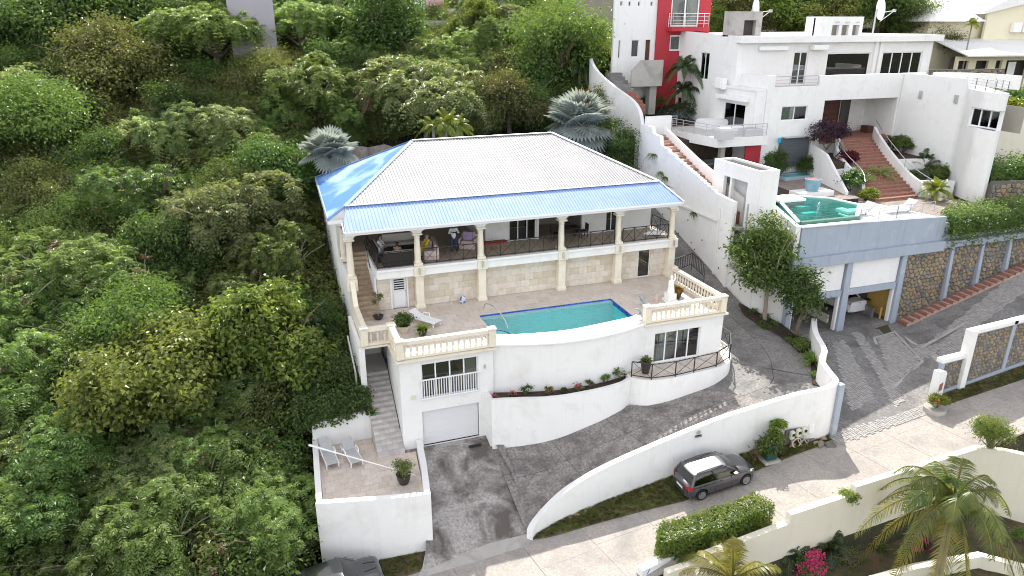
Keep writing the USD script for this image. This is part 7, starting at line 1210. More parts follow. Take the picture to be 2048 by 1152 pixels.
def hedge(name, label, poly, z0f, h, leaf, seed, dens=300, L=.12, W=.065, flowers=None, nfl=200, trim=.08, cat_='hedge', hang=0):
    r_ = np.random.default_rng(seed); x0, y0, x1, y1 = poly.bounds; A_ = poly.area; per = poly.length; P, O = [], []; pp = prep(poly)
    for _ in range(int(A_*dens)):
        q = r_.uniform((x0, y0), (x1, y1))
        if pp.contains(Point(q)): P.append((*q, z0f(q[0], q[1])+h+r_.normal(0, trim)+.25*h*(meshkit.noise(np.array([[q[0]*1.1, q[1]*1.1, seed]]))[0]-.5))); O.append((r_.normal()*.3, r_.normal()*.3, 1))
    for _ in range(int(per*h*dens)):
        g = poly.exterior.interpolate(r_.uniform(0, per)); n = np.array([g.x, g.y])-np.array(poly.centroid.coords[0]); n /= np.linalg.norm(n); hh = r_.uniform(.0, 1)*h; k = r_.normal(0, trim)+.22*(meshkit.noise(np.array([[g.x*1.4, g.y*1.4, hh*1.6]]), seed)[0]-.5); P.append((g.x+n[0]*k, g.y+n[1]*k, z0f(g.x, g.y)+hh-(hang*r_.random()**2 if hang else 0))); O.append((*n, .35))
    P, O = np.array(P), nrm(np.array(O, float)); c = np.array([*poly.centroid.coords[0], z0f(*poly.centroid.coords[0])]); t = thing(name, label, cat_, c); part(t, 'foliage', leaves_on(P, O, seed, L, W), leaf); part(t, 'branches', cat([tube([(*r_.uniform((x0, y0), (x1, y1)), c[2]-.2), (*poly.representative_point().buffer(.5*min(x1-x0, y1-y0)).exterior.interpolate(r_.uniform(0, 3)).coords[0], c[2]+h*.7)], [.03, .015], 5) for _ in range(8)]), 'bark')
    inner = poly.buffer(-.22)
    if not inner.is_empty: v, f = prism(inner, 0, 1); v = v.copy(); v[:, 2] = np.where(v[:, 2] > .5, [z0f(a, b)+h-.3 for a, b in v[:, :2]], [z0f(a, b) for a, b in v[:, :2]]); part(t, 'twig_mass', (v, f), 'leaf_deep')
    if flowers: k = r_.choice(len(P), min(nfl, len(P)), replace=False); Q = np.repeat(P[k]+O[k]*.05, 4, 0)+r_.normal(0, .05, (len(k)*4, 3)); part(t, 'flowers', leaves_on(Q, np.repeat(O[k], 4, 0), seed+1, .09, .08), flowers)
    return t
hedge('hedge', 'bright green clipped hedge on the road edge below the grey hatchback', Polygon([tuple(RD(x, y, 0)[:2]) for x, y in ((1322, 1118), (1325, 1092), (1420, 1062), (1505, 1032), (1530, 1048), (1440, 1085))]).buffer(.18), lambda x, y: float(roadz(x)), 1.15, 'leaf_fresh', 4, dens=420, L=.13, W=.08)
hedge('hedge', 'white flowering hedge spilling over the stone retaining wall', Polygon([(34.9, -5.4), (50, -5.4), (50, -2.8), (36.5, -3.2), (34.9, -4.4)]), lambda x, y: 2.4, 1.5, 'leaf_mid', 5, dens=110, L=.2, W=.12, flowers='white_flower', nfl=150, trim=.22, hang=1.1)
hedge('hedge', 'pink and white bougainvillea hedge right of the curved wing', Polygon([(43.8, -1.0), (58, -4.5), (58, -2.0), (44.6, 1.2)]), lambda x, y: 4.4, 1.7, 'leaf_mid', 6, dens=60, L=.24, W=.14, flowers='orange_flower', nfl=90, trim=.25)
hedge('climber', 'dark green creeper hanging over the back wall of the lower terrace', Polygon([(-8.9, -5.15), (-5.3, -5.15), (-5.3, -1.5), (-8.9, -1.5)]), lambda x, y: -4.15+.12*(x+8.7), 1.5, 'leaf_deep', 7, dens=190, L=.18, W=.12, trim=.14, cat_='creeper', hang=.08)
c0 = np.array([tuple(p) for p in ((-7.3, -3.2, -4.2), (-6.6, -1.2, -3.2))])
bush('bush', 'tall dark shrub with red twigs between the creeper and the villa wall', (-6.9, -2.4, -4.5), (1.3, 1.5, 1.9), 'leaf_deep', 33, 4200, .15, .09); bush('bush', 'shrub mass under the villa left wall', (-6.6, 2.5, -2.5), (1.1, 2.2, 1.6), 'leaf_deep', 34, 3500, .15, .08)
q = RD(1975, 912); bush('bush', 'large rounded pale-green bush on the road edge above the cream wall corner', q+[0, 0, .5], (1.15, 1.0, 1.15), 'leaf_fresh', 40, 4200, .12, .05, stems=12, ncl=110, low=-.5, lump=.35)
q = RD(1695, 1008); bush('bush', 'small round bush beside the step of the cream garden wall', q, (.55, .45, .5), 'leaf_fresh', 41, 1200, .12, .06)
bush('bush', 'round yellow-green clipped bush in front of the white gate pillar', (24.95, -14.45, zr(25)+.25), (.62, .6, .5), 'leaf_lime', 42, 2600, .08, .05, cr=.15, ncl=120, lump=.15, low=-.2, flowers='orange_flower', nf=16)
ib = MP(1532)+np.array([0, -.25, 0]); bush('shrub', 'leafy shrub growing round the green utility box', ib+[0, .0, -.25], (.85, .5, 1.2), 'leaf_mid', 43, 3600, .2, .08, flowers=None); bush('shrub', 'bright climbing shoot leaning on the white wall beside the meters', ib+[.75, .35, 1.3], (.5, .25, .4), 'leaf_fresh', 44, 900, .22, .07); bush('shrub', 'brownish dry shrub at the left foot of the green utility box', ib+[-.75, 0, .15], (.28, .25, .35), 'leaf_brown', 45, 500, .13, .07)
# driveway edge planting and the tree before the carport
dt = AZ(1545, 530, .8); 
def treebig(label, base, R, h, leaf, seed, n, L, W, name='tree', cl=120, bark='bark_pale', off=(0, 0), r0=.14):
    t = thing(name, label, 'tree', base); v, f = crown_broad(seed, R, cl, n//cl, L, W, .38, -.75, .9, inner=.5); b = np.array(base, float); part(t, 'crown', (v+b+[off[0], off[1], h], f), leaf)
    part(t, 'trunk', (limbs(seed, h, R, 6, r0)[0]+b+[off[0]*.0, 0, 0], limbs(seed, h, R, 6, r0)[1]), bark, smooth=50); return t
b1 = AZ(1500, 640, -2.4); b2_ = AZ(1570, 662, -2.6)
treebig('glossy leafy tree standing between the side driveway and the carport', (20.9, -4.4, -2.6), (1.9, 1.9, 2.9), 4.3, 'leaf_mid', 48, 6500, .27, .14, off=(-.3, .3)); treebig('slender dark tree with reddish trunk at the left carport post', (21.6, -6.7, -2.7), (.9, .9, 1.7), 2.7, 'leaf_deep', 49, 3400, .30, .10, bark='bark', cl=90)
pe = Polygon([(20.2, -2.6), (21.9, -4.9), (21.5, -8.3), (20.0, -11.3), (19.0, -12.2), (18.7, -11.6), (20.3, -9.6), (20.8, -6.5), (20.0, -3.4)]); solo('planting_bed', sheet(pe.buffer(.05), lambda x, y: np.interp(y, [-12.5, -8, -5, -2.5], [-2.95, -2.72, -2.55, -1.65])+.02, t=.3), 'soil', 'earth strip along the outer edge of the side driveway', kind='structure')
rb = np.random.default_rng(12)
for k in range(16):
    g = pe.exterior.interpolate(rb.uniform(0, pe.length)); c = pe.centroid; x, y = g.x*.7+c.x*.3, g.y*.85+c.y*.15; z = float(np.interp(y, [-12.5, -8, -5, -2.5], [-2.95, -2.72, -2.55, -1.65])); bush('weed', 'low weedy green plant in the earth strip beside the side driveway', (x, y, z), (rb.uniform(.2, .4), rb.uniform(.2, .4), rb.uniform(.12, .25)), 'leaf_mid', 200+k, 260, .13, .05, cat_='plant', stems=2, ncl=20, group='weeds along the side driveway')
def rosette(name, label, c, n, L, W, leaf, seed, arch=.7, cat_='plant', up=(.3, 1.2), trunk=0, tr=.1, segs=4, mt='palm_trunk', group=None):
    """strap leaves arching from one point"""
    r_ = np.random.default_rng(seed); c = np.array(c, float); ms = []
    for k in range(n):
        a = k*2.39996+r_.normal(0, .15); e = r_.uniform(*up); l = L*r_.uniform(.7, 1.15); s = np.linspace(0, 1, segs+1); H = np.array([math.cos(a), math.sin(a), 0]); S = np.array([-math.sin(a), math.cos(a), 0]); ctr = c+[0, 0, trunk]+H*(l*math.cos(e)*s)[:, None]+np.array([0, 0, 1.0])*(l*(math.sin(e)*s-arch*s*s*.6))[:, None]; w = W*np.sin(np.clip(.25+s*.75, 0, 1)*math.pi)**.7*.5; w[-1] = .004
        ms.append(grid(np.stack([ctr-S*w[:, None]+[0, 0, .01], ctr-[0, 0, W*.12], ctr+S*w[:, None]+[0, 0, .01]], 1)))
    t = thing(name, label, cat_, c, group); part(t, 'leaves', cat(ms), leaf)
    if trunk > .05: part(t, 'trunk', tube([c-[0, 0, .1], c+[.02, 0, trunk*.5], c+[0, 0, trunk]], [tr*1.2, tr, tr*.9], 8), mt, smooth=50)
    return t
def frond(r_, c, a, e, L, arch, npair, ll, lw, droop=.5, twist=0, brown=False):
    s = np.linspace(.0, 1, 12); H = np.array([math.cos(a), math.sin(a), 0]); S = np.array([-math.sin(a), math.cos(a), 0]); Z = np.array([0, 0, 1.0]); S = S*math.cos(twist)+Z*math.sin(twist)
    path = c+H*(L*math.cos(e)*(s-.12*s**3))[:, None]+Z*(L*(math.sin(e)*s-arch*s**2.2))[:, None]; q = np.linspace(.14, .99, npair); P = np.stack([np.interp(q, s, path[:, k]) for k in range(3)], 1); T = nrm(np.gradient(P, axis=0)); N = nrm(np.cross(T, np.broadcast_to(S, T.shape))); N = np.where(N[:, 2:] < 0, -N, N); out = []
    for sd in (-1, 1):
        D = nrm(S*sd+T*.55-Z*droop+r_.normal(0, .09, T.shape)); ln = ll*np.sin(np.clip(q*.85+.13, 0, 1)*math.pi)**.55*r_.uniform(.85, 1.1, npair); out.append(leaf_strip(P, D, N, ln, lw, droop))
    return cat(out), tube(path, np.linspace(.035, .008, 12)*(L/2.5), 5)
def leaf_strip(P, D, N, L, W, droop):
    L = np.broadcast_to(L, (len(P),))[:, None]; S = nrm(np.cross(N, D)); mid = P+D*L*.5; tip = P+D*L-np.array([0, 0, 1])*L*.35*droop; V = np.stack([P-S*W*.3, P+S*W*.3, mid-S*W*.5, mid+S*W*.5, tip], 1).reshape(-1, 3); i = (np.arange(len(P))*5)[:, None]
    return V, np.vstack([i+np.array([[0, 1, 3]]), i+np.array([[0, 3, 2]]), i+np.array([[2, 3, 4]])])
def palm(name, label, base, h, nf, L, leaf, seed, npair=34, ll=.55, lw=.045, arch=.75, erange=(-.15, 1.35), droop=.5, tr=.14, lean=(0, 0), trunk='palm_trunk', gold=0, rib='leaf_palm_gold', cat_='palm', group=None, wind=None):
    r_ = np.random.default_rng(seed); b = np.array(base, float); top = b+[lean[0], lean[1], h]; t = thing(name, label, cat_, b, group)
    if h > .1: part(t, 'trunk', tube(resample([b-[0, 0, .2], b+[lean[0]*.3, lean[1]*.3, h*.5], top], 10), np.linspace(tr*1.25, tr*.85, 10), 9), trunk, smooth=50)
    for k in range(nf):
        a = k*2.39996+r_.normal(0, .2); e = erange[0]+(erange[1]-erange[0])*((k+.5)/nf)+r_.normal(0, .08); ar = arch*(1.1-.35*(k/nf))
        if wind is not None and r_.random() < .75: a = wind+(((a-wind+math.pi) % (2*math.pi))-math.pi)*.75
        m, rb_ = frond(r_, top, a, e, L*r_.uniform(.8, 1.08), ar, npair, ll, lw, droop, r_.normal(0, .35)); fr_ = part(t, 'frond', m, 'leaf_palm_gold' if k < gold else leaf); part(fr_, 'midrib', rb_, rib, smooth=True)
    return t
def fanpalm(label, base, h, nl, R, seed, pet=1.2):
    r_ = np.random.default_rng(seed); b = np.array(base, float); t = thing('silver_fan_palm', label, 'palm', b); top = b+[0, 0, h]; part(t, 'trunk', tube([b-[0, 0, .5], b+[0, 0, h*.5], top], [.24, .2, .2], 10), 'palm_trunk', smooth=50)
    for k in range(nl):
        a = k*2.39996+r_.normal(0, .15); e = .0+1.5*((k+.5)/nl)**.85+r_.normal(0, .08); d = np.array([math.cos(a)*math.cos(e), math.sin(a)*math.cos(e), math.sin(e)]); c = top+d*pet*r_.uniform(.85, 1.1); d = nrm(d-np.array([0, 0, .25+.75*math.cos(e)*max(0, 1-e)])) if e < .45 else nrm(d-np.array([0, 0, .12])); S = nrm(np.cross(d, [0, 0, 1.0])); N = nrm(np.cross(S, d)); ms = []; ns = 26
        for i in range(ns):
            th = (i/(ns-1)-.5)*4.6; dd = nrm(d*math.cos(th)+S*math.sin(th)); ll = R*(.72+.28*math.cos(th*.5))*r_.uniform(.93, 1.05); w = R*.105; P = c+dd*ll; m1 = c+dd*ll*.6; cr_ = nrm(np.cross(dd, N)); dn = np.array([0, 0, -.10*ll]); ms.append((np.array([c, m1-cr_*w*.9+N*.05*R, m1-N*.0, m1+cr_*w*.9+N*.05*R, P-cr_*.012+dn, P+cr_*.012+dn]), np.array([[0, 2, 1], [0, 3, 2], [1, 2, 4], [2, 5, 4], [2, 3, 5]])))
        lf = part(t, 'fan_leaf', cat(ms), 'leaf_silver' if k != nl-2 or seed != 2 else 'leaf_croton'); part(lf, 'stalk', tube([top, (top+c)/2+[0, 0, .05], c], [.035, .028, .02], 5), 'leaf_silver')
    return t
p = AY(660, 318, 14.6); fanpalm('silver-blue fan palm behind the left corner of the blue roof', (p[0], p[1], p[2]-3.3), 3.3, 30, 1.35, 1); p = AY(1158, 272, 15.5); fanpalm('large silver-blue fan palm behind the right end of the roof', (p[0], p[1], p[2]-3.6), 3.9, 36, 2.0, 2, 1.75)
p = AY(892, 280, 15.3); palm('small_palm', 'small bright green palm cluster peeping over the middle of the roof ridge', (p[0], p[1], p[2]-2.4), 3.7, 20, 2.2, 'leaf_lime', 5, 22, .5, .05, arch=.6)
for k, dx in enumerate((-.9, 1.0)): palm('small_palm', f'bright green palm tuft {"left" if dx < 0 else "right"} of the palm cluster behind the ridge', (p[0]+dx, p[1]+.3, p[2]-2.7), 3.7, 14, 1.9, 'leaf_lime', 6+k, 20, .45, .05, arch=.6)
palm('palm', 'dark green palm in the shade beside the left wall of the villa', (-7.3, 1.6, -3.6), 2.9, 20, 2.3, 'leaf_palm_dark', 8, 28, .6, .05, arch=.8); p = onslope(1200, 55, 3.0)[0]; palm('palm', 'palm clump left of the white side of the red tower', (20.4, 25, float(ground(20.4, 25))), 3.6, 16, 2.7, 'leaf_palm_dark', 9, 28, .6, .06); palm('palm', 'second darker palm behind the one left of the red tower', (18.6, 26.5, float(ground(18.6, 26.5))), 3.4, 14, 2.5, 'leaf_palm_dark', 10, 26, .6, .06)
# palms before the red tower
for k, (px, py, h, lab) in enumerate(((1370, 135, 4.9, 'taller palm standing against the red tower'), (1368, 182, 3.3, 'shorter palm below the taller one against the red tower'))): p = AY(px, py, 19.5); palm('palm', lab, (p[0], p[1], p[2]-h), h, 17, 2.5, 'leaf_palm_dark', 15+k, 30, .5, .07, arch=.8, tr=.09, trunk='bark_pale')
# big coconut palm and garden plants at the bottom right
p = AZ(1850, 1010, -4.4); palm('coconut_palm', 'large windblown coconut palm in the bottom right garden', (17.6, -21.8, -8.1), 4.7, 27, 4.2, 'leaf_palm', 21, 54, .72, .042, arch=.85, erange=(-.4, 1.3), droop=.5, wind=2.8, tr=.16, lean=(.15, .3), gold=10, trunk='bark_pale'); cp2 = AZ(1470, 1150, -6.8); cp2 = AZ(1465, 1160, -6.4); palm('coconut_palm', 'golden green palm crown cut by the bottom edge', (cp2[0], cp2[1], -8.3), 1.9, 20, 3.1, 'leaf_palm_gold', 22, 44, .55, .04, arch=.55, gold=5, droop=.3)
for k, (px, py, sz, lab) in enumerate(((1575, 1115, 1.25, 'small dark palm at the foot of the cream wall, left of the pair'), (1655, 1105, 1.35, 'small dark palm at the foot of the cream wall, right of the pair'))): q = AZ(px, py, -8.0); palm('garden_palm', lab, (q[0], q[1], -8.15), .5, 22, sz*1.25, 'leaf_palm_dark', 25+k, 26, .36, .035, arch=.6, tr=.07, droop=.3)
q = AZ(1960, 985, -6.6); palm('garden_palm', 'thin dull palm against the cream wall right of the coconut palm', (q[0], q[1]-.3, -7.9), 1.5, 9, 1.1, 'leaf_olive', 28, 16, .3, .03, arch=.7, tr=.05)
q = AZ(1622, 1145, -8); bush('flowering_bush', 'pink bougainvillea bush at the bottom edge of the garden', (q[0], q[1], -8.2), (.8, .6, .6), 'leaf_mid', 51, 1600, .1, .06, 'pink_flower', 260); q = AZ(1700, 1125, -8); bush('bush', 'grey twiggy bare bush in the garden below the cream wall', (q[0], q[1], -8.2), (.75, .6, .55), 'leaf_olive', 52, 500, .1, .03, stems=22); q = AZ(1845, 1085, -7.5); bush('flowering_bush', 'small magenta flowering bush behind the coconut palm trunk', (q[0], q[1], -8.1), (.45, .35, .5), 'leaf_purple', 53, 700, .1, .05, 'pink_flower', 90); q = AZ(1760, 1095, -7.9); bush('bush', 'low green shrub on the shaded lawn below the cream wall', (q[0], q[1], -8.15), (.35, .3, .25), 'leaf_mid', 54, 500, .12, .06); q = AZ(2035, 1085, -7.9); bush('bush', 'light green shrub at the right edge of the garden', (q[0], q[1], -7.7), (.5, .4, .35), 'leaf_fresh', 55, 700, .13, .06); q = AZ(1880, 1145, -7.4); rosette('bromeliad', 'yellow-green spiky plant at the foot of the coconut palm', (q[0], q[1]-.3, -7.9), 34, .95, .07, 'leaf_lime', 56, .5)
bush('bush', 'small green bush left of the white gate post at the bottom edge', RD(1365, 1145, -.3), (.45, .3, .35), 'leaf_mid', 57, 700, .12, .05)
# neighbour's garden
def ugz(px, py):
    d = ray(px, py); n = np.array([0, -.10, 1.0]); return CAM+d*((np.array([0, 12.0, 6.95])-CAM)@n)/(d@n)
def nb(px, py, z, R, leaf, seed, lab, n=1800, fl=None, L=.16, W=.08, name='bush', **k):
    q = AZ(px, py, z) if z else ugz(px, py); R = tuple(np.array(R)*(1.5 if z else 1.1)); return bush(name, lab, q, R, leaf, seed, n, L, W, fl, **k)
def ny(px, py, y, R, leaf, seed, lab, n=2400, fl=None, L=.2, W=.09, name='bush', **k): return bush(name, lab, AY(px, py, y), R, leaf, seed, n, L, W, fl, **k)
ny(1652, 298, 8.2, (1.6, 1.0, 1.25), 'leaf_purple', 61, 'purple-leaved shrub left of the brick entrance steps', 3200, name='shrub'); ny(1692, 332, 6.2, (.75, .6, .85), 'leaf_red', 62, 'crimson-leaved plant in the planter left of the brick steps', 1100, name='shrub', L=.34, W=.09); ny(1700, 380, 3.2, (1.55, 1.0, .8), 'leaf_deep', 63, 'dark white-flecked shrub at the foot of the left cheek wall', 3200, 'white_flower', nf=40); ny(1735, 400, 1.4, (1.1, .8, .6), 'leaf_lime', 64, 'clipped yellow-green bush at the bottom of the brick steps', 2800, cr=.15, ncl=110, lump=.15)
ny(1803, 305, 7.6, (1.5, 1.0, .9), 'leaf_mid', 65, 'clipped dark green bush right of the upper brick steps', 3200, cr=.14, ncl=130, lump=.1); ny(1783, 300, 8.3, (.8, .6, .6), 'leaf_purple', 66, 'dark purple shrub beside the right cheek wall', 1200); ny(1880, 362, 3.2, (1.7, .9, .85), 'leaf_mid', 67, 'clipped box hedge under the curved wing', 3600, cr=.12, ncl=150, lump=.1); ny(1828, 365, 3.6, (1.0, .7, .5), 'leaf_deep', 68, 'dark low shrub under the large cycad', 1500)
nb(1552, 355, 3.9, (.75, .6, .8), 'leaf_deep', 69, 'twisted dark topiary left of the slate water panel', 2200, ncl=40, lump=1.0); nb(1615, 352, 3.9, (.8, .65, .65), 'leaf_deep', 70, 'rounded dark shrub right of the slate water panel', 2400); nb(1537, 362, 3.9, (.3, .3, .9), 'leaf_deep', 71, 'slim dark potted topiary beside the red door', 900); nb(1770, 232, 6.9, (.9, .6, 1.5), 'leaf_olive', 72, 'tall spindly shrub on the porch right of the entrance door', 1500, lump=1.0, L=.3, W=.06); nb(1772, 258, 6.7, (.8, .6, .5), 'leaf_mid', 73, 'light green shrub below the spindly one on the porch', 1200)
q = AY(1755, 352, 4.6); rosette('grass_clump', 'arching pale grass spilling over the brick steps', (q[0], q[1], q[2]), 150, 2.2, .07, 'leaf_feather_pale', 74, .95); q = AY(1845, 345, 4.6); palm('cycad', 'large dark cycad under the curved wing', (q[0], q[1], q[2]-.3), .6, 30, 2.5, 'leaf_palm_dark', 75, 26, .36, .05, arch=.5, tr=.2, droop=.1, cat_='cycad'); q = AY(1866, 408, .4); palm('cycad', 'bright green cycad on a short trunk at the edge of the lower deck', (q[0], q[1], q[2]-.1), 1.2, 34, 1.75, 'leaf_lime', 76, 24, .28, .045, arch=.55, tr=.24, droop=.1, cat_='cycad')
nb(1360, 285, 5.6, (1.1, 1.1, .9), 'leaf_blue', 77, 'blue-grey spreading shrub at the top of the garden stair', 2400, L=.22, W=.1); q = AZ(1375, 318, 5.0); palm('small_palm', 'small yellow-green palm in a round white bed beside the garden stair', (q[0], q[1], 4.4), 1.0, 12, 1.15, 'leaf_lime', 78, 18, .35, .06, tr=.09); nb(1390, 236, 0, (2.2, 1.2, .8), 'leaf_deep', 79, 'dark clipped hedge mass below the red tower', 3800); nb(1300, 225, 0, (1.6, 1.4, .8), 'leaf_deep', 80, 'dark ground shrubs behind the curving garden wall', 2600); nb(1408, 228, 0, (.6, .5, .35), 'leaf_mid', 81, 'white flowering low shrub below the short palm', 700, 'white_flower', nf=90); nb(1272, 195, 0, (.7, .6, .6), 'leaf_lime', 82, 'yellow-leaved shrub beside the garden steps', 1200, L=.25, W=.09); nb(1262, 165, 0, (.9, .8, .9), 'leaf_mid', 83, 'small tree-like shrub at the grey stair balcony', 1500); nb(1424, 20, 16, (.8, .8, 1.2), 'leaf_mid', 84, 'magenta flowering creeper right of the red tower', 900, 'pink_flower', nf=120)
for k, (px, py, r_, lab) in enumerate(((1307, 310, .75, 'hanging spiky plant high on the stepped boundary wall'), (1322, 345, .5, 'hanging plant in the middle of the stepped boundary wall'), (1330, 355, .4, 'small hanging plant low on the stepped boundary wall'), (1388, 425, .4, 'small tuft growing out of the boundary wall above the driveway'))): q = AX(px, py, 19.9); rosette('wall_plant', lab, q, 46, r_, .06, 'leaf_mid', 85+k, 1.3, up=(-.3, .9))
tr_ = bush('creeper', 'dark creeper mass with red tips beside the upper boundary wall', (17.6, 15.5, 5.0), (2.0, 1.6, 2.6), 'leaf_deep', 90, 6500, .17, .09, 'orange_flower', 40, 'creeper', ncl=150); bush('creeper', 'dark shrub wall between the right fan palm and the boundary wall', (18.4, 12.2, 3.2), (1.3, 1.8, 2.6), 'leaf_deep', 91, 6000, .17, .09, cat_='creeper', ncl=140); bush('creeper', 'reddish brown shrub at the bend of the upper garden wall', (19.6, 19.5, 8.5), (1.3, 1.6, 1.3), 'leaf_olive', 92, 3000, .16, .08, 'orange_flower', 60, 'creeper')
q = AY(1945, 45, 22); palm('thin_palm', 'thin tall palm in front of the cream house', (q[0], q[1], 9.5), q[2]-9.5, 12, 1.0, 'leaf_lime', 95, 16, .4, .06, arch=.6, tr=.08); q = AY(1925, 128, 19); bush('shrub', 'low yellow-green planting before the cream house', (q[0], q[1], 9.8), (3.0, .8, .7), 'leaf_lime', 96, 1800, .3, .1); nb(2010, 232, 8.5, (.9, .8, .6), 'leaf_lime', 97, 'bright lime plant above the grey garden wall', 900, L=.4, W=.15)
# planter flowers below the pool
for k, (px, py, R, leaf, fl, lab) in enumerate(((990, 797, .16, 'leaf_mid', 'pink_flower', 'pink flowers at the left end of the curved planter'), (1024, 792, .24, 'leaf_mid', 'pink_flower', 'bright pink flower clump in the left part of the curved planter'), (1052, 786, .42, 'leaf_deep', None, 'dark green bushy plant in the curved planter'), (1098, 785, .26, 'leaf_mid', 'pink_flower', 'pink flowering plant left of the middle of the curved planter'), (1128, 782, .2, 'leaf_deep', None, 'thin green shoot in the curved planter'), (1158, 778, .28, 'leaf_mid', 'pink_flower', 'pink flowering plant above the round blue sign'), (1180, 772, .3, 'leaf_olive', None, 'trailing olive plant in the right part of the curved planter'), (1210, 762, .36, 'leaf_mid', None, 'green plant hanging over the right part of the planter'), (1240, 755, .45, 'leaf_mid', 'white_flower', 'taller trailing plant at the right end of the planter'))): q = AZ(px, py, -2.7); bush('planter_plant', lab, q-[0, 0, .06], (R*1.0, R*.5, R*.85), leaf, 110+k, 300, .10, .055, fl, 14, 'plant', 3, 22)
# pots
def potted(label, p, z, r_, h, mt, plant):
    t = thing('potted_plant', label, 'potted plant', (p[0], p[1], z)); c = (p[0], p[1], z); part(t, 'pot', lathe([(r_*.62, 0), (r_*.9, h*.5), (r_, h*.92), (r_*1.06, h), (r_*.9, h), (r_*.86, h*.9)], 16, c), mt, smooth=40); part(t, 'soil', lathe([(r_*.87, h*.86), (r_*.86, h*.9), (.005, h*.91)], 12, c), 'soil'); top = np.array(c)+[0, 0, h*.9]; r2 = np.random.default_rng(int(abs(p[0])*100)); kind = plant[0]
    if kind == 'bush': v, f = crown_broad(plant[2], (plant[1], plant[1], plant[1]*.9), 40, 26, plant[4], plant[5], plant[1]*.25, -.3); part(t, 'foliage', (v+top+[0, 0, plant[1]*.8], f), plant[3])
    elif kind == 'dragon':
        for k in range(7):
            a = k*2.4; e = top+np.array([math.cos(a)*.28*r2.uniform(.5, 1.2), math.sin(a)*.28*r2.uniform(.5, 1.2), plant[1]*r2.uniform(.7, 1.1)]); part(t, 'stem', tube(resample([top, top+[0, 0, plant[1]*.35], e], 6), np.linspace(.03, .016, 6), 6), 'bark_pale', smooth=True); ms = []
            for i in range(26): d = nrm(r2.normal(size=3)+[0, 0, .4]); ms.append(leafq(e[None], d[None], nrm(np.cross(d, r2.normal(size=3)))[None], .26, .035))
            part(t, 'leaf_tuft', cat(ms), plant[2])
    elif kind == 'strap':
        ms = []
        for k in range(plant[4]):
            a = k*2.39996; e = r2.uniform(.35, 1.35); l = plant[1]*r2.uniform(.7, 1.1); s = np.linspace(0, 1, 5); H = np.array([math.cos(a), math.sin(a), 0]); S = np.array([-math.sin(a), math.cos(a), 0]); ctr = top+H*(l*math.cos(e)*s)[:, None]+np.array([0, 0, 1.0])*(l*(math.sin(e)*s-.55*s*s))[:, None]; w = plant[2]*np.array([.5, .9, 1, .7, .05])*.5; ms.append(grid(np.stack([ctr-S*w[:, None], ctr-[0, 0, .01], ctr+S*w[:, None]], 1)))
        part(t, 'leaves', cat(ms), plant[3])
    return t
potted('branching dragon tree with narrow leaf tufts in a pot by the veranda stairs', AZ(757, 638, 0), 0, .3, .22, 'pot_dark', ('dragon', 1.15, 'leaf_olive')); potted('dark leafy plant in a cream pot inside the left balustrade', AZ(808, 664, 0), 0, .34, .42, 'pot_cream', ('bush', .45, 5, 'leaf_deep', .16, .07)); potted('yellow-green strap-leaved plant in a dark pot behind the left balustrade', AZ(845, 670, 0), 0, .28, .35, 'pot_dark', ('strap', .8, .07, 'leaf_lime', 60)); potted('orange croton in a dark pot by the white statue', AZ(1352, 598, 0), 0, .32, .42, 'pot_dark', ('bush', .3, 7, 'leaf_croton', .16, .07)); potted('green plant with grey leaves in a dark pot on the lower terrace', AZ(808, 966, -5.32), -5.32, .36, .55, 'pot_dark', ('bush', .46, 8, 'leaf_feather_pale', .13, .05)); potted('green sword-leaved plant in a dark pot on the lower balcony', (10.15, -7.75, 0), -2.65, .3, .8, 'pot_dark', ('strap', .75, .08, 'leaf_palm', 44))
q = AZ(748, 857, -3.6); potted('slim plant in a small turquoise pot beside the tiled stairs', (-5.05, -5.1, 0), -4.0, .14, .25, 'pot_teal', ('strap', .6, .06, 'leaf_lime', 24))
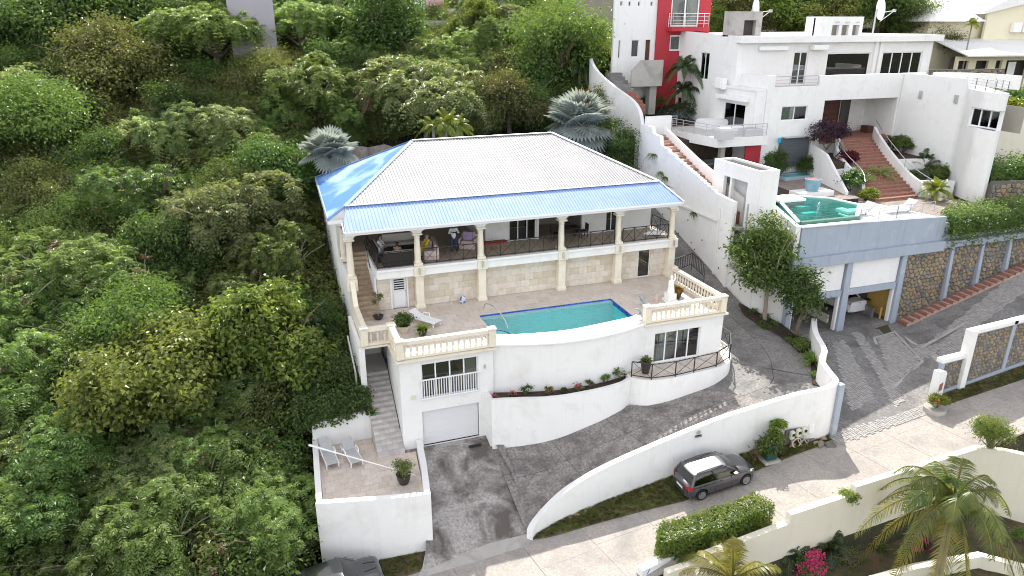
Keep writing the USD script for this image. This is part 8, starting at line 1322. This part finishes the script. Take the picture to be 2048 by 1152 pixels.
rosette('agave', 'spiky grey-green aloe clump at the edge of the side driveway', (20.35, -9.7, -2.75), 90, 1.05, .1, 'leaf_feather', 130, .45, up=(.2, 1.35)); bush('shrub', 'dark green shrub between the aloe and the reddish-trunked tree', (20.9, -8.2, -2.7), (.7, .6, .4), 'leaf_mid', 131, 1200, .2, .1)
bush('weed', 'small dark weed at the foot of the lower terrace front wall', RD(738, 1100, .0)+[0, -.1, 0], (.28, .2, .2), 'leaf_deep', 132, 300, .12, .08, cat_='plant', stems=2)
# loose grass on the verges
r = np.random.default_rng(123); gp2, gs = [], []; vpoly = prep(Polygon(vp)); tpoly = prep(Polygon([(-9.5, -12.8), (-3.9, -12.8), (-3.75, -11.9), (-8.5, -10.9)]))
for _ in range(5200):
    x, y = r.uniform(1, 18.6), r.uniform(-14.4, -12.1)
    if vpoly.contains(Point(x, y)): gp2.append((x, y, float(roadz(x))+.03+.08*max(y+14, 0))); gs.append(r.uniform(.5, 1.1))
for _ in range(900):
    x, y = r.uniform(-9, -3.6), r.uniform(-13, -10.6)
    if tpoly.contains(Point(x, y)): gp2.append((x, y, float(roadz(x))+.02+.05*(y+13))); gs.append(r.uniform(.5, 1.0))
for _ in range(900): x, y = r.uniform(26, 42), r.uniform(-14.4, -13.6); gp2.append((x, y, float(roadz(x))+.05+.08*(y+14))); gs.append(r.uniform(.6, 1.1))
gb = [leafq(np.array([[.03*math.cos(a), .03*math.sin(a), 0]]), nrm(np.array([[.45*math.cos(a), .45*math.sin(a), .9]])), np.array([[-math.cos(a), -math.sin(a), .4]]), .14, .022) for a in np.arange(9)*.7]
scatter('verge_grass', 'dry and green grass tufts on the verges', [(cat(gb), 'leaf_feather', 'green_tuft'), (cat(gb), 'leaf_brown', 'dry_tuft'), (cat(gb), 'leaf_olive', 'olive_tuft')], gp2, gs)
solo('hose_water_pipe', tube([(-5.75, -2.0, -.4), (-5.7, -4.2, -1.6), (-5.68, -4.4, -3.4)], .05, 6), 'grey_metal', 'grey drain pipe running down the villa left wall', 'pipe')
